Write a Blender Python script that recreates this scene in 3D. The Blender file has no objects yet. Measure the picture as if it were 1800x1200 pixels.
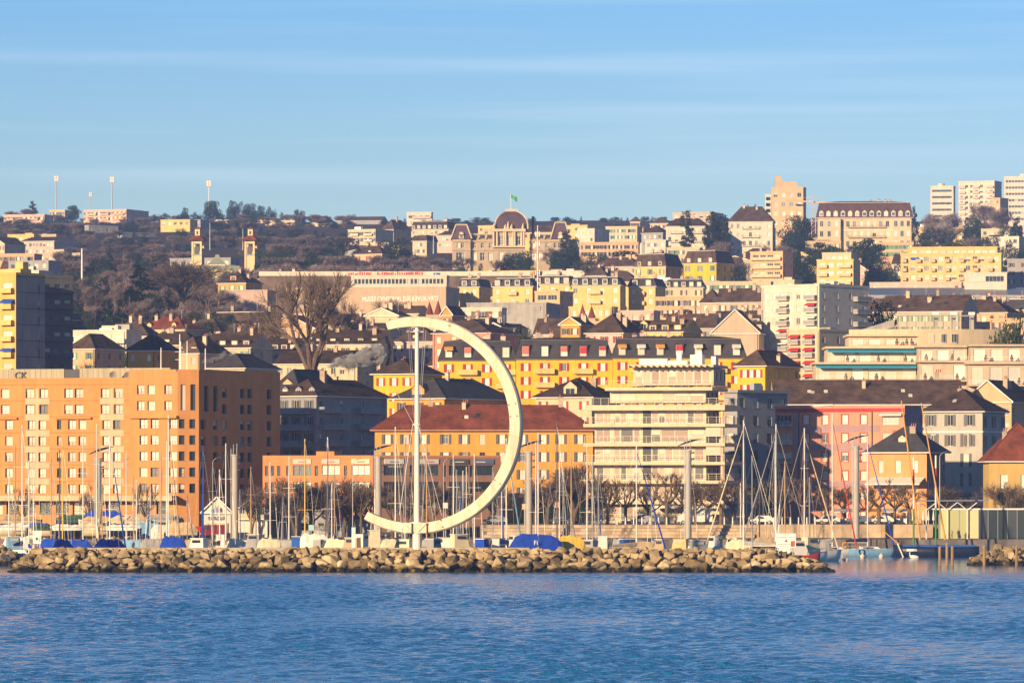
import bpy, bmesh, math, random
from mathutils import Vector, Matrix, noise
R = math.radians
sc = bpy.context.scene
COL = sc.collection
rnd = random.Random(7)

# ------------------------------------------------------------------ camera, sky, sun, exposure
F, HY, CH = 10000.0, 855.0, 12.0          # focal length in photo pixels, horizon row, camera height in metres
cam = bpy.data.cameras.new('camera'); cam.lens = 200; cam.sensor_width = 36
cam.shift_y = (HY - 600) / 1800; cam.clip_start = 1; cam.clip_end = 20000
camo = bpy.data.objects.new('camera', cam); COL.objects.link(camo)
camo.location = (0, 0, CH); camo.rotation_euler = (R(90), 0, 0); sc.camera = camo

SUN_EL, SUN_AZ = 13.0, 36.0                # degrees above the horizon; degrees to the left of straight behind the camera
sdir = Vector((-math.sin(R(SUN_AZ)) * math.cos(R(SUN_EL)), -math.cos(R(SUN_AZ)) * math.cos(R(SUN_EL)), math.sin(R(SUN_EL))))
sl = bpy.data.lights.new('sun', 'SUN'); sl.energy = 5.0; sl.angle = R(0.5); sl.color = (1.0, 0.73, 0.42)
slo = bpy.data.objects.new('sun', sl); COL.objects.link(slo)
slo.rotation_euler = sdir.to_track_quat('Z', 'Y').to_euler(); slo.location = (-300, -300, 300)

w = bpy.data.worlds.new('World'); sc.world = w; w.use_nodes = True
nt = w.node_tree; N = nt.nodes; Lk = nt.links; N.clear()
sky = N.new('ShaderNodeTexSky'); sky.sky_type = 'NISHITA'; sky.sun_disc = False
sky.sun_elevation = R(SUN_EL); sky.sun_rotation = R(180 + SUN_AZ); sky.altitude = 400
sky.air_density = 1.0; sky.dust_density = 0.25; sky.ozone_density = 3.0
tc = N.new('ShaderNodeTexCoord')
sep = N.new('ShaderNodeSeparateXYZ'); Lk.new(tc.outputs['Generated'], sep.inputs[0])
rmp = N.new('ShaderNodeValToRGB'); Lk.new(sep.outputs['Z'], rmp.inputs[0])   # the whole sky deepens towards the zenith
rmp.color_ramp.elements[0].position = 0.0; rmp.color_ramp.elements[0].color = (1.95, 1.76, 1.50, 1)
rmp.color_ramp.elements[1].position = 0.09; rmp.color_ramp.elements[1].color = (0.74, 1.20, 1.82, 1)
e = rmp.color_ramp.elements.new(0.4); e.color = (0.34, 0.55, 0.90, 1)
mul = N.new('ShaderNodeMixRGB'); mul.blend_type = 'MULTIPLY'; mul.inputs[0].default_value = 1
Lk.new(sky.outputs[0], mul.inputs[1]); Lk.new(rmp.outputs[0], mul.inputs[2])
# thin cirrus: long level streaks
mp = N.new('ShaderNodeMapping'); mp.inputs['Scale'].default_value = (7, 1.0, 210); mp.inputs['Rotation'].default_value = (0, R(0.5), 0)
Lk.new(tc.outputs['Generated'], mp.inputs[0])
nz = N.new('ShaderNodeTexNoise'); nz.inputs['Scale'].default_value = 1.0; nz.inputs['Detail'].default_value = 4; nz.inputs['Roughness'].default_value = 0.45
Lk.new(mp.outputs[0], nz.inputs['Vector'])
cr = N.new('ShaderNodeValToRGB'); Lk.new(nz.outputs['Fac'], cr.inputs[0])
cr.color_ramp.elements[0].position = 0.50; cr.color_ramp.elements[0].color = (0, 0, 0, 1)
cr.color_ramp.elements[1].position = 0.80; cr.color_ramp.elements[1].color = (0.24, 0.24, 0.24, 1)
cmx = N.new('ShaderNodeMixRGB'); cmx.inputs[2].default_value = (13, 14.6, 15.8, 1)
Lk.new(cr.outputs[0], cmx.inputs[0]); Lk.new(mul.outputs[0], cmx.inputs[1])
bg = N.new('ShaderNodeBackground'); bg.inputs[1].default_value = 0.052
Lk.new(cmx.outputs[0], bg.inputs[0])
wo = N.new('ShaderNodeOutputWorld'); Lk.new(bg.outputs[0], wo.inputs[0])

vs = sc.view_settings; vs.view_transform = 'Standard'; vs.look = 'None'; vs.exposure = 0.68; vs.gamma = 1.0
sc.render.engine = 'CYCLES'
cy = sc.cycles; cy.use_denoising = True; cy.max_bounces = 5; cy.diffuse_bounces = 2; cy.glossy_bounces = 3; cy.transmission_bounces = 3
cy.volume_bounces = 0; cy.transparent_max_bounces = 8; cy.caustics_reflective = False; cy.caustics_refractive = False
cy.use_adaptive_sampling = True

# ------------------------------------------------------------------ helpers
def X(px, D): return (px - 900) * D / F
def Z(py, D): return CH + (HY - py) * D / F
def PY(z, D): return HY - (z - CH) * F / D
def PX(x, D): return 900 + x * F / D

class MB:
    """collects faces and builds them as ONE mesh"""
    def __init__(s): s.v = []; s.f = []; s.m = []
    def poly(s, pts, m=0):
        i = len(s.v); s.v += [tuple(p) for p in pts]; s.f.append(tuple(range(i, i + len(pts)))); s.m.append(m)
    def box(s, x0, x1, y0, y1, z0, z1, m=0):
        i = len(s.v)
        s.v += [(x0, y0, z0), (x1, y0, z0), (x1, y1, z0), (x0, y1, z0), (x0, y0, z1), (x1, y0, z1), (x1, y1, z1), (x0, y1, z1)]
        for q in ((0, 3, 2, 1), (4, 5, 6, 7), (0, 1, 5, 4), (1, 2, 6, 5), (2, 3, 7, 6), (3, 0, 4, 7)):
            s.f.append(tuple(i + k for k in q)); s.m.append(m)
    def obox(s, o, u, w, y0, y1, z0, z1, m=0):
        """box along the plan direction u from o, length w, from y0 to y1 inward"""
        n = Vector((-u[1], u[0])); i = len(s.v)
        for z in (z0, z1):
            for a, b in ((0, y0), (w, y0), (w, y1), (0, y1)):
                s.v.append((o[0] + u[0] * a + n[0] * b, o[1] + u[1] * a + n[1] * b, z))
        for q in ((0, 3, 2, 1), (4, 5, 6, 7), (0, 1, 5, 4), (1, 2, 6, 5), (2, 3, 7, 6), (3, 0, 4, 7)):
            s.f.append(tuple(i + k for k in q)); s.m.append(m)
    def prism(s, pts, z0, z1, m=0, mt=None):
        n = len(pts)
        for k in range(n):
            a, b = pts[k], pts[(k + 1) % n]
            s.poly([(a[0], a[1], z0), (b[0], b[1], z0), (b[0], b[1], z1), (a[0], a[1], z1)], m)
        s.poly([(p[0], p[1], z1) for p in pts], m if mt is None else mt)
        s.poly([(p[0], p[1], z0) for p in reversed(pts)], m)
    def bar(s, a, b, r, n=6, m=0, r2=None, cap=True):
        a = Vector(a); b = Vector(b); d = b - a
        if d.length < 1e-6: return
        r2 = r if r2 is None else r2
        q = d.to_track_quat('Z', 'Y'); i = len(s.v)
        for p, rr in ((a, r), (b, r2)):
            for k in range(n):
                t = 2 * math.pi * (k + .5) / n
                s.v.append(tuple(p + q @ Vector((rr * math.cos(t), rr * math.sin(t), 0))))
        for k in range(n):
            k2 = (k + 1) % n
            s.f.append((i + k, i + k2, i + n + k2, i + n + k)); s.m.append(m)
        if cap:
            s.f.append(tuple(i + k for k in reversed(range(n)))); s.m.append(m)
            s.f.append(tuple(i + n + k for k in range(n))); s.m.append(m)
    def loft(s, rings, m=0, cap=True, closed=True):
        i0 = len(s.v); n = len(rings[0])
        for rg in rings: s.v += [tuple(p) for p in rg]
        for j in range(len(rings) - 1):
            for k in range(n if closed else n - 1):
                k2 = (k + 1) % n
                s.f.append((i0 + j * n + k, i0 + j * n + k2, i0 + (j + 1) * n + k2, i0 + (j + 1) * n + k)); s.m.append(m)
        if cap:
            s.f.append(tuple(i0 + k for k in reversed(range(n)))); s.m.append(m)
            j = len(rings) - 1
            s.f.append(tuple(i0 + j * n + k for k in range(n))); s.m.append(m)
    def mesh(s, name, mats, smooth=False):
        me = bpy.data.meshes.new(name); me.from_pydata(s.v, [], s.f)
        for m in (mats if isinstance(mats, (list, tuple)) else [mats]): me.materials.append(m)
        if any(s.m): me.polygons.foreach_set('material_index', s.m)
        if smooth: me.polygons.foreach_set('use_smooth', [True] * len(s.f))
        me.update(); return me
    def obj(s, name, mats, parent=None, loc=None, smooth=False):
        return ob(name, s.mesh(name, mats, smooth), parent, loc)

def ob(name, me, parent=None, loc=None, rz=0, scale=None):
    o = bpy.data.objects.new(name, me); COL.objects.link(o)
    if parent is not None: o.parent = parent
    if loc is not None: o.location = loc
    if rz: o.rotation_euler = (0, 0, rz)
    if scale is not None: o.scale = scale if hasattr(scale, '__len__') else (scale,) * 3
    return o
def tag(o, label=None, cat=None, group=None, kind=None):
    if label: o['label'] = label
    if cat: o['category'] = cat
    if group: o['group'] = group
    if kind: o['kind'] = kind
    return o
def thing(name, label, cat, loc=(0, 0, 0), rz=0, group=None):
    return tag(ob(name, None, None, loc, rz), label, cat, group)

# ------------------------------------------------------------------ materials
MATS = {}
def S(r, g, b):
    """an sRGB 0-255 colour as seen -> linear"""
    f = lambda c: (c / 255 / 12.92) if c <= 10 else ((c / 255 + .055) / 1.055) ** 2.4
    return (f(r), f(g), f(b))
def mat(key, col, rough=.8, var=.15, scale=.6, spec=.3, metal=0, bump=0, bscale=8, stretch=None, col2=None, rand=0, streak=0, courses=0):
    if key in MATS: return MATS[key]
    m = bpy.data.materials.new(key); m.use_nodes = True; n = m.node_tree.nodes; l = m.node_tree.links
    b = n['Principled BSDF']; b.inputs['Roughness'].default_value = rough; b.inputs['Metallic'].default_value = metal
    b.inputs['Specular IOR Level'].default_value = spec; b.inputs['Base Color'].default_value = (*col, 1)
    src = None
    if var or col2 or bump:
        g = n.new('ShaderNodeNewGeometry'); vec = g.outputs['Position']
        mpn = n.new('ShaderNodeMapping'); mpn.inputs['Scale'].default_value = stretch or (1, 1, 1); l.new(vec, mpn.inputs[0])
        t = n.new('ShaderNodeTexNoise'); t.inputs['Scale'].default_value = scale; t.inputs['Detail'].default_value = 5; l.new(mpn.outputs[0], t.inputs['Vector'])
        rp = n.new('ShaderNodeValToRGB'); l.new(t.outputs['Fac'], rp.inputs[0])
        c2 = col2 or tuple(c * (1 + var) for c in col); c1 = col if col2 else tuple(c * (1 - var) for c in col)
        rp.color_ramp.elements[0].position = .3; rp.color_ramp.elements[0].color = (*c1, 1)
        rp.color_ramp.elements[1].position = .7; rp.color_ramp.elements[1].color = (*[min(c, .95) for c in c2], 1)
        src = rp.outputs[0]
        if streak:                                             # rain stains running down
            m3 = n.new('ShaderNodeMapping'); m3.inputs['Scale'].default_value = (1.1, 1.1, .09); l.new(vec, m3.inputs[0])
            t3 = n.new('ShaderNodeTexNoise'); t3.inputs['Scale'].default_value = 1.0; t3.inputs['Detail'].default_value = 4; l.new(m3.outputs[0], t3.inputs['Vector'])
            r3 = n.new('ShaderNodeMapRange'); r3.inputs[1].default_value = .42; r3.inputs[2].default_value = .75; r3.inputs[3].default_value = 0; r3.inputs[4].default_value = streak
            l.new(t3.outputs['Fac'], r3.inputs[0])
            x3 = n.new('ShaderNodeMixRGB'); x3.blend_type = 'MULTIPLY'; x3.inputs[2].default_value = (.55, .5, .46, 1)
            l.new(r3.outputs[0], x3.inputs[0]); l.new(src, x3.inputs[1]); src = x3.outputs[0]
        if courses:                                            # tile courses up the slope
            sz = n.new('ShaderNodeSeparateXYZ'); l.new(vec, sz.inputs[0]); ms = n.new('ShaderNodeMath'); ms.operation = 'MULTIPLY'; ms.inputs[1].default_value = 6.283 / courses; l.new(sz.outputs['Z'], ms.inputs[0])
            sn = n.new('ShaderNodeMath'); sn.operation = 'SINE'; l.new(ms.outputs[0], sn.inputs[0]); mc = n.new('ShaderNodeMapRange'); mc.inputs[1].default_value = -1; mc.inputs[2].default_value = 1; mc.inputs[3].default_value = .72; mc.inputs[4].default_value = 1.18; l.new(sn.outputs[0], mc.inputs[0])
            xc = n.new('ShaderNodeMixRGB'); xc.blend_type = 'MULTIPLY'; xc.inputs[0].default_value = 1; l.new(src, xc.inputs[1]); l.new(mc.outputs[0], xc.inputs[2]); src = xc.outputs[0]
        if rand:
            oi = n.new('ShaderNodeObjectInfo'); mr = n.new('ShaderNodeMapRange')
            mr.inputs[3].default_value = 1 - rand; mr.inputs[4].default_value = 1 + rand; l.new(oi.outputs['Random'], mr.inputs[0])
            mx = n.new('ShaderNodeMixRGB'); mx.blend_type = 'MULTIPLY'; mx.inputs[0].default_value = 1
            l.new(src, mx.inputs[1]); l.new(mr.outputs[0], mx.inputs[2]); src = mx.outputs[0]
        l.new(src, b.inputs['Base Color'])
        if bump:
            t2 = n.new('ShaderNodeTexNoise'); t2.inputs['Scale'].default_value = bscale; t2.inputs['Detail'].default_value = 3; l.new(mpn.outputs[0], t2.inputs['Vector'])
            bp = n.new('ShaderNodeBump'); bp.inputs['Strength'].default_value = bump; bp.inputs['Distance'].default_value = .1
            l.new(t2.outputs['Fac'], bp.inputs['Height']); l.new(bp.outputs[0], b.inputs['Normal'])
    MATS[key] = m; return m
def wallm(key, col): return mat('render_' + key, col, .9, .07, .35, .2, streak=.3)
def plain(key, col, rough=.6, **k): return mat(key, col, rough, **{**dict(var=.06), **k})

def glassmat(key, cols, rough=.08, spec=.5):
    """window panes: each pane takes one of the curtain / blind / dark room colours behind glossy glass"""
    if key in MATS: return MATS[key]
    m = bpy.data.materials.new(key); m.use_nodes = True; n = m.node_tree.nodes; l = m.node_tree.links
    b = n['Principled BSDF']; b.inputs['Roughness'].default_value = rough; b.inputs['Specular IOR Level'].default_value = spec
    oi = n.new('ShaderNodeObjectInfo'); rp = n.new('ShaderNodeValToRGB'); rp.color_ramp.interpolation = 'CONSTANT'
    l.new(oi.outputs['Random'], rp.inputs[0]); l.new(rp.outputs[0], b.inputs['Base Color'])
    els = rp.color_ramp.elements
    els[0].position = 0; els[0].color = (*cols[0][1], 1); els[1].position = cols[1][0]; els[1].color = (*cols[1][1], 1)
    for p, c in cols[2:]: el = els.new(p); el.color = (*c, 1)
    MATS[key] = m; return m
CREAM = (.74, .66, .52); GREYC = (.42, .42, .42); DARKC = (.035, .045, .06)
M_PANE = glassmat('pane_curtained', [(0, CREAM), (.25, (.50, .45, .38)), (.38, (.26, .26, .27)), (.55, DARKC), (.8, (.10, .11, .13)), (.92, (.78, .72, .60))])
M_PANED = glassmat('pane_dark', [(0, DARKC), (.5, (.06, .07, .09)), (.72, (.5, .45, .36)), (.8, (.02, .03, .04))])  # dark panes put shade into the colour on walls away from the sun
M_PANEL = glassmat('pane_bright', [(0, (.78, .72, .62)), (.4, (.70, .63, .53)), (.75, (.55, .5, .44)), (.88, (.16, .17, .18)), (.94, (.8, .76, .68))])  # pale panes put sunlight into the colour on the lit fronts
M_PANEP = glassmat('pane_peach', [(0, (.50, .36, .28)), (.3, (.44, .33, .27)), (.55, (.56, .43, .33)), (.75, (.36, .27, .23)), (.88, (.15, .14, .14))])
M_WHITE = plain('white_paint', (.78, .76, .72)); M_WFRAME = plain('window_frame_white', (.72, .70, .66), .5)
M_TILE = mat('roof_tile_brown', (.085, .055, .042), .95, .45, .45, .08, bump=.5, bscale=2.5, rand=.3, courses=.34, streak=.3)
M_TILER = mat('roof_tile_red', (.22, .065, .036), .95, .35, .35, .08, bump=.5, bscale=2.5, streak=.6, courses=.34)
M_SLATE = mat('roof_slate', (.06, .055, .06), .85, .25, .5, .15, bump=.3, bscale=2.5)
M_FLAT = mat('roof_gravel', (.30, .28, .25), .95, .2, .5)
M_CHIM = mat('chimney_plaster', (.52, .40, .30), .9, .2, .8, rand=.3)
M_BRICK = mat('brick_red', (.42, .13, .07), .9, .25, 1.5)
M_METAL = plain('galvanised_metal', (.45, .45, .45), .45, metal=.5)
M_DARK = plain('dark_metal', (.05, .05, .055), .5)
M_CONC = mat('concrete', (.38, .36, .33), .9, .15, .4, streak=.5)
SHUT = {'red': plain('shutter_red', (.42, .02, .03)), 'grey': plain('shutter_grey', (.13, .12, .11)), 'green': plain('shutter_green', (.16, .28, .16)), 'teal': plain('shutter_teal', (.12, .36, .38)), 'brown': plain('shutter_brown', (.14, .08, .05))}
BLIND = plain('roller_blind', (.62, .55, .45))
AWN = {'red': plain('awning_red', (.5, .03, .04)), 'orange': plain('awning_orange', (.75, .33, .05)), 'blue': plain('awning_blue', (.02, .09, .45)), 'teal': plain('awning_teal', (.03, .30, .45)), 'white': plain('awning_white', (.7, .67, .6))}

# ------------------------------------------------------------------ terrain
PROF = [(0, -6), (985, -6), (1045, 5.0), (1135, 5.4), (1200, 11), (1300, 23), (1500, 41), (1700, 55), (1900, 67), (2100, 81), (2400, 102), (2700, 124), (3000, 146), (3400, 170), (3700, 183), (4200, 189), (6000, 160)]
YX = -5.7                                   # east of this the promenade is raised, west of it lies the boat yard
def ground(x, y):
    if y < 1135 and x < YX:
        return -6 if y < 985 else -6 + (y - 985) / 77 * 8.4 if y < 1062 else 2.4 + (y - 1062) / 73 * 3.0
    for (a, za), (b, zb) in zip(PROF, PROF[1:]):
        if y <= b:
            t = (y - a) / (b - a); z = za + (zb - za) * t; break
    else: z = 160
    if y > 1150:
        k = min(1, (y - 1150) / 800)
        z += k * 5 * noise.noise(Vector((x / 260, y / 300, .3)))
        z += -k * 6 * max(0, min(1, (x * F / y + 100) / 400)) * (1 if y > 2600 else 0) * 0
    return z
# ------------------------------------------------------------------ building kit
WM = {}
def winmesh(w, h, st):
    """one window: frame, mullions, panes behind, sill; optional shutters or lowered blind. Origin bottom-left of the opening, y inward."""
    w = round(w, 2); h = round(h, 2); key = (w, h, tuple(sorted(st.items())))
    if key in WM: return WM[key]
    mb = MB(); dep = st.get('dep', .22); fr = st.get('fr', .07); nv = st.get('nv', 1)
    mb.poly([(0, dep, 0), (w, dep, 0), (w, dep, h), (0, dep, h)], 1)
    y0, y1 = dep - .06, dep - .002
    for a, b in ((0, fr), (w - fr, w)): mb.box(a, b, y0, y1, 0, h, 0)
    for a, b in ((0, fr), (h - fr, h)): mb.box(fr, w - fr, y0, y1, a, b, 0)
    for k in range(nv):
        c = w * (k + 1) / (nv + 1); mb.box(c - fr * .45, c + fr * .45, y0 + .005, y1, fr, h - fr, 0)
    if st.get('tr'): mb.box(fr, w - fr, y0 + .008, y1, h * st['tr'] - fr * .4, h * st['tr'] + fr * .4, 0)
    bl = st.get('blind', 0)
    if bl: mb.box(fr * .5, w - fr * .5, dep - .12, dep - .075, h * (1 - bl), h - .01, 2)
    if st.get('sill', 1): mb.box(-.06, w + .06, -.08, dep * .5, -.09, -.005, 3)
    sh = st.get('shut')
    if sh:
        sw = w * .46
        for a, b in ((-sw - .03, -.03), (w + .03, w + sw + .03)): mb.box(a, b, -.07, -.015, -.03, h + .03, 2)
        for a in (-sw + .02, w + .08): mb.box(a, a + sw - .1, -.085, -.071, h * .48, h * .52, 2)
    if st.get('sur'):
        t = .16
        for q in ((-t, w + t, h, h + t), (-t, w + t, -t, -.1)): mb.box(q[0], q[1], -.05, .04, q[2], q[3], 4)
        for q in ((-t, 0), (w, w + t)): mb.box(q[0], q[1], -.05, .04, -.1, h, 4)
    frm = {'white': M_WFRAME, 'dark': M_DARK, 'red': SHUT['red'], 'brown': SHUT['brown']}[st.get('frame', 'white')]
    pane = {'c': M_PANE, 'd': M_PANED, 'b': M_PANEL, 'p': M_PANEP}[st.get('pane', 'c')]
    me = mb.mesh('window', [frm, pane, SHUT.get(sh, BLIND), M_CONC, SHUT.get(st.get('sur'), M_WHITE)])
    WM[key] = me; return me

def rect(xl, xm, xr, D, ang, L=None):
    """footprint FL, FR, BR, BL from photo columns: ang<0 front then shaded right side, ang>0 left side then front"""
    a = R(ang); c, s = math.cos(a), math.sin(a)
    if ang < 0:
        W = (xm - xl) * D / F / c; Ld = L or max(8, (xr - xm) * D / F / -s)
        p1 = Vector((X(xm, D), D)); p0 = p1 - W * Vector((c, s))
    elif ang > 0:
        W = (xr - xm) * D / F / c; Ld = L or max(8, (xm - xl) * D / F / s)
        p0 = Vector((X(xm, D), D)); p1 = p0 + W * Vector((c, s))
    else:
        p0 = Vector((X(xl, D), D)); p1 = Vector((X(xr, D), D)); Ld = L or 12
    v = Vector((-s, c))
    return [p0, p1, p1 + v * Ld, p0 + v * Ld]

OCC = []      # (x0,x1,y0,y1) plan boxes taken
SEEN = []     # (px0,px1,pytop,pybottom,D) what must stay in view
def facade(mb, p, q, z0, z1, ops, dep, m=0):
    u = (q - p); W = u.length; u = u / W; n = Vector((-u.y, u.x))
    ops = [o for o in ops if o[0] > .05 and o[1] < W - .05 and o[3] < z1 - .02 and o[2] > z0 + .05]
    xs = sorted({0.0, W, *[round(v, 4) for o in ops for v in o[:2]]}); zs = sorted({z0, z1, *[round(v, 4) for o in ops for v in o[2:4]]})
    P = lambda a, z, d=0: (p.x + u.x * a + n.x * d, p.y + u.y * a + n.y * d, z)
    for j in range(len(zs) - 1):
        zc = (zs[j] + zs[j + 1]) / 2; run = None
        row = [o for o in ops if o[2] < zc < o[3]]
        for i in range(len(xs) - 1):
            xc = (xs[i] + xs[i + 1]) / 2; hole = any(o[0] < xc < o[1] for o in row)
            if not hole and run is None: run = xs[i]
            if hole and run is not None: mb.poly([P(run, zs[j]), P(xs[i], zs[j]), P(xs[i], zs[j + 1]), P(run, zs[j + 1])], m); run = None
        if run is not None: mb.poly([P(run, zs[j]), P(W, zs[j]), P(W, zs[j + 1]), P(run, zs[j + 1])], m)
    for a, b, c, d in [o[:4] for o in ops]:
        e = dep + .01
        mb.poly([P(a, c), P(a, d), P(a, d, e), P(a, c, e)], m); mb.poly([P(b, d), P(b, c), P(b, c, e), P(b, d, e)], m)
        mb.poly([P(a, d), P(b, d), P(b, d, e), P(a, d, e)], m); mb.poly([P(b, c), P(a, c), P(a, c, e), P(b, c, e)], m)
    return ops, u, n

def grid(n=4, w=1.1, h=1.5, t0=.7, fh=3.0, nf=3, mg=.6, st=None, cols=None, skip=None):
    return dict(n=n, w=w, h=h, t0=t0, fh=fh, nf=nf, mg=mg, st=st or {}, cols=cols, skip=skip)

def roofrect(pts, ov):
    p0, p1, p2, p3 = pts; u = (p1 - p0).normalized(); v = (p3 - p0).normalized()
    return [p0 - u * ov - v * ov, p1 + u * ov - v * ov, p2 + u * ov + v * ov, p3 - u * ov + v * ov], u, v
def roofmesh(kind, pts, zt, rh, ov, th=.18):
    """material 0 tiles, 1 fascia/eaves, 2 gable wall"""
    mb = MB(); q, u, v = roofrect(pts, ov); W = (q[1] - q[0]).length; L = (q[3] - q[0]).length; o = q[0]
    P = lambda a, b, z: (o.x + u.x * a + v.x * b, o.y + u.y * a + v.y * b, z)
    mb.prism(q, zt + .005, zt + th, 1); zt += th
    if kind == 'hip' or kind == 'pyr':
        if W >= L: r0, r1 = (L * .48, L / 2), (W - L * .48, L / 2)
        else: r0, r1 = (W / 2, W * .48), (W / 2, L - W * .48)
        A, B, C, Dd = P(0, 0, zt), P(W, 0, zt), P(W, L, zt), P(0, L, zt); E, G = P(*r0, zt + rh), P(*r1, zt + rh)
        if W >= L:
            mb.poly([A, B, G, E]); mb.poly([C, Dd, E, G]); mb.poly([B, C, G]); mb.poly([Dd, A, E])
        else:
            mb.poly([A, B, E]); mb.poly([C, Dd, G]); mb.poly([B, C, G, E]); mb.poly([Dd, A, E, G])
        mb.bar(E, G, .12, 5)
        for a, b in ((A, E), (Dd, E), (B, G), (C, G)) if W >= L else ((A, E), (B, E), (C, G), (Dd, G)): mb.bar(a, b, .11, 4)
    elif kind == 'gx':        # ridge across the view, slope towards the lake
        A, B, C, Dd = P(0, 0, zt), P(W, 0, zt), P(W, L, zt), P(0, L, zt); E, G = P(0, L / 2, zt + rh), P(W, L / 2, zt + rh)
        mb.poly([A, B, G, E]); mb.poly([C, Dd, E, G]); mb.bar(E, G, .12, 5)
        mb.poly([B, C, G], 2); mb.poly([Dd, A, E], 2)
    elif kind == 'gy':        # gable towards the lake
        e = ov * .6
        A, B, C, Dd = P(0, 0, zt), P(W, 0, zt), P(W, L, zt), P(0, L, zt); E, G = P(W / 2, 0, zt + rh), P(W / 2, L, zt + rh)
        mb.poly([B, C, G, E]); mb.poly([Dd, A, E, G]); mb.bar(E, G, .12, 5)
        mb.poly([P(ov, e, zt), P(W - ov, e, zt), P(W / 2, e, zt + rh - .1)], 2); mb.poly([C, Dd, G], 2)
        for a in (A, B): mb.bar(a, E, .16, 4, 1)
    elif kind == 'mans':      # steep lower slope, shallow hipped top
        i = min(1.5, W * .12); z1 = zt + rh * .86; j = min(W, L) * .42
        A = [P(0, 0, zt), P(W, 0, zt), P(W, L, zt), P(0, L, zt)]; B = [P(i, i, z1), P(W - i, i, z1), P(W - i, L - i, z1), P(i, L - i, z1)]
        for k in range(4): mb.poly([A[k], A[(k + 1) % 4], B[(k + 1) % 4], B[k]])
        if W >= L: r0, r1 = P(j, L / 2, zt + rh), P(W - j, L / 2, zt + rh)
        else: r0, r1 = P(W / 2, j, zt + rh), P(W / 2, L - j, zt + rh)
        if W >= L: mb.poly([B[0], B[1], r1, r0]); mb.poly([B[2], B[3], r0, r1]); mb.poly([B[1], B[2], r1]); mb.poly([B[3], B[0], r0])
        else: mb.poly([B[0], B[1], r0]); mb.poly([B[2], B[3], r1]); mb.poly([B[1], B[2], r1, r0]); mb.poly([B[3], B[0], r0, r1])
        for k in range(4): mb.bar(B[k], B[(k + 1) % 4], .1, 4, 1)
    elif kind == 'flat':
        mb.prism([p for p in q], zt + .002, zt + .02, 0)
        t = .22
        for a, b in ((q[0], q[1]), (q[1], q[2]), (q[2], q[3]), (q[3], q[0])):
            d = (b - a).normalized(); mb.obox(a, d, (b - a).length - t, 0, t, zt + .02, zt + max(rh, .25), 1)
    return mb

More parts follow.
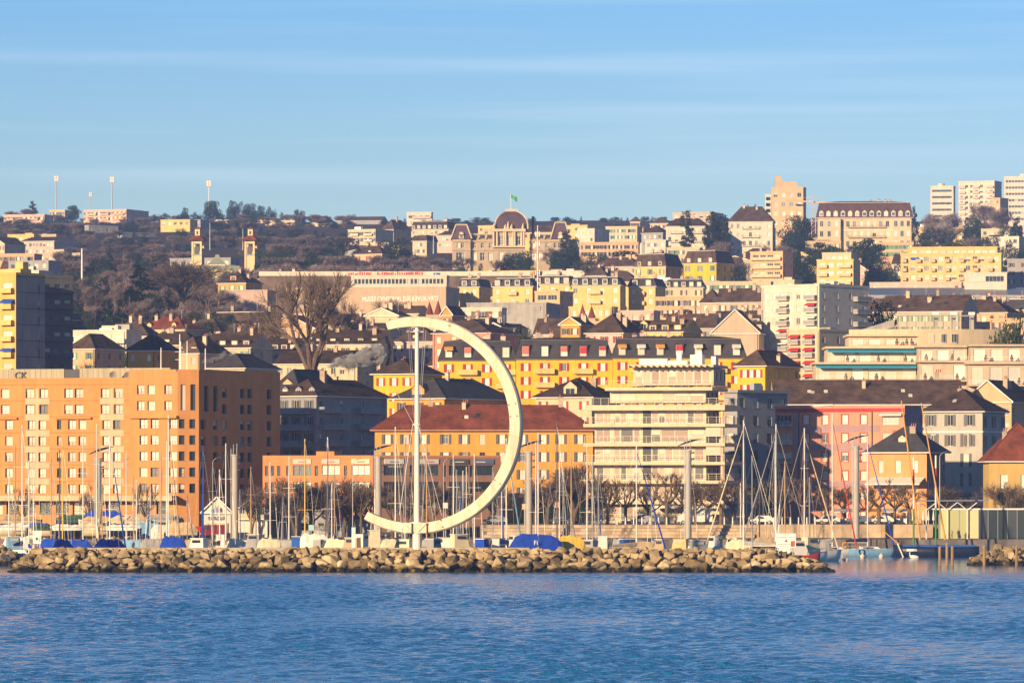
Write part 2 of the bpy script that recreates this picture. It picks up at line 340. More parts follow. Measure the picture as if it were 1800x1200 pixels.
def bld(name, label, pts, yt, D, walls, faces, roof=('flat', .4, .2), rmat=None, fh=3.0, cat='building', zb=None, chim=0, dorm=None, see=None, occ=True, boxes=0, dep=.22, trim=None, zt=None, group=None, skylights=0, cornice=0, dmat=None, root=None):
    """a building: wall with real openings, windows as parts, roof, chimneys, dormers. yt = photo row of the eaves at distance D"""
    zt = Z(yt, D) if zt is None else zt
    g = min(ground(p.x, p.y) for p in pts); zb = g - 1.0 if zb is None else zb
    if root is not None: zb = root.location.z
    zt = max(zt, zb + 3)
    o3 = Vector((pts[0].x, pts[0].y, zb)) if root is None else root.location.copy(); lp = [p - Vector((o3.x, o3.y)) for p in pts]
    if root is None: root = thing(name, label, cat, o3, group=group)
    H = zt - zb; mb = MB(); wl = walls if isinstance(walls, (list, tuple)) else [walls]
    for k in range(len(lp)):
        p, q = lp[k], lp[(k + 1) % len(lp)]; W = (q - p).length; ops = []; meta = []
        for gd in faces.get(k, ()):
            cols = gd['cols']
            if cols is None:
                n = gd['n']; mg = gd['mg'] + gd['w'] / 2
                cols = [W / 2] if n == 1 else [mg + (W - 2 * mg) * i / (n - 1) for i in range(n)]
            else: cols = [c * W for c in cols]
            for f in range(gd['nf']):
                zt2 = H - gd['t0'] - f * gd['fh']; z0 = zt2 - gd['h']
                if z0 < 1.9: continue
                for i, c in enumerate(cols):
                    if gd['skip'] and gd['skip'](f, i): continue
                    if c - gd['w'] / 2 < .1 or c + gd['w'] / 2 > W - .1: continue
                    ops.append((c - gd['w'] / 2, c + gd['w'] / 2, z0, zt2)); meta.append(gd)
        mi = min(k, len(wl) - 1)
        good, u, nn = facade(mb, p, q, 0, H, ops, dep, mi)
        gs = set(good)
        for o, gd in zip(ops, meta):
            if o not in gs: continue
            st = dict(gd['st']); st['dep'] = dep
            if not st.get('shut') and not st.get('noblind') and rnd.random() < .3: st['blind'] = rnd.choice((.35, .6, 1.0))
            me = winmesh(o[1] - o[0], o[3] - o[2], st)
            ob('window', me, root, (p.x + u.x * o[0], p.y + u.y * o[0], o[2]), math.atan2(u.y, u.x))
    mb.poly([(p.x, p.y, H) for p in lp], 0)
    mb.obj('wall', wl, root)
    if len(lp) == 4:
        kind, rh, ov = roof
        rm = rmat or (M_FLAT if kind == 'flat' else M_TILE)
        roofmesh(kind, lp, H, rh, ov).obj('roof', [rm, trim or (M_WHITE if kind != 'flat' else wl[0]), wl[0]], root)
        u = (lp[1] - lp[0]); W = u.length; u = u / W; v = (lp[3] - lp[0]); L = v.length; v = v / L
        if cornice:
            for zz in ([H - c for c in cornice] if hasattr(cornice, '__len__') else [H - cornice]):
                c = MB()
                for k in (0, 1, 3): c.obox(lp[k], (lp[(k + 1) % 4] - lp[k]).normalized(), (lp[(k + 1) % 4] - lp[k]).length, -.14 - .005 * k, .05, zz, zz + .25)
                c.obj('cornice', [trim or M_WHITE], root)
        def zroof(a, b):
            if kind == 'flat': return H + .2
            a = min(max(a, 0), W); b = min(max(b, 0), L)
            if kind == 'gx': return H + rh * (1 - abs(b / L * 2 - 1))
            if kind == 'gy': return H + rh * (1 - abs(a / W * 2 - 1))
            if kind == 'mans': return H + rh * .86
            e = min(a, W - a, b, L - b); return H + rh * min(1, e / (min(W, L) * .48))
        for k in range(chim):
            a = W * rnd.uniform(.12, .88); b = L * rnd.uniform(.3, .7); z = zroof(a, b); c = MB(); s = rnd.uniform(.35, .6); h = rnd.uniform(1.0, 1.9)
            q = lp[0] + u * a + v * b
            c.obox(q, u, s * 2, 0, s * 1.5, z - 1.2, z + h, 0); c.obox(q - u * .08 - v * .08, u, s * 2 + .16, 0, s * 1.5 + .16, z + h, z + h + .15, 1)
            for i in range(rnd.randint(1, 3)): c.bar((q.x + u.x * (.3 + i * .4) + v.x * .3, q.y + u.y * (.3 + i * .4) + v.y * .3, z + h + .15), (q.x + u.x * (.3 + i * .4) + v.x * .3, q.y + u.y * (.3 + i * .4) + v.y * .3, z + h + .7), .12, 5, 2)
            c.obj('chimney', [M_CHIM, M_CONC, M_BRICK], root)
        for k in range(boxes):
            a = W * rnd.uniform(.1, .7); b = L * rnd.uniform(.25, .6); c = MB(); q = lp[0] + u * a + v * b; h = rnd.uniform(.9, 2.3); wv = rnd.uniform(1.5, min(5, W * .3))
            c.obox(q, u, wv, 0, rnd.uniform(1.5, 3), H + .1, H + .1 + h); c.obj('roof_box', [rnd.choice((wl[0], M_CONC, M_METAL))], root)
        for k in range(skylights):
            a = W * rnd.uniform(.15, .85); b = L * rnd.uniform(.12, .33); z = zroof(a, b); q = lp[0] + u * a + v * b
            sl_ = rh / (L / 2); c = MB(); n3 = Vector((-v.x * sl_, -v.y * sl_, 1)).normalized(); t3 = Vector((v.x, v.y, sl_)).normalized(); u3 = Vector((u.x, u.y, 0)); o = Vector((q.x, q.y, z + .3))
            for s, lift, m in ((1, 0, 0), (.78, .05, 1)):
                c.loft([[o + u3 * (x * .5 * s) + t3 * (y * .7 * s) + n3 * (lift + zz) for x, y in ((-1, -1), (1, -1), (1, 1), (-1, 1))] for zz in (-.25, .12)], m)
            c.obj('skylight', [M_DARK, M_PANE], root)
        if dorm:                 # (count, width, height, kind, setback, z above eaves)
            nd, dw, dh, dk, sb, dz = dorm[:6]; sb = (-ov + .12) if kind == 'mans' else sb; cols = dorm[6] if len(dorm) > 6 else [(i + .5) / nd for i in range(nd)]
            for cfr in cols:
                q = lp[0] + u * (W * cfr - dw / 2) + v * sb; c = MB(); z0 = H + dz; dl = 3.0
                c.obox(q, u, dw, 0, dl, z0 - .3, z0 + dh, 0)
                if dk == 'gable':
                    A = lambda a, b, z: (q.x + u.x * a + v.x * b, q.y + u.y * a + v.y * b, z); e = .2
                    zt_ = z0 + dh + dw * .42
                    c.poly([A(-e, -e, z0 + dh - .05), A(dw / 2, -e, zt_), A(dw / 2, dl + 1, zt_), A(-e, dl + 1, z0 + dh - .05)], 1)
                    c.poly([A(dw / 2, -e, zt_), A(dw + e, -e, z0 + dh - .05), A(dw + e, dl + 1, z0 + dh - .05), A(dw / 2, dl + 1, zt_)], 1)
                    c.poly([A(0, -.01, z0 + dh), A(dw, -.01, z0 + dh), A(dw / 2, -.01, zt_ - .08)], 0)
                else:
                    c.obox(q - u * .12 - v * .2, u, dw + .24, 0, dl + .2, z0 + dh, z0 + dh + .14, 1)
                dd = c.obj('dormer', [dmat or wl[0], rm], root)
                me = winmesh(dw * .72, dh * .78, {'dep': -.01, 'fr': .06, 'sill': 0, 'pane': 'c'})
                pp = q + u * dw * .14
                ob('window', me, dd, (pp.x - v.x * .02, pp.y - v.y * .02, z0 + dh * .1), math.atan2(u.y, u.x))
    elif roof:
        r_ = MB(); r_.prism(lp, H + .004, H + .03, 1)
        for k in range(len(lp)):
            a, b = lp[k], lp[(k + 1) % len(lp)]; r_.obox(a, (b - a).normalized(), (b - a).length - .25, 0, .25, H + .03 + .001 * k, H + .03 + .001 * k + roof[1], 0)
        r_.obj('roof', [wl[0], M_FLAT], root)
    if occ:
        xs = [p.x for p in pts]; ys = [p.y for p in pts]; OCC.append((min(xs), max(xs), min(ys), max(ys)))
    if see:
        pxs = [PX(p.x, p.y) for p in pts]; SEEN.append((min(pxs), max(pxs), yt - 3, see, D))
    root['_H'] = H
    return root, lp, H

def railing(mb, p, q, z, h=1.0, step=1.6, m=0, solid=None):
    u = (q - p); W = u.length; u = u / W
    mb.obox(p, u, W, -.03, .03, z + h - .06, z + h, m)
    if solid is None:
        for t in (.3, .6): mb.obox(p, u, W, -.015, .015, z + h * t, z + h * t + .03, m)
    else: mb.obox(p, u, W, -.02, .02, z + .08, z + h - .1, solid)
    k = max(1, int(W / step))
    for i in range(k + 1): mb.obox(p + u * (W * i / k - (.03 if i else 0)), u, .06, -.028, .028, z, z + h - .06, m)

def balcony(root, p, u, w, dpt, z, wallmat, railmat, h=1.0, solid=True):
    """slab and parapet; u along the facade, projecting outward by dpt"""
    n = Vector((u.y, -u.x)); c = MB()
    c.obox(p, u, w, -dpt, 0, z - .2, z, 0)
    a, b = p + n * dpt, p + u * w + n * dpt
    if solid:
        c.obox(a, u, w, .0, .1, z, z + h, 1); c.obox(p, n, dpt - .1, -.1, 0, z, z + h, 1); c.obox(p + u * (w - .1), n, dpt - .1, -.1, 0, z, z + h, 1)
    else:
        railing(c, a + u * .05 - n * .05, b - u * .05 - n * .05, z, h, m=1); railing(c, p + u * .05, a + u * .05 - n * .1, z, h, m=1); railing(c, p + u * (w - .05), b - u * .05 - n * .1, z, h, m=1)
    return c.obj('balcony', [wallmat, railmat], root)
def awning(root, p, u, w, d, z, m, drop=.7):
    n = Vector((u.y, -u.x)); a, b = p, p + u * w; c = MB()
    A = (a.x, a.y, z); B = (b.x, b.y, z); Cc = (b.x + n.x * d, b.y + n.y * d, z - drop); Dd = (a.x + n.x * d, a.y + n.y * d, z - drop)
    dn = lambda q, t: (q[0], q[1], q[2] - t)
    c.loft([[A, B, dn(B, .06), dn(A, .06)], [Dd, Cc, dn(Cc, .25), dn(Dd, .25)]], 0)
    return c.obj('awning', m, root)
def text(body, size, loc, rot, m, parent, depth=.03, name='lettering', align='LEFT'):
    cu = bpy.data.curves.new(name, 'FONT'); cu.body = body; cu.size = size; cu.extrude = depth; cu.align_x = align; cu.resolution_u = 2
    cu.materials.append(m); o = bpy.data.objects.new(name, cu); COL.objects.link(o); o.parent = parent; o.location = loc; o.rotation_euler = rot
    return o
# ------------------------------------------------------------------ the setting: lake, hillside, quay, haze
def watermat():
    m = bpy.data.materials.new('lake_water'); m.use_nodes = True; n = m.node_tree.nodes; l = m.node_tree.links; b = n['Principled BSDF']
    b.inputs['Base Color'].default_value = (.014, .17, .42, 1); b.inputs['Roughness'].default_value = .10; b.inputs['IOR'].default_value = 1.33
    g = n.new('ShaderNodeNewGeometry'); hs = []
    for sx, sy, st in ((1.6, .8, .16), (3.2, 1.6, .08)):
        mp_ = n.new('ShaderNodeMapping'); mp_.inputs['Scale'].default_value = (sx, sy, 1); l.new(g.outputs['Position'], mp_.inputs[0])
        t = n.new('ShaderNodeTexNoise'); t.inputs['Scale'].default_value = 1; t.inputs['Detail'].default_value = 3; l.new(mp_.outputs[0], t.inputs['Vector'])
        mm = n.new('ShaderNodeMath'); mm.operation = 'MULTIPLY'; mm.inputs[1].default_value = st; l.new(t.outputs['Fac'], mm.inputs[0]); hs.append(mm.outputs[0])
    acc = hs[0]
    for h in hs[1:]:
        a = n.new('ShaderNodeMath'); a.operation = 'ADD'; l.new(acc, a.inputs[0]); l.new(h, a.inputs[1]); acc = a.outputs[0]
    # the harbour behind the breakwater lies calm
    sp = n.new('ShaderNodeSeparateXYZ'); l.new(g.outputs['Position'], sp.inputs[0])
    mr = n.new('ShaderNodeMapRange'); mr.inputs[1].default_value = 770; mr.inputs[2].default_value = 830; mr.inputs[3].default_value = 1.0; mr.inputs[4].default_value = .12; l.new(sp.outputs['Y'], mr.inputs[0])
    bp = n.new('ShaderNodeBump'); bp.inputs['Distance'].default_value = 1.0; l.new(mr.outputs[0], bp.inputs['Strength']); l.new(acc, bp.inputs['Height']); l.new(bp.outputs[0], b.inputs['Normal'])
    return m
import numpy as np
def lake():
    """flat far water round a patch of real waves between the camera and the breakwater"""
    y0, y1, k, nr, nc = 320.0, 800.0, .12, 960, 560
    t = np.linspace(0, 1, nr); Y = y0 * (y1 / y0) ** t; U = np.linspace(-1, 1, nc); YY, UU = np.meshgrid(Y, U, indexing='ij'); XX = UU * YY * k
    rg = np.random.RandomState(4); Zw = np.zeros_like(XX); gust = np.zeros_like(XX)
    for i in range(60):
        lam = 1.0 * (3.6 / 1.0) ** rg.rand(); th = rg.normal(R(70), .85); kx, ky = math.cos(th) * 2 * math.pi / lam, math.sin(th) * 2 * math.pi / lam
        Zw += lam * .0044 * np.sin(kx * XX + ky * YY + rg.rand() * 6.28)
    for i in range(9):
        lam = rg.uniform(35, 130); th = rg.uniform(0, 3.14); gust += np.sin((math.cos(th) * XX * 1.6 + math.sin(th) * YY * .5) * 2 * math.pi / lam + rg.rand() * 6.28) / 9
    Zw *= np.clip(.95 + 1.1 * gust, .3, 1.6)
    edge = np.minimum(np.minimum(t * 25, (1 - t) * 14)[:, None], ((1 - np.abs(U)) * 25)[None, :]); Zw *= np.clip(edge, 0, 1)
    s = MB(); s.v = np.stack([XX, YY, Zw], -1).reshape(-1, 3).tolist()
    i = (np.arange(nr - 1)[:, None] * nc + np.arange(nc - 1)[None, :]).reshape(-1); s.f = np.stack([i, i + 1, i + 1 + nc, i + nc], -1).tolist(); s.m = [0] * len(s.f)
    a, b = k * y0, k * y1
    for q in (((-3000, -400), (3000, -400), (3000, y0), (-3000, y0)), ((-3000, y0), (-a, y0), (-b, y1), (-3000, y1)), ((a, y0), (3000, y0), (3000, y1), (b, y1)), ((-3000, y1), (3000, y1), (3000, 1060), (-3000, 1060))): s.poly([(x, y, 0) for x, y in q])
    return s
tag(lake().obj('lake_water', watermat(), smooth=True), 'blue rippled lake water in front of the breakwater', 'water', kind='structure')

mb = MB(); xs = [-3000, -2000, -1400] + [-1000 + 50 * i for i in range(41)] + [1400, 2000, 3000]; ys = [960, 1000, 1045, 1090, 1135] + [1160 + 40 * i for i in range(90)] + [5200, 6000, 7500]
for y in ys:
    for x in xs: mb.v.append((x, y, ground(x, y)))
for j in range(len(ys) - 1):
    for i in range(len(xs) - 1):
        a = j * len(xs) + i; mb.f.append((a, a + 1, a + 1 + len(xs), a + len(xs))); mb.m.append(0)
tag(mb.obj('hillside', mat('hillside_ground', (.055, .045, .028), .95, .3, .02, .1, col2=(.10, .07, .05)), smooth=True), 'brown wintry hillside the city is built on', 'hillside', kind='structure')

# promenade, stone steps, lower quay
M_STONE = mat('quay_stone', (.50, .37, .24), .9, .2, .7, rand=.22, streak=.25); M_PAVE = mat('promenade_paving', (.21, .18, .155), .9, .15, .3)
M_QUAYD = mat('quay_wall_dark', (.16, .14, .13), .9, .3, .4, streak=.4)
q = MB(); q.box(YX, 400, 1013, 1046, -4, 5.25); tag(q.obj('promenade', M_PAVE), 'paved lakeside promenade under the plane trees', 'promenade', kind='structure')
q = MB(); q.box(-400, YX - .01, 1012.99, 1066, -5, 2.88); tag(q.obj('boat_yard', M_PAVE), 'paved boat yard below the orange hotel', 'yard', kind='structure')
q = MB(); q.box(-400, 400, 986, 1012.985, -5, 2.9, 0); lower = tag(q.obj('lower_quay', M_QUAYD), 'dark lower quay with moored boats alongside', 'quay', kind='structure')
qs = MB(); qs.box(X(850, 1008), X(1330, 1008), 1010.3, 1013.5, 2.9, 5.2); quay = tag(qs.obj('quay_steps', M_QUAYD), 'sunlit stone steps of coursed blocks below the promenade', 'steps', kind='structure')
BM = {}
def blockmesh(w, h, d):
    k = (round(w, 1), h, d)
    if k not in BM:
        b = MB(); e = .035; w_ = k[0]
        b.loft([[(e, 0, e), (w_ - e, 0, e), (w_ - e, 0, h - e), (e, 0, h - e)], [(0, e, 0), (w_, e, 0), (w_, e, h), (0, e, h)], [(0, d, 0), (w_, d, 0), (w_, d, h), (0, d, h)]])
        BM[k] = b.mesh('stone_block', M_STONE)
    return BM[k]
for c in range(4):
    x = X(850, 1008) + .6 * (c % 2); z = 2.92 + c * .58; y = 1008.6 + c * .42
    while x < X(1325, 1008):
        wd = rnd.choice((1.3, 1.6, 1.9, 1.1)); ob('stone_block', blockmesh(wd - .03, .55, 2.0), quay, (x, y, z)); x += wd
# the smooth pale retaining wall farther along
for x0, x1, nm in ((1330, 1480, 'ramp wall'), (1480, 1640, 'promenade wall')):
    q = MB(); n = int((x1 - x0) / 22); q.box(X(x0, 1009), X(x1, 1009), 1009.2, 1012.5, 2.9, 5.0)
    r_ = tag(q.obj('retaining_wall', M_QUAYD), 'pale panelled %s below the promenade' % ('ramp wall' if x0 < 1400 else 'wall behind the moored yachts'), 'wall')
    for i in range(n):
        p = MB(); a = X(x0 + (x1 - x0) * i / n, 1009); b_ = X(x0 + (x1 - x0) * (i + 1) / n, 1009); p.box(a + .02, b_ - .02, 1008.8, 1009.3, 2.95, 5.3); p.obj('panel', M_STONE, r_)

# the long breakwater: core, capping path and boulders
def rockmat():
    m = mat('boulder', (.17, .125, .07), .95, .3, .4, .15, col2=(.50, .38, .22), rand=.55, bump=.7, bscale=2.2)
    n = m.node_tree.nodes; l = m.node_tree.links; b = n['Principled BSDF']; src = b.inputs['Base Color'].links[0].from_socket
    g = n.new('ShaderNodeNewGeometry'); sp = n.new('ShaderNodeSeparateXYZ'); l.new(g.outputs['Position'], sp.inputs[0])
    t = n.new('ShaderNodeTexNoise'); t.inputs['Scale'].default_value = .6; l.new(g.outputs['Position'], t.inputs['Vector'])
    ad = n.new('ShaderNodeMath'); ad.operation = 'MULTIPLY_ADD'; ad.inputs[1].default_value = -1.5; l.new(t.outputs['Fac'], ad.inputs[0]); l.new(sp.outputs['Z'], ad.inputs[2])
    mr = n.new('ShaderNodeMapRange'); mr.inputs[1].default_value = -.25; mr.inputs[2].default_value = .25; l.new(ad.outputs[0], mr.inputs[0])   # wet, weedy band at the waterline
    mx = n.new('ShaderNodeMixRGB'); mx.inputs[1].default_value = (.02, .018, .012, 1); l.new(mr.outputs[0], mx.inputs[0]); l.new(src, mx.inputs[2])
    # lichen
    t2 = n.new('ShaderNodeTexNoise'); t2.inputs['Scale'].default_value = .9; t2.inputs['Detail'].default_value = 6; l.new(g.outputs['Position'], t2.inputs['Vector'])
    m2 = n.new('ShaderNodeMapRange'); m2.inputs[1].default_value = .56; m2.inputs[2].default_value = .66; m2.inputs[4].default_value = .55; l.new(t2.outputs['Fac'], m2.inputs[0])
    x2 = n.new('ShaderNodeMixRGB'); x2.inputs[2].default_value = (.30, .20, .035, 1); l.new(m2.outputs[0], x2.inputs[0]); l.new(mx.outputs[0], x2.inputs[1]); l.new(x2.outputs[0], b.inputs['Base Color'])
    return m
M_ROCK = rockmat(); ROCKS = []
def rockmesh(seed):
    r = random.Random(seed); bm = bmesh.new()
    sx, sy, sz = r.uniform(.9, 1.35), r.uniform(.8, 1.0), r.uniform(.55, .85)
    for k in range(r.randint(13, 20)):
        v = Vector((r.gauss(0, 1), r.gauss(0, 1), r.gauss(0, 1))).normalized() * r.uniform(.82, 1.05)
        v = Vector((max(-.78, min(.78, v.x)) * sx, max(-.8, min(.8, v.y)) * sy, max(-.72, min(.72, v.z)) * sz)); bm.verts.new(v)
    res = bmesh.ops.convex_hull(bm, input=bm.verts)
    bmesh.ops.delete(bm, geom=[v for v in res['geom_interior'] if isinstance(v, bmesh.types.BMVert)], context='VERTS')
    bmesh.ops.bevel(bm, geom=list(bm.edges), offset=.03, segments=1, affect='EDGES')
    me = bpy.data.meshes.new('boulder'); bm.to_mesh(me); bm.free(); me.materials.append(M_ROCK); return me
ROCKS = [rockmesh(100 + i) for i in range(14)]
def breakwater(name, label, x0, x1, D, ztop, taper_l, taper_r, nparts, seed):
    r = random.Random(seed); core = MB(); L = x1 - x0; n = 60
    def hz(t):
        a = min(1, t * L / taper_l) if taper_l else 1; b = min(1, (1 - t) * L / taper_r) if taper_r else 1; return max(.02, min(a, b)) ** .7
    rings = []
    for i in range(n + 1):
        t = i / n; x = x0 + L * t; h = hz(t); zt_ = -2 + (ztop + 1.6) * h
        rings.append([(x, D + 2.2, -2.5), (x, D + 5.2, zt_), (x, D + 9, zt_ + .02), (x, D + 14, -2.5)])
    core.loft(rings); root = tag(core.obj(name, mat('rubble_core_shade', (.05, .042, .03), .95, .3, .8)), label, 'breakwater')  # core coloured dark so the gaps between boulders read as shade
    items = []
    rows = [(0, .15, 1.0), (1.1, .85, 1.0), (2.4, 1.6, .9), (3.7, 2.3, .8), (4.9, 2.95, .62), (6.3, 3.0, .55), (8, 2.9, .55)]
    for ri, (dy, z, s) in enumerate(rows):
        x = x0 + r.uniform(0, 1)
        while x < x1:
            t = (x - x0) / L; h = hz(t); sc_ = s * r.choice((.55, .7, .85, 1.0, 1.15, 1.3, 1.6)) * r.uniform(.9, 1.1)
            if h > .25 or ri < 2:
                items.append((ri, (x, D + dy + r.uniform(-.4, .4), z * h * ztop / 3.3 + r.uniform(-.18, .18)), sc_ * r.uniform(.9, 1.1)))
            x += sc_ * r.uniform(1.15, 1.5)
    items.sort(key=lambda it: it[0])
    rest = MB()
    for k, (ri, p, s) in enumerate(items):
        me = r.choice(ROCKS); e = (r.uniform(-.4, .4), r.uniform(-.4, .4), r.uniform(0, 6.28))
        if k < nparts:
            o = ob('boulder', me, root, p, scale=s); o.rotation_euler = e
        else:
            i = len(rest.v); M = Matrix.LocRotScale(Vector(p), __import__('mathutils').Euler(e), Vector((s, s, s)))
            rest.v += [tuple(M @ v.co) for v in me.vertices]
            for f in me.polygons: rest.f.append(tuple(i + a for a in f.vertices)); rest.m.append(0)
    if rest.f: tag(rest.obj('boulder_rubble', M_ROCK, root), kind='stuff')
    return root
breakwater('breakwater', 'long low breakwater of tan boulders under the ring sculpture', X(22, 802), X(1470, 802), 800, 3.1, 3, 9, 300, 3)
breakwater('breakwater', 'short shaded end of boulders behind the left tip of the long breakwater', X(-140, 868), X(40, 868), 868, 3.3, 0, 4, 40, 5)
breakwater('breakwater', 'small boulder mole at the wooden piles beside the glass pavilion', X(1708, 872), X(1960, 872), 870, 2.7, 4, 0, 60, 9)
q = MB(); q.box(X(64, 812), X(930, 812), 806.6, 808.6, 1.5, 3.36, 0); tag(q.obj('breakwater_path', mat('path_concrete', (.42, .36, .28), .9, .15, .5)), 'narrow concrete path along the top of the breakwater', 'path', kind='structure')

# evening haze over the whole town
def hazebox():
    q = MB(); q.box(-3300, 3300, -500, 7600, -8, 330)
    m = bpy.data.materials.new('haze_air'); m.use_nodes = True; n = m.node_tree.nodes; l = m.node_tree.links; n.clear()
    v = n.new('ShaderNodeVolumePrincipled'); v.inputs['Density'].default_value = HAZE; v.inputs['Color'].default_value = (.25, .42, 1.0, 1); v.inputs['Anisotropy'].default_value = -.3
    o = n.new('ShaderNodeOutputMaterial'); l.new(v.outputs[0], o.inputs['Volume'])
    h = tag(q.obj('haze', m), 'thin bluish evening haze over the town', 'haze', kind='stuff'); return h
HAZE = 0.70e-4
hazebox()
# ------------------------------------------------------------------ the waterfront row
V2 = lambda a, b: Vector((a, b))
def dirs(deg): a = R(deg); return V2(math.cos(a), math.sin(a)), V2(-math.sin(a), math.cos(a))
YEL = wallm('yellow', (.70, .45, .03)); ORA = wallm('orange', (.61, .28, .088)); ORY = wallm('orange_yellow', (.72, .34, .06)); CRE = wallm('cream', (.62, .50, .33))
BEI = wallm('beige', (.52, .42, .31)); WHI = wallm('white', (.64, .58, .48)); SAL = wallm('salmon', (.64, .29, .19)); MAU = wallm('mauve', (.40, .25, .26)); GRY = wallm('grey', (.34, .33, .33))
PEA = wallm('peach', (.68, .42, .24)); OLI = wallm('olive_yellow', (.56, .38, .13)); PKW = wallm('pale_pink', (.66, .46, .38)); STO = wallm('stone', (.46, .36, .24)); CRY = wallm('cream_yellow', (.72, .50, .19))

# --- orange hotel
uf, vf = dirs(-16); D = 1080
c1 = V2(X(312, D), D); c0 = c1 - uf * (372 * D / F / math.cos(R(16))); cm = c1 - uf * (87 * D / F / math.cos(R(16)))
c2 = c1 + V2(4.0, 1.0); c3 = c2 + V2(14.4, 26.0); c4 = c0 + vf * 30
fa = lambda px: (px + 60) / 285; fb = lambda px: (px - 225) / 87
HB = {'pane': 'b', 'tr': .26, 'nv': 1, 'fr': .07, 'frame': 'brown'}; HD = {'pane': 'd', 'tr': .28, 'nv': 1, 'frame': 'dark'}
wA = 14.5 * D / F / math.cos(R(16))
gA = [grid(w=1.75, h=1.75, t0=1.5, fh=3.06, nf=2, st=HB, cols=[fa(p) for p in (-45, -28, 1, 46, 71, 116, 135, 182, 206)]),
      grid(w=1.55, h=1.75, t0=7.5, fh=3.06, nf=5, st=HB, cols=[fa(p) for p in (-40, -22, 8, 49, 68, 122, 141, 184, 203)]),
      grid(w=.9, h=1.75, t0=7.5, fh=3.06, nf=5, st=HD, cols=[fa(99)]),
      grid(w=2.6, h=2.3, t0=23.2, fh=4, nf=1, st=HD, cols=[fa(p) for p in range(-45, 220, 30)])]
hotel, lpA, H_A = bld('hotel', 'large orange lakeside hotel with seven rows of windows and a chamfered corner', [c0, cm, cm + vf * 24, c4], 668, D, ORA, {0: gA}, ('flat', .35, .05), dep=.5, see=935)
gB = [grid(w=1.5, h=1.75, t0=2.5, fh=3.06, nf=2, st=HB, cols=[fb(p) for p in (246, 265, 295)]), grid(w=1.6, h=1.75, t0=9.0, fh=3.06, nf=5, st=HB, cols=[fb(p) for p in (251, 271)]),
      grid(w=1.55, h=1.75, t0=9.0, fh=3.06, nf=5, st={**HB, 'nv': 2}, cols=[fb(304)]), grid(w=2.6, h=2.3, t0=24.7, fh=4, nf=1, st=HD, cols=[.3, .7])]
gC = [grid(w=1.05, h=4.9, t0=2.4, fh=9, nf=1, st=HD, cols=[.27, .73]), grid(w=1.2, h=1.75, t0=9.0, fh=3.06, nf=5, st=HD, cols=[.2, .7])]
gD = [grid(w=1.6, h=4.9, t0=2.6, fh=9, nf=1, st=HD, cols=[.09, .2]), grid(w=1.7, h=1.8, t0=3.0, fh=3.06, nf=7, st=HD, cols=[.31, .53, .62, .86]), grid(w=1.7, h=1.8, t0=9.1, fh=3.06, nf=5, st=HD, cols=[.05, .2])]
bld('', '', [cm + vf * .01, c1, c2, c3, cm + vf * 34], 653, D, ORA, {0: gB, 1: gC, 2: gD}, ('flat', .4, 0), dep=.5, root=hotel)
ho = V2(hotel.location.x, hotel.location.y); L2 = lambda p: p - ho; hz0 = hotel.location.z
bg_ = wallm('hotel_beige', (.55, .45, .28)); HA = H_A
for a, b in ((37, 81), (172, 215)):                                      # beige spandrel panels in the paired bays
    for k in range(6):
        s = MB(); zt_ = HA - 1.5 - 1.75 - k * 3.06; s.obox(L2(c0) + uf * fa(a + 1) * (cm - c0).length, uf, (fa(b) - fa(a)) * (cm - c0).length, -.05, .1, zt_ - 1.22, zt_ - .06); s.obj('spandrel', bg_, hotel)
    s = MB(); s.obox(L2(c0) + uf * fa((a + b) / 2 - 2) * (cm - c0).length, uf, .55, -.045, .1, HA - 20.5, HA - 1.5); s.obj('mullion_panel', bg_, hotel)
for a, b in ((-58, 24), (92, 158)):
    s = MB(); s.obox(L2(c0) + uf * fa(a) * (cm - c0).length, uf, (fa(b) - fa(a)) * (cm - c0).length, -.6, .05, HA - 7.3, HA - 6.95); s.obj('shadow_ledge', ORA, hotel)  # slab added to cast the shadow line of the jutting upper bays
s = MB(); s.obox(L2(cm) + uf * .2, uf, (c1 - cm).length - .2, -.7, .05, HA - 7.2, HA - 6.7); s.obj('shadow_ledge', ORA, hotel)  # another added slab, for the shadow line below the raised corner
s = MB(); s.obox(L2(c0), uf, (c1 - c0).length, -3.2, .1, HA - 22.9, HA - 21.9); s.obj('shop_canopy', bg_, hotel)
for k in range(7):
    s = MB(); s.obox(L2(c0), uf, (cm - c0).length, -.02, .02, HA - .80 - 3.06 * k, HA - .68 - 3.06 * k); s.obj('joint_band', wallm('orange_joint', (.45, .16, .045)), hotel)
# rooftop plant screens, letters, dishes, masts
scr = mat('plant_screen', (.42, .36, .24), .7, .1, .4, stretch=(3, 3, .1), streak=.3)
for a, b, h, m in ((-58, 88, 2.4, scr), (89, 115, 2.3, plain('plant_dark', (.07, .07, .08))), (116, 280, 2.5, scr)):
    s = MB(); p = L2(c0) + uf * fa(a) * (cm - c0).length + vf * 6; wd = (fa(b) - fa(a)) * (cm - c0).length; s.obox(p, uf, wd, 0, 6, HA + .03, HA + h)
    r_ = s.obj('plant_screen', m, hotel)
    if m is scr:
        for i in range(int(wd / 1.1)): t = MB(); t.obox(p + uf * (i * 1.1 + .5), uf, .12, -.06, 0, HA + .1, HA + h - .05); t.obj('rib', m, r_)
p = L2(c0) + uf * fa(-2) * (cm - c0).length + vf * 5.8
text('CK', 1.9, (p.x, p.y, HA + .55), (R(90), 0, R(-16)), M_DARK, hotel, .1)
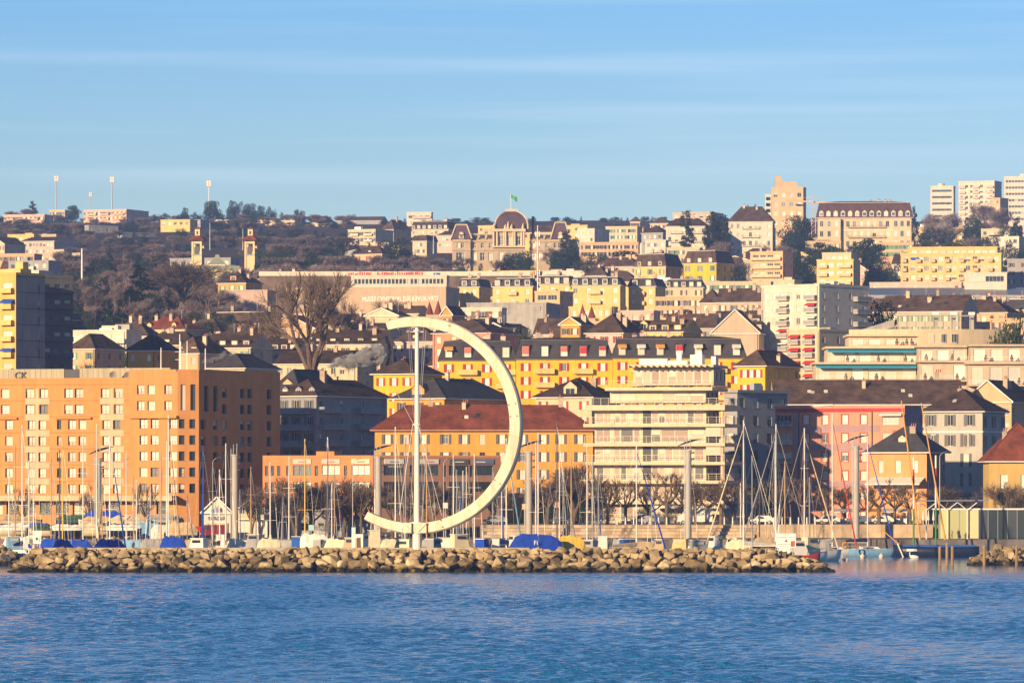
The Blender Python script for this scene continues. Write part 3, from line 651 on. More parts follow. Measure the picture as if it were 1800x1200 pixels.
def dish(px, r, z):
    p = L2(c0) + uf * fa(px) * (cm - c0).length + vf * 3; d = MB()
    rings = [[(p.x + math.cos(t) * rr, p.y - .1 - (rr * rr) * .0 + (.5 * (1 - rr / r) if rr else .5), z + math.sin(t) * rr) for t in [2 * math.pi * k / 16 for k in range(16)]] for rr in (r, r * .7, r * .35, .01)]
    d.loft(rings, cap=False); d.bar((p.x, p.y + .5, z), (p.x, p.y + .6, HA), .08); d.bar((p.x, p.y + .3, z), (p.x, p.y - .7, z), .04)
    d.obj('satellite_dish', plain('dish_grey', (.30, .26, .23)), hotel)
dish(187, .75, HA + 1.1); dish(214, .85, HA + .9)
for px, yt in ((283, 611), (316, 587), (317.5, 600), (329, 599), (361, 612)):
    m_ = MB(); pp = V2(X(px, 1084), 1084) - ho; zt_ = Z(yt, 1084) - hz0; m_.bar((pp.x, pp.y, HA + .5), (pp.x, pp.y, zt_), .14, 6, 0, .09)
    if px == 316:
        for z in (.45, .62): m_.bar((pp.x - .9, pp.y, HA + (zt_ - HA) * z), (pp.x + .9, pp.y, HA + (zt_ - HA) * z), .06)
    m_.obj('roof_mast', M_WHITE, hotel)

# --- low orange shop building: two wings meeting at an obtuse corner
D = 1062; a0 = V2(X(459, D), D + 6.5); a1 = V2(X(655, D), D); a2 = V2(X(880, D), D + 12); wB = wallm('orange_brick', (.62, .25, .09)); wC = wallm('orange_brick_shade', (.36, .20, .13))  # the turned wing's shade is put into its browner brick colour
LB = {'pane': 'b', 'nv': 2, 'frame': 'dark', 'fr': .1, 'noblind': 1}; LD = {'pane': 'd', 'nv': 2, 'frame': 'dark', 'fr': .1, 'noblind': 1}; LN = {'pane': 'd', 'nv': 0, 'frame': 'dark', 'noblind': 1}
f1 = lambda p: (p - 459) / 196; f2 = lambda p: (p - 655) / 225
shop, lpS, HS = bld('shop_building', 'low orange brick building with wide shop windows and sign panels', [a0, a1, a2, a2 + V2(-6, 14), a0 + V2(3, 16)], 803, D, [wB, wC, wC],
    {0: [grid(w=3.6, h=1.9, t0=1.5, fh=3.1, nf=3, st=LB, cols=[f1(p) for p in (530, 581, 634)]), grid(w=.65, h=1.9, t0=1.6, fh=3.1, nf=3, st=LN, cols=[f1(p) for p in (466, 477, 488, 504, 555, 607)])],
     1: [grid(w=4.2, h=1.9, t0=1.5, fh=3.1, nf=3, st=LD, cols=[f2(p) for p in (692, 753, 806, 850)]), grid(w=.7, h=2.2, t0=1.5, fh=3.1, nf=3, st=LN, cols=[f2(p) for p in (722, 781, 828)])]}, ('flat', .3, 0), see=930)
so = V2(a0.x, a0.y)
signm = [plain('sign_pink', (.66, .45, .38)), plain('sign_cream', (.72, .60, .40)), plain('sign_white', (.66, .62, .58)), plain('sign_dark', (.10, .09, .09)), plain('sign_blue', (.14, .16, .28)), plain('sign_red', (.55, .06, .05))]
def sgn(p, q, fr, wd, mi, tx, tm):
    u = (q - p).normalized(); c = (p - so) + u * ((q - p).length * fr - wd / 2); s = MB(); s.obox(c, u, wd, -.2, 0, HS - 1.25, HS - .35); o = s.obj('shop_sign', signm[mi], shop)
    c2_ = c + u * .5 - V2(-u.y, u.x) * .23; text(tx, .62, (c2_.x, c2_.y, HS - 1.0), (R(90), 0, math.atan2(u.y, u.x)), tm, o, .01)
for fr, mi, tm in ((f1(530), 0, M_BRICK), (f1(581), 0, signm[5]), (f1(634), 1, M_DARK)):
    s = MB(); u = (a1 - a0).normalized(); c = (a0 - so) + u * ((a1 - a0).length * fr - 1.8); s.obox(c, u, 3.6, -.2, 0, HS - 1.25, HS - .35); o = s.obj('shop_sign', signm[mi], shop)
    t_ = MB(); t_.obox(c + u * 1.0, u, 1.7, -.215, -.2, HS - .95, HS - .78); t_.obj('lettering', tm, o)
for fr, mi, tm in ((f2(692), 2, M_DARK), (f2(753), 2, signm[5]), (f2(806), 3, M_WHITE), (f2(850), 4, M_WHITE)):
    s = MB(); u = (a2 - a1).normalized(); c = (a1 - so) + u * ((a2 - a1).length * fr - 2.0); s.obox(c, u, 4.0, -.2, 0, HS - 1.25, HS - .35); o = s.obj('shop_sign', signm[mi], shop)
    t_ = MB(); t_.obox(c + u * (.3 if mi > 3 else 1.1), u, 1.9, -.215, -.2, HS - .95, HS - .78); t_.obj('lettering', tm, o)
s = MB(); u = (a1 - a0).normalized(); s.obox((a0 - so) + u * 10.5 + V2(0, 4), u, 3.6, 0, 3, HS + .03, HS + 1.1); s.obj('roof_box', wB, shop)

# --- long ochre building with the red hipped roof
D = 1112; f3 = lambda p: (p - 659) / (1042 - 659); GS = {'shut': 'grey', 'pane': 'b', 'nv': 1, 'tr': .7}
bld('ochre_building', 'long ochre building with red hipped roof and grey shutters behind the ring', rect(659, 659, 1042, D, 0, 13), 757, D, ORY,
    {0: [grid(w=1.15, h=1.85, t0=.7, fh=3.45, nf=4, st=GS, cols=[f3(p) for p in (681, 713, 745, 783, 816, 882, 918, 955, 986, 1019)]), grid(w=1.1, h=2.0, t0=.7, fh=3.45, nf=2, st={'frame': 'brown', 'pane': 'd'}, cols=[f3(848)])], 3: [grid(3, w=1.1, h=1.8, t0=.8, fh=3.45, nf=3, st=GS)]},
    ('hip', 4.9, 1.0), M_TILER, see=930, skylights=4, chim=3, trim=wallm('fascia_pink', (.55, .33, .25)))

# --- cream terrace apartments
D = 1050; uc, vc = dirs(-12); k_ = D / F / math.cos(R(12)); t0 = V2(X(1274, D), D) - uc * (248 * k_)
UC = lambda px: (px - 1026) * k_
CT = wallm('terrace_cream', (.66, .55, .37)); CTD = wallm('terrace_cream_shade', (.42, .36, .33)); RAIL = plain('rail_cream', (.74, .66, .50)); BLB = plain('blind_peach', (.66, .50, .38)); GLZ = plain('balcony_glass', (.62, .56, .42), .15, spec=.5)  # side walls get a duller cream, so their shade sits in the colour
terr = thing('terrace_apartments', 'cream apartment block with stacked glazed terraces and long railings', 'building', (t0.x, t0.y, 4.2))
SEEN.append((1020, 1350, 630, 930, D)); OCC.append((t0.x, t0.x + 34, t0.y - 8, t0.y + 22)); zz = lambda py: Z(py, D) - 4.2
NB = {'pane': 'p', 'nv': 0, 'fr': .09, 'sill': 0, 'noblind': 1, 'dep': .12}
def tfloor(pyt, pyb, a, b, dpth, panes, gaps=()):
    """a recessed glazed storey between slabs"""
    w_ = MB(); z0, z1 = zz(pyb), zz(pyt); o = uc * UC(a) + vc * 2.2
    P4 = [o, uc * UC(b) + vc * 2.2, uc * UC(b) + vc * dpth, uc * UC(a) + vc * dpth]; ops = []
    for pa, pb in panes: ops.append((UC(pa) - UC(a), UC(pb) - UC(a), z0 + .12, z1 - .25))
    good, u, n = facade(w_, P4[0], P4[1], z0, z1, ops, .12, 0)
    side = [(2 + i * 4.4, 3.6 + i * 4.4, z0 + .9, z1 - .6) for i in range(3)]
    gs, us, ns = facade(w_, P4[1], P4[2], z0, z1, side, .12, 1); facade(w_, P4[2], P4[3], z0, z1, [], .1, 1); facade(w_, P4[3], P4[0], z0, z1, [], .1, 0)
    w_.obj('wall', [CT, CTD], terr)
    for g in good:
        st = dict(NB); 
        if (g[1] - g[0]) > 2.6: st['nv'] = 1
        if rnd.random() < .22: st['blind'] = rnd.choice((.5, 1.0))
        p = P4[0] + u * g[0]; ob('window', winmesh(g[1] - g[0], g[3] - g[2], st), terr, (p.x, p.y, g[2]), math.atan2(u.y, u.x))
    for g in gs: p = P4[1] + us * g[0]; ob('window', winmesh(g[1] - g[0], g[3] - g[2], {**NB, 'pane': 'd', 'frame': 'dark'}), terr, (p.x, p.y, g[2]), math.atan2(us.y, us.x))
def slab(py, a, b, dpth, th=.6, rail=True, ext=0):
    z = zz(py); s = MB(); s.obox(uc * UC(a), uc, UC(b) - UC(a), 0, dpth, z - th, z, 0); o = s.obj('slab', [CT], terr)
    if rail:
        r_ = MB(); A, B_ = uc * (UC(a) + .15) + vc * .15, uc * (UC(b) - .15) + vc * .15; railing(r_, A, B_, z, 1.25, 1.4, 0); r_.obj('railing', RAIL, terr)
        r_ = MB(); railing(r_, B_ + vc * .15, B_ + vc * (dpth - 1), z, 1.25, 1.4, 0); r_.obj('railing', RAIL, terr)
seqs = [[(1045, 1058), (1059, 1071), (1077, 1087), (1088, 1098), (1099, 1110), (1111, 1122), (1143, 1154), (1155, 1166), (1167, 1179), (1180, 1192), (1193, 1204), (1205, 1217), (1218, 1234)],
        [(1045, 1070), (1076, 1087), (1088, 1110), (1111, 1122), (1142, 1158), (1159, 1207), (1213, 1235)]]
for i, (pt, pb) in enumerate(((716, 744), (748, 778), (782, 811), (816, 844), (850, 880), (884, 915))):
    tfloor(pt, pb, 1042, 1238, 16, seqs[0] if i != 1 else seqs[1]); slab(pb if i < 5 else 915, 1026, 1274, 18)
    dk = MB(); dk.obox(uc * UC(1127) + vc * 2.13, uc, UC(1141) - UC(1127), 0, .06, zz(pb) + .1, zz(pt) - .2); dk.obj('loggia_shade_panel', M_DARK, terr)  # flat dark panel painted in place of a shaded recess
    cl = MB(); cl.bar((*(uc * UC(1268) + vc * 1), zz(pb)), (*(uc * UC(1268) + vc * 1), zz(pt)), .28, 8); cl.obj('column', CT, terr)
    for pa, pb_ in ((1028, 1041), (1240, 1266)):
        if rnd.random() < .45: bl = MB(); bl.obox(uc * UC(pa) + vc * .6, uc, UC(pb_) - UC(pa), 0, .05, zz(pb) + 1.2, zz(pt) - .05); bl.obj('sun_blind', BLB, terr)
tfloor(683, 707, 1069, 1237, 16, [(1071, 1087), (1088, 1114), (1162, 1184), (1185, 1208), (1210, 1234)]); slab(711, 1028, 1274, 18, 1.0)
tfloor(646, 676, 1110, 1251, 15, [(1113 + 14.8 * i, 1126.5 + 14.8 * i) for i in range(9)]); slab(680, 1064, 1252, 17, .6)
slab(640, 1104, 1254, 16, .5, rail=False)
for i in range(14): s = MB(); s.obox(uc * UC(1106 + 10.4 * i), uc, .25, -1.1, 0, zz(641.5) - .3, zz(641.5)); s.obj('pergola_beam', CT, terr)
for a, b, y, h in ((1115, 1165, 640, 1.2), (1166, 1200, 640, .8), (1205, 1226, 640, 1.9), (1242, 1250, 640, 1.6)): s = MB(); s.obox(uc * UC(a) + vc * 5, uc, UC(b) - UC(a), 0, 3, zz(y) + .01, zz(y) + h); s.obj('roof_box', M_WHITE, terr)
for a in (1178, 1214): s = MB(); s.obox(uc * UC(a) + vc * 7, uc, .9, 0, .9, zz(640) + .02, zz(617)); s.obj('chimney', [M_WHITE], terr)
s = MB(); s.obox(uc * UC(1030) + vc * .5, uc, 26, 0, 15, 0, zz(916)); s.obj('plinth', [BEI], terr)
aw = MB(); aw.obox(uc * UC(1150) + vc * -1.5, uc, 14, 0, 2, zz(893), zz(888)); aw.obj('awning', AWN['white'], terr)
p = uc * UC(1232) - vc * 1.55; text('RESTAURANT', .8, (p.x - 2, p.y, zz(892)), (R(90), 0, R(-12)), M_DARK, terr, .01)
# shaded wing beside it
bld('apartment_wing', 'shaded blue-grey apartment wing with balconies right of the cream terraces', rect(1274, 1296, 1362, 1100, -40, 16), 690, 1100, GRY, {0: [grid(2, 1.6, 1.8, 1, 3.4, 6, st={'pane': 'd'})], 1: [grid(4, 1.6, 1.9, 1, 3.4, 7, st={'pane': 'd', 'frame': 'dark'})]}, ('flat', .4, .6), boxes=2)

# --- pink building
D = 1074; ff = lambda p: (p - 1367) / 223; RS = {'sur': 'red', 'pane': 'b', 'nv': 1, 'sill': 0}
pts = rect(1367, 1590, 1628, D, -24)
pink, lpP, HP = bld('pink_apartments', 'salmon pink apartment block with red window surrounds and mauve bands', pts, 716, D, [SAL, wallm('salmon_shade_side', (.40, .27, .31))],  # right side's purple shade is put into its wall colour
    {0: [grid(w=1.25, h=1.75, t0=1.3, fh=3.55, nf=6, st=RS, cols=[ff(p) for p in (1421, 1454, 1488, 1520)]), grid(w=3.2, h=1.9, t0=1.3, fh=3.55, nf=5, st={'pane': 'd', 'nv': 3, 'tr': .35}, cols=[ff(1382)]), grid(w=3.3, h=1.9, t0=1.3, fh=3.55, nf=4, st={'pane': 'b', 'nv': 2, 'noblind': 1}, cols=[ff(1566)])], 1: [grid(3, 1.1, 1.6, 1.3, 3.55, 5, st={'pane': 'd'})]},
    ('flat', .3, .1), see=930)
u, v = dirs(-24); Wp = (pts[1] - pts[0]).length
for a, b, z0, z1, nm, m in ((0, .085, 0, HP - .9, 'mauve_panel', MAU), (.155, .19, 0, HP - .9, 'mauve_panel', MAU)): pass
for k in range(5):
    s = MB(); z = HP - 1.3 - 1.75 - 3.55 * k; s.obox(u * (Wp * ff(1403)), u, Wp * (ff(1548) - ff(1403)), -.03, .05, z - 1.5, z - .25); 
    if k in (0, 1, 3): s.obj('mauve_band', MAU, pink)
for k in range(6): s = MB(); z = HP - .5 - 3.55 * k; s.obox(u * (Wp * ff(1398)), u, Wp * (ff(1410) - ff(1398)), -.035, .05, z - 3.5, z); s.obj('mauve_panel', MAU, pink)
s = MB(); s.obox(u * .2, u, Wp - .4, -.2, .02, HP - .75, HP - .1); s.obj('red_cornice', SHUT['red'], pink)
for a in (1409, 1535): s = MB(); q_ = u * (Wp * ff(a)); s.bar((q_.x - .1, q_.y - .15, 2), (q_.x - .1, q_.y - .15, HP - .7), .09); s.obj('drainpipe', M_DARK, pink)
for k in range(5):
    balcony(pink, u * (Wp * ff(1368)), u, Wp * (ff(1397) - ff(1368)), .9, HP - 3.5 - 3.55 * k, MAU, M_WHITE, .8, False)
awning(pink, u * (Wp * ff(1550)), u, Wp * .17, 1.2, HP - .9, AWN['white'], .4)
s = MB(); s.obox(u * (Wp * .3), u, 4, -.1, .3, HP + .3, HP + .7); s.obj('roof_box', M_WHITE, pink)

# --- grey villa, small orange cafe house, red-roofed house, boathouses
bld('grey_villa', 'grey stone villa with brown hipped roof and grey shutters behind the orange house', rect(1627, 1727, 1776, 1125, -24), 724, 1125, wallm('villa_grey', (.46, .43, .38)),
    {0: [grid(w=1.2, h=2.2, t0=.5, fh=4.0, nf=2, st={'shut': 'grey', 'pane': 'd'}, cols=[.12, .45, .78]), grid(w=1.2, h=2.5, t0=4.3, fh=3.9, nf=4, st={'shut': 'grey', 'pane': 'b'}, cols=[.16, .72])], 1: [grid(3, 1.2, 2.2, .8, 3.9, 5, st={'shut': 'grey', 'pane': 'd'})]}, ('hip', 4.4, .8), see=925, chim=2, skylights=1, cornice=(4.0,))
cafe, lpc, Hc = bld('cafe_house', 'small orange cafe house with black hipped roof and striped awning by the masts', rect(1531, 1629, 1668, 1048, -24), 796, 1048, [wallm('cafe_orange', (.66, .33, .13)), wallm('cafe_orange_shade', (.30, .19, .17))],  # side wall is the orange darkened, with the shade in the colour
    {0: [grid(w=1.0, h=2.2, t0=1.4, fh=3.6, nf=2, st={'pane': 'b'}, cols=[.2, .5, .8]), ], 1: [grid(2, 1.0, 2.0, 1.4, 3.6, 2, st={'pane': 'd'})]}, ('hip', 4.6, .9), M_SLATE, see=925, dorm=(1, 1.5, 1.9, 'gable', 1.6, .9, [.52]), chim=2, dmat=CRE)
u, v = dirs(-24); awning(cafe, V2(.3, 0) - v * .02, u, (lpc[1] - lpc[0]).length - .6, 3.2, Hc - 4.4, AWN['white'], 1.2); awning(cafe, V2(1.3, 0) - v * .02, u, (lpc[1] - lpc[0]).length - 2, .5, Hc - .75, AWN['white'], .15)
bld('red_roofed_house', 'olive yellow house with steep red tiled roof at the right edge', rect(1738, 1738, 1850, 1012, 0, 12), 812, 1012, OLI, {0: [grid(w=1.3, h=2.4, t0=2.2, fh=4, nf=2, st={'pane': 'b', 'frame': 'white'}, cols=[.24, .56, .86])]}, ('hip', 6.9, .9), M_TILER, see=930, dorm=(1, .8, .7, 'gable', 1.6, 1.5, [.32]), chim=1)
bh = wallm('boathouse_white', (.72, .66, .56))
for i, (a, b, yt, lb) in enumerate(((357, 405, 903, 'white boathouse with a coloured emblem and name on its gable'), (411, 470, 904, 'white boathouse with timber balcony in its gable beside the emblem boathouse'))):
    r_, lp_, Hh = bld('boathouse', lb, rect(a, a, b, 1022, 0, 14), yt, 1022, bh, {0: [grid(3 - i, .8, .9, 1.5, 3, 1, st={'pane': 'd'}, mg=1.2)] if i else []}, ('gy', 2.9 if i == 0 else 2.6, .5), M_SLATE, see=945, zb=2.7)
    Wb = (lp_[1] - lp_[0]).length
    if i == 0:
        tm = [plain('emblem_blue', (.05, .20, .50)), plain('emblem_pale', (.30, .55, .75)), plain('emblem_red', (.55, .12, .10)), plain('emblem_navy', (.03, .05, .18))]
        for k, (x, h) in enumerate(((-.95, 1.1), (-.45, 1.5), (.05, 1.6), (.55, 1.2))):
            s = MB(); s.loft([[(Wb / 2 + x, y_, Hh - .1), (Wb / 2 + x + .42, y_, Hh - .1), (Wb / 2 + x + .42, y_, Hh + h * .7), (Wb / 2 + x + .21, y_, Hh + h), (Wb / 2 + x, y_, Hh + h * .7)] for y_ in (-.32, -.26)]); s.obj('emblem', tm[k], r_)
        [text(ch, 1.05, (Wb / 2 - 1.2 + .8 * k, -.27, Hh - 1.1), (R(90), 0, 0), tm[3], r_, .02, align='CENTER') for k, ch in enumerate('NANA')]
        s = MB(); s.box(.5, Wb - .5, -.3, -.02, .1, Hh - 1.6); s.obj('sliding_door', CRE, r_)
        for k in range(3): s = MB(); s.box(.9 + k * 1.3, .98 + k * 1.3, -.36, -.3, .1, Hh - 1.7); s.obj('door_batten', M_CONC, r_)
    else:
        balcony(r_, V2(.6, 0), V2(1, 0), Wb - 1.2, 1.0, Hh - .7, M_WHITE, CRE, .9)
        for k in range(3): ob('window', winmesh(.9, 1.1, {'dep': -.27, 'pane': 'd', 'sill': 0}), r_, (Wb / 2 - 1.9 + k * 1.3, 0, Hh + .1))
        for k in range(4): s = MB(); s.box(Wb / 2 - 2.2 + k * 1.45, Wb / 2 - 2.1 + k * 1.45, -.5, -.35, Hh - .6, Hh + 1.2); s.obj('post', M_WHITE, r_)
bld('boat_shed', 'long low white and blue boat shed with black roof behind the bare trees', rect(470, 470, 612, 1030, 0, 12), 897, 1030, wallm('shed_grey', (.42, .42, .44)), {0: [grid(8, 1.0, .7, 2.2, 3, 1, st={'pane': 'd', 'nv': 0}, mg=1), grid(2, 1.6, 2.0, 1.6, 3, 1, st={'pane': 'd', 'frame': 'dark'}, cols=[.47, .9])]}, ('gx', 2.0, .5), M_SLATE)
sh2, lps, Hs2 = bld('boat_shed', 'low grey shed with bright pink and orange poster panels left of the ring foot', rect(590, 590, 650, 1027, 0, 8), 910, 1027, wallm('shed_blue', (.26, .29, .36)), {}, ('flat', .3, .1))
for k, c in enumerate(((.65, .10, .28), (.70, .28, .10), (.10, .10, .12))): s = MB(); s.box(.2 + k * 1.6, 1.6 + k * 1.6, -.12, -.02, Hs2 - .2, Hs2 + 1.6); s.obj('poster', plain('poster_%d' % k, c), sh2)

# --- shaded apartments behind the hotel and roofs round them
for (nm, lb, xl, xm, xr, yt, D, ang, wl_, rf, kw) in (
    ('apartment_house', 'shadowed blue-grey apartment house with balconies between the hotel and the ochre building', 484, 556, 676, 697, 1135, -30, wallm('shade_grey', (.30, .30, .32)), ('hip', 3.4, .7), dict(chim=3, dorm=(3, 1.4, 1.3, 'gable', .8, .3))),  # its grey wall colour carries the shade cast by the hotel
    ('house', 'house with steep dark roof and gabled dormer just right of the hotel', 478, 526, 600, 690, 1150, -28, PEA, ('hip', 4.6, .7), dict(chim=1, dorm=(1, 2.2, 1.6, 'gable', .6, .4))),
    ('house', 'cream house with red shutters and dark roof behind the hotel corner', 366, 430, 484, 648, 1160, -25, CRE, ('hip', 3.0, .6), dict(chim=1)),
    ('house', 'house with black hipped roof and central gable dormer above the red roof', 692, 781, 900, 701, 1172, -30, ORY, ('hip', 4.2, .8), dict(chim=1, dorm=(1, 3.0, 1.8, 'gable', .5, .3, [.45]))),
    ('house', 'cream house with gabled dormer between the yellow row and the cream terraces', 942, 1040, 1090, 699, 1182, -25, CRE, ('hip', 4.0, .8), dict(chim=1, dorm=(1, 3.0, 2.0, 'gable', .5, .3, [.6]))),
    ('house', 'bright yellow house with red shutters left of the ring mast', 656, 728, 776, 658, 1232, -26, YEL, ('hip', 3.3, .7), dict(chim=1)),
    ('house', 'yellow house with brown hipped roof right of the long yellow row', 1297, 1345, 1412, 644, 1255, -26, YEL, ('hip', 3.5, .7), dict(chim=2))):
    st = {'shut': 'red', 'pane': 'b'} if 'red shut' in lb or 'yellow' in lb else {'pane': 'd', 'shut': 'grey'} if 'shadow' in lb else {'pane': 'c', 'shut': 'brown'}
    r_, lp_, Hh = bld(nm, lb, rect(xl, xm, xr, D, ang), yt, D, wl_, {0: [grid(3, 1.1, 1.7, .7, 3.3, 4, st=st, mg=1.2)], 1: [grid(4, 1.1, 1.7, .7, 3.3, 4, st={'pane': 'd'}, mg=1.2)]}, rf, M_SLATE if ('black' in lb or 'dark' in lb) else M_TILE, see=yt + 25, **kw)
    if nm == 'apartment_house':
        u, v = dirs(ang)
        us_ = (lp_[2] - lp_[1]).normalized(); Ls_ = (lp_[2] - lp_[1]).length
        for k in range(6):
            for t in (.04, .55): balcony(r_, lp_[1] + us_ * (Ls_ * t), us_, Ls_ * .36, 1.3, Hh - 3.0 - 3.3 * k, M_CONC, mat('balcony_blue', (.25, .30, .36)), 1.0)
        for k in range(5): balcony(r_, V2(.3, 0), u, (lp_[1] - lp_[0]).length * .85, 1.4, Hh - 3.2 - 3.3 * k, M_CONC, mat('balcony_blue', (.25, .30, .36)), 1.0)
# --- long dark roof behind the pink block
bld('terrace_roof_house', 'long terraced house with dark brown roof and firewall behind the pink block', rect(1364, 1690, 1690, 1150, 0, 16), 712, 1150, BEI, {0: [grid(12, 1, 1.5, .6, 3, 3)]}, ('gx', 5.0, .5), see=712, chim=3, skylights=5)
for a in (1375, 1524): s = MB(); p0 = V2(X(a, 1150), 1149.4); s.loft([[(x, p0.y, Z(714, 1150)), (x, p0.y + 9, Z(668, 1150)), (x, p0.y + 18, Z(714, 1150))] for x in (p0.x, p0.x + .5)]); tag(s.obj('firewall', M_CHIM), 'sloping roof firewall %s on the long dark roof' % ('at the left end' if a < 1400 else 'in the middle'), 'wall')
bld('gabled_house', 'beige gabled house with red roof edges behind the grey villa', rect(1700, 1778, 1830, 1160, -26), 708, 1160, PEA, {0: [grid(3, 1, 1.5, 1, 3, 3)], 1: [grid(3, 1, 1.5, 1, 3, 3, st={'pane': 'd'})]}, ('gy', 4.5, .6), see=740, chim=2)
# --- big yellow row
D = 1290; YR = {'shut': 'red', 'pane': 'b', 'nv': 1, 'noblind': 1}
for i, (a, b, yt, lb) in enumerate(((772, 906, 634, 'left section of the long yellow apartment row with grey mansard'), (907, 1076, 632, 'middle section of the long yellow apartment row, with balconies'), (1077, 1311, 630, 'right section of the long yellow apartment row with grey mansard'))):
    Dd = D - i * 5; n = round((b - a) / 33)
    r_, lp_, Hh = bld('yellow_apartments', lb, rect(a, a, b, Dd, 0, 14), yt, Dd, YEL, {0: [grid(n, 1.15, 1.75, .8, 3.1, 5, st=YR, mg=1.6)]}, ('mans', 5.0, .35), M_SLATE, see=700, group='sections of the yellow row', chim=3, trim=plain('mans_trim', (.14, .12, .10)))
    Wy = (lp_[1] - lp_[0]).length
    for k in range(n):
        cxx = Wy * (k + .5) / n; kind = rnd.choice('rrwbw'); s = MB()
        s.box(cxx - 1.0, cxx + 1.0, -.1, 2.6, Hh + .5, Hh + 3.25, 0); s.box(cxx - 1.1, cxx + 1.1, -.25, 2.7, Hh + 3.25, Hh + 3.42, 0); dd = s.obj('dormer', M_SLATE, r_)
        ob('window', winmesh(1.5, 2.2, {'dep': -.02, 'sill': 0, 'pane': 'b', 'nv': 1, **({'blind': rnd.choice((.5, 1.0))} if kind != 'w' else {})}), dd, (cxx - .75, -.12, Hh + .8))
        if kind == 'r': s = MB(); s.box(cxx - .72, cxx + .72, -.28, -.22, Hh + 1.2 + rnd.random(), Hh + 2.95); s.obj('roller_shutter', rnd.choice((AWN['red'], AWN['red'], plain('shutter_pink', (.60, .16, .12)))), dd)
        if kind == 'b': awning(dd, V2(cxx - 1, -.15), V2(1, 0), 2, 1.0, Hh + 3.2, AWN[rnd.choice(('orange', 'white'))], .6)
    for k in range(1, n, 2):
        for f in range(3): balcony(r_, V2(Wy * (k + .5) / n - 2.2, 0), V2(1, 0), 4.4, 1.2, Hh - 3.1 * (f + 1) + .1, CRY, CRY, 1.0)
# ------------------------------------------------------------------ the town climbing the hill
def C(name, label, xl, xm, xr, yt, D, ang, wl_, roof, rh, see, n=None, nf=3, fh=3.0, w=1.15, h=1.6, t0=.7, st=None, sst=None, L=None, ns=None, bal=None, ov=.45, rm=None, **kw):
    """one town building; rh is the roof height in photo rows"""
    pts = rect(xl, xm, xr, D, ang, L); W = (pts[1] - pts[0]).length; Ls = (pts[2] - pts[1]).length
    st = st or {'pane': 'c', 'shut': rnd.choice(('brown', 'grey', 'green', None, None))}
    st = {k: v for k, v in st.items() if v is not None}
    n = n or max(2, int(W / 3.3)); ns = ns or max(2, int(Ls / 4)); side = 1 if ang <= 0 else 3
    faces = {0: [grid(n, w, h, t0, fh, nf, 1.0, st)], side: [grid(ns, 1.1, h, t0, fh, nf, 1.2, sst or {'pane': 'd'})]}
    r_, lp_, H_ = bld(name, label, pts, yt, D, wl_, faces, (roof, max(.3, rh * D / F), ov if roof != 'flat' else .12), rm, see=see, **kw)
    if D < 1750:
        u = (lp_[1] - lp_[0]) / W; nn_ = V2(u.y, -u.x)
        for t in (.03, .97): s_ = MB(); q = u * (W * t) + nn_ * .1; s_.bar((q.x, q.y, .5), (q.x, q.y, H_ - .05), .07, 5); s_.obj('drainpipe', M_CONC if D > 1500 else M_DARK, r_)
        if roof != 'flat' and rnd.random() < .7:
            s_ = MB(); q = u * (W * rnd.uniform(.2, .8)) + (lp_[3] - lp_[0]) * .5; z1 = H_ + rh * D / F; s_.bar((q.x, q.y, z1 - 1.5), (q.x, q.y, z1 + 2.2), .05, 4)
            for k in range(3): s_.bar((q.x - .5 + .1 * k, q.y, z1 + 2.1 - .4 * k), (q.x + .5 - .1 * k, q.y, z1 + 2.1 - .4 * k), .03, 4)
            s_.obj('aerial', M_METAL, r_)
    if bal:
        u = (lp_[1] - lp_[0]) / W
        for a, b in bal[0]:
            for f in range(bal[1]): balcony(r_, u * (W * a), u, W * (b - a), 1.2, H_ - t0 - h - f * fh - .1, wl_ if not isinstance(wl_, list) else wl_[0], bal[2], .95, bal[3] if len(bal) > 3 else True)
    return r_, lp_, H_
BR = {'pane': 'b', 'nv': 1}; SH = lambda c: {'pane': 'c', 'shut': c}
# left edge tower block
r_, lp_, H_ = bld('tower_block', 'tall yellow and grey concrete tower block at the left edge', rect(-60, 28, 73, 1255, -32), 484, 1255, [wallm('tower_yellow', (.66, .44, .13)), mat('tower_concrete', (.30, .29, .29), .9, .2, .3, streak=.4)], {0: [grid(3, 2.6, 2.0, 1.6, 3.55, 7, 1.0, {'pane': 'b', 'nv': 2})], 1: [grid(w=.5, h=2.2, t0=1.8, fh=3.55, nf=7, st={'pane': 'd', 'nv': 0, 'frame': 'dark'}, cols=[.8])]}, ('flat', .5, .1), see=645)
u, v = dirs(-32); W_ = (lp_[1] - lp_[0]).length
for f in range(7):
    for k in range(3): balcony(r_, u * (W_ * (k + .12) / 3), u, W_ * .26, 1.3, H_ - 3.7 - 3.55 * f, wallm('tower_yellow', (.66, .44, .13)), CRY, .95)
    s = MB(); s.obox(lp_[1] + v * .0, v, (lp_[2] - lp_[1]).length, -.06, .02, H_ - .2 - 3.55 * f, H_ - .05 - 3.55 * f); s.obj('floor_joint', M_DARK, r_)
awning(r_, u * (W_ * .72), u, W_ * .26, 1.4, H_ - 5.2, AWN['blue'], .7); awning(r_, u * (W_ * .72), u, W_ * .26, 1.4, H_ - 16, AWN['blue'], .5)
s = MB(); s.obox(u * 6 + v * 3, u, 6, 0, 4, H_ + .1, H_ + 1.6); s.obox(u * 9.2 + v * 5, u, 2.0, 0, 2, H_ + .1, H_ + 3.2); s.obj('roof_box', CRY, r_)
r2, lp2, H2 = bld('tower_block', 'dark shaded rear half of the left tower, with stacked balconies', rect(66, 74, 115, 1275, -55), 488, 1275, mat('tower_shade_dark', (.12, .12, .13), .9, .2, .3), {1: [grid(3, 1.6, 1.8, 1.4, 3.6, 7, .6, {'pane': 'd', 'frame': 'dark'})]}, ('flat', .5, .1))  # shaded half: its darkness is put into the wall colour
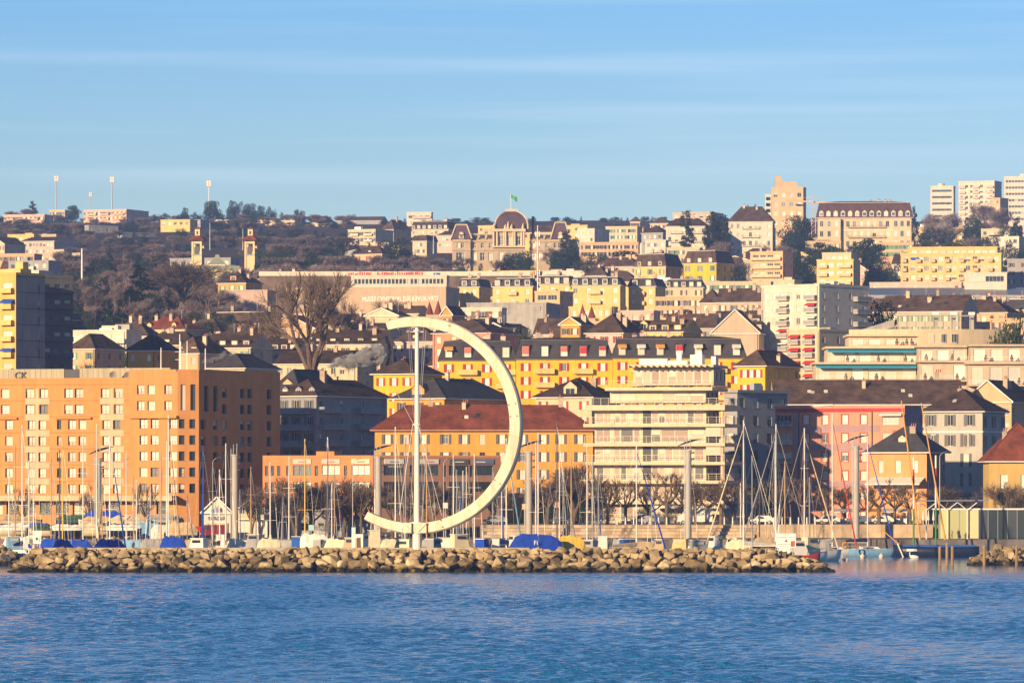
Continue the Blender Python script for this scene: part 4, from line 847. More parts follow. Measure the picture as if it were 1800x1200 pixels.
u2 = (lp2[2] - lp2[1]).normalized()
for f in range(7): balcony(r2, lp2[1] + u2 * .5, u2, (lp2[2] - lp2[1]).length - 1, 1.2, H2 - 3.3 - 3.6 * f, M_DARK, mat('tower_shade_dark', (.1,) * 3), 1.0)
awning(r2, lp2[1] + u2 * 1, u2, (lp2[2] - lp2[1]).length - 2, 1.6, Z(620, 1275) - r2.location.z, AWN['blue'], .5)

# left middle: old houses behind the hotel
C('white_penthouse', 'white flat roofed penthouse with wide windows behind the left tower', 116, 222, 240, 583, 1420, -25, WHI, 'flat', 3, 608, n=4, nf=2, w=3.2, h=2.0, t0=.6, st={'pane': 'c', 'nv': 2}, boxes=3, bal=([(.3, 1.0)], 1, WHI))
C('house', 'old house with brown hipped roof beside the left tower', 117, 166, 212, 614, 1350, -28, PEA, 'hip', 27, 640, chim=1)
C('house', 'orange house with white shutters and hipped roof behind the hotel', 221, 272, 310, 617, 1300, -27, ORY, 'hip', 27, 640, n=2, chim=1, st=BR)
C('house', 'long brown roofed house with three dormers left of the great bare tree', 300, 350, 400, 622, 1330, -27, PEA, 'hip', 30, 640, chim=2, dorm=(2, 1.5, 1.3, 'flat', .8, .4))
C('house', 'brown roofed house with red awning below the great bare tree', 355, 440, 475, 612, 1370, -20, CRE, 'gx', 26, 635, chim=2, dorm=(4, 1.5, 1.4, 'flat', 1.2, .5))
C('house', 'row of small houses with pale dormers under the great bare tree', 440, 520, 560, 618, 1390, -18, CRE, 'gx', 24, 640, chim=3, dorm=(5, 1.5, 1.3, 'flat', 1.2, .5))
C('house', 'brown roofed house with pale band windows right of the great bare tree', 545, 668, 690, 606, 1430, -16, CRE, 'gx', 26, 630, chim=3, dorm=(5, 1.4, 1.2, 'flat', 1.2, .5))
C('house', 'dark roofed house with sunlit windows behind the smoking chimney', 480, 628, 660, 640, 1318, -18, CRE, 'gx', 24, 660, chim=3, n=9)
C('house', 'long low house with red awnings left of the ring top', 600, 680, 700, 590, 1500, -15, BEI, 'gx', 22, 600, chim=3, dorm=(4, 1.6, 1.3, 'flat', 1, .5))
C('pink_house', 'orange-pink house with pale shutters inside the top of the ring', 760, 862, 912, 586, 1400, -22, wallm('coral', (.68, .28, .16)), 'hip', 26, 603, n=4, st=BR, chim=2, skylights=2)
C('house', 'broad brown roofed house just left of the ring mast top', 690, 766, 790, 601, 1450, -18, PKW, 'hip', 28, 612, chim=2, dorm=(1, 1.5, 1.3, 'flat', 1, .6))
C('house', 'small pink gabled house right of the ring top', 858, 880, 900, 576, 1480, -25, PEA, 'gy', 8, 590, chim=1)
C('house', 'small yellow gabled house behind the dark cypress', 880, 905, 925, 578, 1500, -25, CRY, 'gy', 8, 590)
C('house', 'orange gabled house with round firewall above the yellow row', 985, 1020, 1045, 572, 1450, -25, ORY, 'gy', 14, 597, chim=2)
C('house', 'pink house with large brown roof and red shutters above the yellow row', 1030, 1095, 1142, 586, 1420, -25, PKW, 'hip', 34, 598, n=3, st=SH('red'), chim=2)
C('house', 'yellow gabled house with attic windows above the right yellow row', 1100, 1140, 1165, 582, 1430, -22, CRY, 'gx', 18, 597, dorm=(2, 2, 1.6, 'gable', .6, .4), chim=2)
C('house', 'ochre gabled house with stepped roofs beside the big beige gable', 1135, 1200, 1235, 584, 1410, -24, CRY, 'gx', 22, 597, dorm=(3, 1.8, 1.5, 'flat', .8, .4), chim=3)
C('gabled_house', 'large plain beige gable wall facing the lake, above the yellow row', 1252, 1334, 1345, 587, 1390, -12, [wallm('gable_beige', (.52, .40, .29))], 'gy', 42, 597, n=1, nf=0, chim=1)
C('house', 'dark brown roofed house left of the big beige gable', 1165, 1255, 1262, 578, 1440, -12, BEI, 'gx', 26, 590, chim=3, skylights=3)
C('house', 'brown roofed house with white dormer behind the big beige gable', 1300, 1345, 1360, 572, 1470, -15, CRE, 'gx', 24, 580, dorm=(1, 3.4, 1.4, 'flat', 1, .5), chim=2)
C('chalet_row', 'row of gabled roofs with sunlit firewalls left of the ring top', 642, 700, 722, 556, 1560, -20, CRE, 'gy', 14, 570, chim=3)
C('house', 'blue-roofed gabled house in front of the museum', 690, 735, 752, 552, 1600, -22, CRE, 'gx', 14, 566, chim=3)
C('house', 'orange house with blue gable end in front of the museum', 776, 795, 806, 555, 1580, -25, ORA, 'gy', 16, 560)
C('low_pavilion', 'long white flat roofed pavilion right of the museum', 810, 882, 886, 543, 1640, -10, WHI, 'flat', 2, 556, nf=1, w=2)
C('grey_hall', 'wide grey concrete hall below the yellow mansard apartments', 820, 960, 985, 534, 1720, -12, M_CONC, 'flat', 2, 556, n=3, nf=1, w=.8)
C('bay_building', 'beige building with green glazed bay below the phone mast', 940, 984, 1008, 514, 1760, -24, PEA, 'flat', 2, 548, n=2, nf=2, w=3, st={'pane': 'd', 'nv': 2})

# the white apartment pair and round terraces at right
r_, lp_, H_ = C('white_apartments', 'tall white apartment house with grey balconies and red awnings', 1342, 1440, 1540, 503, 1390, -40, WHI, 'flat', 3, 590, n=7, nf=9, fh=3.1, w=1.2, h=1.6, t0=1.4, ns=4, st=BR, sst=BR, L=20, boxes=4)
u = (lp_[1] - lp_[0]).normalized(); W_ = (lp_[1] - lp_[0]).length; v = (lp_[2] - lp_[1]).normalized(); Ls = (lp_[2] - lp_[1]).length
for f in range(6):
    for a in (.3, .78): balcony(r_, u * (W_ * a), u, 3.4, 1.3, H_ - 3.1 - 3.1 * f, WHI, GRY, .95); awning(r_, u * (W_ * a) + u * .2, u, 3.0, 1.2, H_ - 4.0 - 3.1 * f, AWN['red'] if (f + int(a * 4)) % 3 == 0 else AWN['white'], .5)
    balcony(r_, lp_[1] + v * (Ls - 6), v, 6, 1.4, H_ - 3.1 - 3.1 * f, WHI, GRY, .95)
r_, lp_, H_ = C('white_apartments', 'lower cream apartment house with red awnings in front of the tall white one', 1386, 1440, 1520, 582, 1345, -40, CRE, 'flat', 3, 665, n=4, nf=7, fh=3.1, w=1.1, h=1.6, t0=1.2, ns=3, st=BR, sst={'pane': 'd'}, L=15, boxes=2)
u = (lp_[1] - lp_[0]).normalized(); W_ = (lp_[1] - lp_[0]).length
for f in range(6):
    for a in (.1, .55): balcony(r_, u * (W_ * a), u, 3.0, 1.1, H_ - 2.9 - 3.1 * f, CRE, GRY, .9); awning(r_, u * (W_ * a), u, 3.0, 1.1, H_ - .7 - 3.1 * f, AWN['red'], .6)
def terraces(name, label, rows, D, wl_, aw=None):
    x0 = min(r[0] for r in rows); x1 = max(r[1] for r in rows); zb = ground(X(x0, D), D) - 3
    root = thing(name, label, 'building', (X(x0, D), D, zb)); ox = X(x0, D); OCC.append((ox, X(x1, D), D, D + 18)); SEEN.append((x0, x1, rows[0][2], rows[-1][3], D))
    for k, (a, b, yt, yb, kind) in enumerate(rows):
        z1, z0 = Z(yt, D) - zb, Z(yb, D) - zb; xa, xb = X(a, D) - ox, X(b, D) - ox; y = 3.0 * (len(rows) - 1 - k); w_ = MB(); n = max(2, int((xb - xa) / 3.2)); ops = []
        for i in range(n): c = xa + (xb - xa) * (i + .5) / n; ops.append((c - xa - 1.25, c - xa + 1.25, z0 + .15, z1 - .55))
        if kind == 'p': ops = ops[::2]
        good, u, n_ = facade(w_, V2(xa, y), V2(xb, y), z0, z1, ops, .2); zb_ = z0 if k < len(rows) - 1 else 0
        if zb_ < z0: w_.poly([(xa, y, 0), (xb, y, 0), (xb, y, z0), (xa, y, z0)])
        w_.poly([(xb, y, zb_), (xb, y + 14, zb_), (xb, y + 14, z1), (xb, y, z1)]); w_.poly([(xa, y + 14, zb_), (xa, y, zb_), (xa, y, z1), (xa, y + 14, z1)]); w_.obj('wall', wl_, root)
        for g in good: ob('window', winmesh(g[1] - g[0], g[3] - g[2], {'dep': .2, 'pane': 'b', 'nv': 1, 'sill': 0, **({'blind': 1.0} if rnd.random() < .2 else {})}), root, (xa + g[0], y, g[2]))
        s = MB(); s.box(xa - .5, xb + .5, y - 1.0, y + 14, z1 + .002 * k, z1 + .45); s.obj('slab', wl_, root)
        r2 = MB(); railing(r2, V2(xa, y - 2.6), V2(xb, y - 2.6), z0, 1.0, 1.5); r2.obj('railing', M_WHITE, root); s = MB(); s.box(xa - .2, xb + .2, y - 2.9, y - .01, z0 - .35, z0 - .003 * k); s.obj('terrace_slab', wl_, root)
        if aw and k in aw: awning(root, V2(xa, y - .02), V2(1, 0), xb - xa, 2.2, z1 - .1, AWN['teal'], .5)
        for i in range(3):
            if rnd.random() < .6: p = MB(); x = rnd.uniform(xa + 1, xb - 1); p.bar((x, y - 2, z0), (x, y - 2, z0 + .5), .3, 8, 0, .35); p.bar((x, y - 2, z0 + .5), (x, y - 2, z0 + 1.5), .5, 6, 1, .1); p.obj('potted_shrub', [M_BRICK, plain('shrub_green', (.03, .06, .02))], root)
    return root
terraces('terrace_house', 'stepped cream terraces with teal awnings above the pink block', [(1495, 1615, 590, 606, 'w'), (1456, 1613, 612, 636, 'w'), (1434, 1610, 640, 668, 'w')], 1235, CRE, aw=(1, 2))
terraces('terrace_house', 'grey-beige terraced flats with striped blinds right of the teal awnings', [(1616, 1702, 610, 634, 'w'), (1616, 1700, 637, 668, 'p')], 1228, BEI)
terraces('terrace_house', 'grey-beige terraced flats with roof garden at the right edge', [(1708, 1830, 608, 635, 'w'), (1702, 1830, 640, 676, 'w')], 1222, BEI)
# curved top storey with pergola
D = 1275; cr_ = thing('curved_penthouse', 'pale curved top storey with rooftop pergola and chimneys', 'building', (X(1500, D), D, ground(X(1600, D), D) - 2)); SEEN.append((1495, 1770, 548, 606, D)); z0 = -cr_.location.z
arc = [(X(1495 + 275 * t, D) - cr_.location.x, 6 * (2 * t - 1) ** 2) for t in [i / 14 for i in range(15)]]; w_ = MB()
for (xa, ya), (xb, yb) in zip(arc, arc[1:]): w_.poly([(xa, ya, 0), (xb, yb, 0), (xb, yb, Z(578, D) + z0), (xa, ya, Z(578, D) + z0)])
w_.poly([(x, y, Z(578, D) + z0) for x, y in arc] + [(arc[-1][0], 16, Z(578, D) + z0), (arc[0][0], 16, Z(578, D) + z0)]); w_.obj('wall', CRE, cr_)
for i in range(6): x, y = arc[4 + i]; ob('window', winmesh(1.4, 2.0, {'dep': -.04, 'pane': 'd'}), cr_, (x, y + .1, Z(602, D) + z0))
for i in range(9):
    x = X(1580 + 16 * i, D) - cr_.location.x; s = MB(); s.bar((x, 4, Z(579, D) + z0), (x, 4, Z(555, D) + z0), .12, 5); s.obj('pergola_post', M_CONC, cr_)
s = MB(); s.box(X(1575, D) - cr_.location.x, X(1705, D) - cr_.location.x, 3.7, 4.1, Z(555, D) + z0, Z(553, D) + z0); s.obj('pergola_beam', M_CONC, cr_)
for px in (1648, 1680, 1712): s = MB(); x = X(px, D) - cr_.location.x; s.box(x - .5, x + .5, 6, 7, Z(579, D) + z0, Z(552, D) + z0, 0); s.box(x - .7, x + .7, 5.8, 7.2, Z(552, D) + z0, Z(547, D) + z0, 1); s.obj('chimney', [M_CONC, M_WHITE], cr_)
s = MB(); s.loft([[(X(1500, D) - cr_.location.x, y, Z(583, D) + z0), (X(1575, D) - cr_.location.x, y, Z(560, D) + z0), (X(1575, D) - cr_.location.x, y, Z(573, D) + z0), (X(1500, D) - cr_.location.x, y, Z(596, D) + z0)] for y in (5.5, 5.9)]); s.obj('sloping_parapet', M_CONC, cr_)
C('house', 'wide dark roofed old house with tall chimneys behind the curved penthouse', 1548, 1690, 1725, 548, 1450, -20, BEI, 'gx', 30, 560, chim=5, skylights=4, n=8)
C('house', 'brown roofed house with sunlit chimney above the right terraces', 1690, 1770, 1800, 550, 1480, -20, PEA, 'hip', 30, 560, chim=4)
C('house', 'ochre mansard house with red shutters at the right edge', 1770, 1830, 1850, 545, 1500, -20, ORY, 'mans', 22, 572, st=SH('red'), rm=M_SLATE)
C('flat_block', 'low flat pale block at the right edge below the mansard house', 1742, 1830, 1840, 562, 1440, -12, PEA, 'flat', 2, 600, nf=2)
bld('station_shed', 'long grey station roof with a pale rim across the right side', rect(1530, 1830, 1830, 1960, 0, 40), 520, 1960, GRY, {}, ('gx', 3.2, .4), plain('shed_roof_blue', (.16, .19, .24), .4), see=525, trim=M_WHITE)
C('low_block', 'long pale low block behind the station roof', 1530, 1690, 1692, 498, 2000, -8, PKW, 'flat', 2, 506, n=3, nf=1)

# museum, its letters, and the long road parapet behind
D = 1810
mus, lpm, Hm = bld('museum', 'plain tan museum block with white lettering along its top', rect(500, 784, 806, D, -14), 506, D, [wallm('museum_tan', (.50, .37, .26)), GRY], {}, ('flat', .3, .02), see=552)
u, v = dirs(-14); pm = V2(lpm[1].x, lpm[1].y) - u * (148 * D / F / math.cos(R(14))) - v * .06
_mt = text('MUSƎƎ C∀NTON∀L DƎS BƎ∀UX-∀RTS', 2.05, (pm.x, pm.y, Hm - 4.0), (R(90), 0, R(-14)), plain('letter_white', (.80, .78, .74)), mus, .05); _mt.scale = (.70, 1, 1); _mt.data.offset = .035
C('station_offices', 'long cream office block with a ribbon of windows behind the museum', 617, 785, 786, 486, 1900, -6, WHI, 'flat', 2, 507, n=24, nf=3, fh=2.9, w=1.0, h=1.7, st={'pane': 'd', 'nv': 0, 'noblind': 1})
D = 1960; rd = MB(); rd.box(X(455, D), X(935, D), D, D + 6, Z(485, D), Z(477, D), 0); rd.box(X(456, D), X(934, D), D + .5, D + 6, ground(0, D) - 6, Z(485, D), 1); road = tag(rd.obj('parapet_wall', [wallm('parapet_cream', (.70, .62, .50)), mat('embankment_brown', (.17, .12, .09), .95, .3, .3)]), 'long pale road parapet with red graffiti crossing above the museum', 'wall'); SEEN.append((455, 935, 474, 488, D))
OCC.append((X(455, D), X(935, D), D - 2, D + 8))
gr = plain('graffiti_red', (.60, .06, .06)); rr = random.Random(3)
for i in range(34):
    if i in (11, 12): continue
    s = MB(); x = X(612 + i * 3.9, D); h = rr.uniform(.5, 1.1); zc = Z(483, D); s.box(x, x + rr.uniform(.35, .7), D - .04, D - .01, zc - .2, zc + h); s.obj('graffiti', gr, road)
s = MB(); s.box(X(762, D), X(772, D), D - .5, D - .3, Z(485.5, D), Z(479.5, D)); po = tag(s.obj('parking_sign', plain('sign_p_blue', (.03, .12, .45))), 'blue parking sign with a white P on the road parapet', 'sign'); text('P', 1.2, (X(764.5, D), D - .52, Z(484.8, D)), (R(90), 0, 0), M_WHITE, po, .01)

# yellow mansard apartments and neighbours
for (a, b, sx, yt, D, lb, cl, kw) in ((808, 842, 862, 505, 1830, 'narrow ochre house with grey mansard just right of the museum', CRY, {}), (866, 936, 938, 504, 1800, 'yellow mansard apartments with loggias right of the museum', CRY, {}), (1003, 1090, 1100, 502, 1790, 'long yellow mansard apartment row with deep loggias under the evergreens', CRY, {}), (1105, 1152, 1172, 504, 1800, 'yellow mansard house with pale dormers beside the loggia row', CRY, {}), (938, 1004, 1006, 500, 1835, 'set-back yellow mansard apartments behind the phone mast', CRY, {})):
    r_, lp_, H_ = C('mansard_apartments', lb, a, b, sx, yt, D, -14, cl, 'mans', 17, 545, nf=4, fh=3.1, w=1.3, h=1.6, st=BR, rm=M_SLATE, chim=2, dorm=(max(2, int((b - a) / 16)), 1.7, 1.7, 'flat', .5, .5), dmat=WHI, bal=([(.38, .62)], 3, CRE))
C('grey_mansard', 'grey mansard house with ornate gable right of the yellow apartments', 1168, 1236, 1240, 506, 1850, -8, CRE, 'mans', 17, 525, rm=M_SLATE, dorm=(5, 1.4, 1.4, 'flat', .5, .6), chim=2)
C('row_house', 'low salmon row with shutters in front of the grey mansard', 1150, 1236, 1240, 524, 1760, -8, PEA, 'flat', 2, 546, nf=2, st=SH('brown'), n=8)
C('tower_house', 'small house with steep pyramid roof beside the dark gable roof', 1231, 1264, 1266, 533, 1720, -15, BEI, 'pyr', 24, 545, n=2, nf=1)
C('house', 'big plain brown roof with smoking chimneys right of the pyramid roof', 1262, 1338, 1348, 532, 1700, -16, BEI, 'gx', 25, 546, chim=4, nf=1)
C('long_block', 'long cream block with small shutters behind the brown roof', 1236, 1355, 1360, 497, 1870, -8, CRE, 'flat', 2, 512, n=10, nf=2)
C('low_block', 'low yellow block with two red spires in front', 1000, 1075, 1085, 541, 1640, -14, CRY, 'flat', 2, 560, nf=2, n=6, st=BR)
for i, (a, yt, yb, lb) in enumerate(((1024, 534, 562, 'left of two small red church-like spires above the roofs'), (1040, 537, 562, 'right of two small red church-like spires above the roofs'), (755, 530, 556, 'left of two slim red spires inside the ring top'), (770, 527, 556, 'right of two slim red spires inside the ring top'))):
    D = 1590; s = MB(); x = X(a, D); zb_, zt_ = Z(yb, D), Z(yt, D); g = ground(x, D) - 1
    root = thing('spire', lb, 'spire', (x, D, g)); s.box(-1, 1, -1, 1, 0, zb_ - g + .5); s.obj('turret', BEI, root); s = MB(); s.bar((0, 0, zb_ - g + .5), (0, 0, zt_ - g), 1.3, 8, 0, .03); s.obj('roof', M_TILER, root); s = MB(); s.bar((0, 0, zt_ - g), (0, 0, zt_ - g + .8), .04, 4); s.obj('finial', M_DARK, root)
# villas on the slope
C('villa', 'ochre villa with plum mansard roof and green shutters', 1116, 1170, 1200, 469, 2060, -30, CRY, 'mans', 26, 492, n=3, nf=2, h=2, fh=3.6, st=SH('green'), chim=3, dorm=(3, 1.4, 1.5, 'flat', .5, .6), dmat=CRE)
C('villa', 'bright yellow villa with plum mansard roof and green shutters', 1203, 1259, 1292, 463, 2050, -30, YEL, 'mans', 26, 494, n=3, nf=2, h=2, fh=3.6, st=SH('green'), chim=1, dorm=(3, 1.4, 1.5, 'flat', .5, .6), dmat=CRE)
C('house', 'brown hipped house with dormers below the evergreen oaks', 1032, 1065, 1085, 485, 1980, -25, BEI, 'hip', 16, 490, chim=3)
C('apartment_block', 'beige balcony block with five floors right of the yellow villa', 1320, 1376, 1396, 444, 2060, -24, PEA, 'flat', 2, 492, n=4, nf=4, fh=3.1, w=2.2, h=1.7, st={'pane': 'd', 'nv': 2}, bal=([(.04, .96)], 4, CRE))
C('apartment_block', 'stepped yellow block with curved balconies below the grand hotel', 1437, 1500, 1515, 458, 2060, -18, CRY, 'flat', 2, 492, n=4, nf=4, w=2.0, st=BR, bal=([(.05, .3), (.6, .95)], 3, CRE), boxes=0)
C('penthouse', 'set-back cream top floor of the stepped yellow block', 1446, 1496, 1508, 446, 2066, -18, CRE, 'flat', 2, 457, n=4, nf=1, w=1.8, st=BR)
r_, lp_, H_ = C('apartment_block', 'long yellow five floor block with rows of loggias at right', 1585, 1760, 1768, 447, 2010, -8, CRY, 'flat', 2, 496, n=14, nf=4, fh=3.2, w=1.7, h=1.7, st={'pane': 'c', 'nv': 2}, bal=([(i / 14 + .012, (i + 1) / 14 - .012) for i in range(0, 14, 2)], 4, PEA, True))
awning(r_, V2(3.5, -.1), V2(.99, -.139), 3, 1, H_ - .7, AWN['blue'], .8)
C('penthouse', 'set-back top floor of the long yellow block with blue blinds', 1598, 1753, 1758, 436, 2016, -8, CRY, 'flat', 2, 446, n=12, nf=1, w=2.0, h=1.8, st=BR)
C('sports_hall', 'white hall with one broad window strip below the long yellow block', 1696, 1770, 1772, 481, 1975, -6, WHI, 'flat', 2, 497, n=2, nf=1, w=6.4, h=1.9, t0=.8, st={'pane': 'c', 'nv': 4})
C('house', 'dull grey house at the far right below the tower blocks', 1772, 1830, 1840, 458, 2050, -15, GRY, 'flat', 3, 495, nf=3)
# skyline right
r_, lp_, H_ = C('tower_block', 'orange tower block on the skyline right of centre', 1357, 1412, 1419, 331, 2800, -10, wallm('tower_orange', (.62, .42, .25)), 'flat', 2, 415, n=4, nf=7, fh=4.6, w=1.9, h=2.1, t0=2.2, st={'pane': 'c', 'nv': 1})
s = MB(); s.box(2, 12.5, 3, 10, H_ + .3, H_ + 3.6); s.box(1.8, 5, 4, 9, H_ + 3.7, H_ + 6.2); s.obj('roof_box', wallm('tower_orange', (.62, .42, .25)), r_)
C('tower_block', 'pale slab just left of the orange skyline tower', 1345, 1356, 1357, 344, 2860, -5, WHI, 'flat', 2, 400, n=2, nf=8, fh=3)
for (a, b, sx, yt, lb, n) in ((1636, 1676, 1682, 329, 'white skyline tower with horizontal window bands, left of three', 8), (1766, 1835, 1840, 312, 'tallest white skyline tower at the right edge', 12)):
    r_, lp_, H_ = C('tower_block', lb, a, b, sx, yt, 3250, -10, WHI, 'flat', 2, 392, n=n, nf=12, fh=3.6, w=1.5, h=1.3, t0=1.4, st={'pane': 'd', 'nv': 1, 'noblind': 1})
    c = (lp_[0] + lp_[1]) / 2; s = MB(); s.bar((c.x, c.y + 5, H_), (c.x, c.y + 5, H_ + 2.4), 1.9, 10); s.obj('water_tank', WHI, r_)
r_, lp_, H_ = C('tower_block', 'white skyline tower with balcony columns, middle of three', 1687, 1748, 1764, 320, 3180, -22, WHI, 'flat', 2, 400, n=7, nf=13, fh=3.0, w=1.6, h=1.5, t0=1.4, st={'pane': 'd', 'nv': 1}, bal=([(.02, .2), (.4, .58), (.78, .98)], 12, PKW, True))
C('tower_block', 'lower stepped block in front of the middle skyline tower', 1745, 1758, 1775, 350, 3120, -30, PEA, 'flat', 2, 400, nf=8)
def crane(px, yt, D, lb):
    root = thing('tower_crane', lb, 'crane', (X(px, D), D, ground(X(px, D), D))); m = plain('crane_orange', (.60, .33, .16)); h = Z(yt, D) - root.location.z; s = MB()
    for a, b in ((-1, -1), (1, -1), (1, 1), (-1, 1)): s.bar((a, b, 0), (a, b, h), .22, 4)
    for i in range(int(h / 2)): s.bar((-1, -1, i * 2), (1, -1, i * 2 + 2), .14, 4)
    s.obj('mast', m, root); s = MB(); s.bar((6, 0, h + .2), (-13, 4, h + 1.6), .5, 4); s.bar((0, 0, h), (0, 0, h + 3.4), .3, 4); s.bar((0, 0, h + 3.4), (-9, 2.5, h + 1.7), .08, 4); s.bar((0, 0, h + 3.4), (6, 0, h + .5), .08, 4); s.obj('jib', m, root); s = MB(); s.box(4.4, 6.6, -.8, .8, h - 1.2, h + .1); s.obj('counterweight', M_CONC, root)
crane(1430, 357, 2790, 'orange tower crane beside the orange skyline tower')
# grand hotel with the plum mansard
D = 2500; gh, lpg, Hg = C('grand_hotel', 'grand cream hotel with huge plum mansard roof and arched dormers', 1438, 1602, 1603, 383, D, -4, CRE, 'mans', 31, 432, n=14, nf=5, fh=4.4, w=1.5, h=2.5, t0=1.3, st={'pane': 'c', 'nv': 1}, L=22, dorm=(13, 1.9, 1.9, 'gable', .7, .8), dmat=WHI, chim=4, ov=.9, cornice=(5.4,), rm=mat('roof_plum', (.10, .055, .05), .95, .25, .4, .08, bump=.4, bscale=2))
for a, b in ((.0, .245), (.80, 1.0)):
    W_ = (lpg[1] - lpg[0]).length; u = (lpg[1] - lpg[0]) / W_; s = MB(); s.obox(u * (W_ * a), u, W_ * (b - a), -2.2, 0, 0, Hg - .3); w_o = s.obj('corner_pavilion', CRE, gh)
    for f in range(5):
        for k in range(3): p = u * (W_ * (a + (b - a) * (k + .5) / 3) - .75); n_ = V2(u.y, -u.x); p = p + n_ * 2.24; ob('window', winmesh(1.5, 2.5, {'dep': -.03, 'pane': 'c'}), w_o, (p.x, p.y, Hg - 3.8 - 4.4 * f), math.atan2(u.y, u.x))
for f in range(3): balcony(gh, u * (W_ * .32), u, W_ * .4, 1.4, Hg - 4.1 - 4.4 * f, CRE, M_DARK, .9, False)
for i in range(4): s = MB(); p = u * (W_ * (.29 + .12 * i)); s.obox(p + V2(0, 5), u, 2.6, 0, 3, Hg + 5.0, Hg + 6.6); dd = s.obj('dormer', CRE, gh); ob('window', winmesh(2.0, 1.1, {'dep': -.04, 'pane': 'c'}), dd, (p.x + .3, p.y + 5, Hg + 5.2))
C('hotel_annex', 'low beige annex with a row of windows under the grand hotel', 1545, 1606, 1610, 428, 2420, -6, PEA, 'flat', 2, 446, n=7, nf=2, w=2.0)
C('hotel_annex', 'low beige annex left under the grand hotel', 1416, 1478, 1482, 426, 2440, -6, PEA, 'flat', 2, 442, n=5, nf=2)
C('villa', 'cream hotel villa with dark hipped roof left of the orange tower', 1281, 1358, 1364, 390, 2450, -8, WHI, 'hip', 27, 436, n=7, nf=4, fh=3.7, w=1.2, h=2.0, st={'pane': 'c', 'shut': None}, chim=2, dorm=(3, 2.0, 1.3, 'flat', 2.6, 2.0), bal=([(.3, .7)], 3, GRY, False))
C('villa', 'cream villa with dark hipped roof behind the tall spruces', 1171, 1243, 1246, 398, 2430, -8, WHI, 'hip', 14, 450, n=6, nf=4, fh=3.7, w=1.3, h=2.0, st={'pane': 'c', 'shut': None}, chim=2, bal=([(.1, .4), (.6, .9)], 3, GRY, False))
C('apartment_block', 'grey slab with white balconies on the skyline behind the spruces', 1183, 1250, 1274, 375, 3000, -20, BEI, 'flat', 2, 400, n=6, nf=4, w=2)
C('low_block', 'cream terrace block below the spruce villa', 1172, 1230, 1236, 437, 2350, -8, CRE, 'flat', 2, 452, n=6, nf=2)
C('low_block', 'white two storey block with roof pavilion left of the spruce villa', 1134, 1170, 1174, 424, 2380, -10, WHI, 'flat', 2, 448, n=5, nf=2)
C('arcade_block', 'long peach arcaded block above the evergreen oaks', 1020, 1122, 1124, 428, 2480, -6, PEA, 'flat', 2, 452, n=14, nf=2, w=1.2)
C('apartment_block', 'cream block with rows of windows on the skyline right of the palace', 1065, 1120, 1130, 400, 2700, -14, CRE, 'flat', 2, 427, n=8, nf=3)
C('apartment_block', 'white flat roofed block right of the palace', 1015, 1045, 1072, 404, 2650, -25, WHI, 'flat', 2, 425, n=4, nf=3)
C('house', 'skyline house with round red roof and cream walls', 1143, 1175, 1184, 393, 2900, -15, PKW, 'hip', 12, 402, n=4, nf=2)
C('belfry', 'small cream belfry on the skyline right of the palace', 1108, 1125, 1126, 390, 3000, -8, CRE, 'pyr', 9, 400, n=3, nf=1, h=3, w=1.6)
C('house', 'grey hipped house on the slope left of the spruce villa', 1128, 1165, 1182, 410, 2600, -24, GRY, 'hip', 14, 425, n=4, nf=2)
# skyline left of the palace
r_, lp_, H_ = C('tower_block', 'pale tower block with long balconies on the skyline left of the palace', 715, 758, 760, 375, 3200, -6, WHI, 'flat', 2, 402, n=9, nf=6, fh=3.3, w=1.7, h=1.4, t0=1.2, st={'pane': 'd', 'nv': 1}, bal=([(.25, .98)], 6, PKW, True))
C('apartment_house', 'plum mansard apartment house with many dormers in front of the pale tower', 722, 788, 802, 403, 2900, -16, CRE, 'mans', 16, 414, n=8, nf=2, chim=4, dorm=(7, 1.6, 1.6, 'flat', .5, .6), dmat=WHI)
C('house', 'cream house with arched windows left of the palace', 725, 750, 768, 424, 2600, -25, CRE, 'mans', 12, 440, n=4, nf=3)
C('house', 'pink-white house behind the left pavilion of the palace', 768, 795, 800, 414, 2700, -15, PKW, 'hip', 8, 440, n=5, nf=3)
C('apartment_block', 'cream stepped apartment block with many balconies above the bare trees', 611, 660, 690, 405, 2800, -25, CRE, 'flat', 2, 432, n=6, nf=4, w=1.8, bal=([(.1, .4), (.6, .9)], 4, WHI))
C('house', 'house with broad plum hipped roof behind the stepped balconies block', 670, 692, 722, 404, 2850, -32, PEA, 'hip', 18, 420, n=3, nf=2, chim=2)
C('apartment_block', 'long shaded plum roofed block on the skyline left of centre', 590, 670, 680, 396, 3300, -10, GRY, 'gx', 8, 405, n=8, nf=2)
C('apartment_block', 'cream balcony block with plum roof on the left skyline', 545, 582, 592, 392, 3250, -15, CRE, 'hip', 12, 412, n=4, nf=5, w=2.4, bal=([(.05, .95)], 4, WHI))
C('apartment_block', 'flat cream block with long terraces on the left skyline', 466, 518, 524, 392, 3300, -10, CRE, 'flat', 2, 412, n=5, nf=4, w=2.6, bal=([(.05, .95)], 3, PEA))
C('low_block', 'pale low slab among the skyline trees', 374, 402, 404, 389, 3450, -8, WHI, 'flat', 2, 398, n=4, nf=1)
C('low_block', 'second pale low slab among the skyline trees, farther right', 432, 470, 472, 389, 3450, -8, CRE, 'flat', 2, 398, n=5, nf=1)
C('apartment_block', 'pinkish slab block with stair towers on the left skyline', 145, 222, 256, 370, 3400, -22, PKW, 'flat', 2, 400, n=10, nf=6, w=1.5, bal=([(.1, .3), (.4, .6), (.7, .95)], 6, PEA))
C('apartment_block', 'pinkish slab block with bays at the far left', 5, 78, 90, 379, 3350, -14, PKW, 'flat', 2, 412, n=9, nf=6, w=1.5, bal=([(.1, .25), (.35, .5), (.65, .85)], 6, PEA))
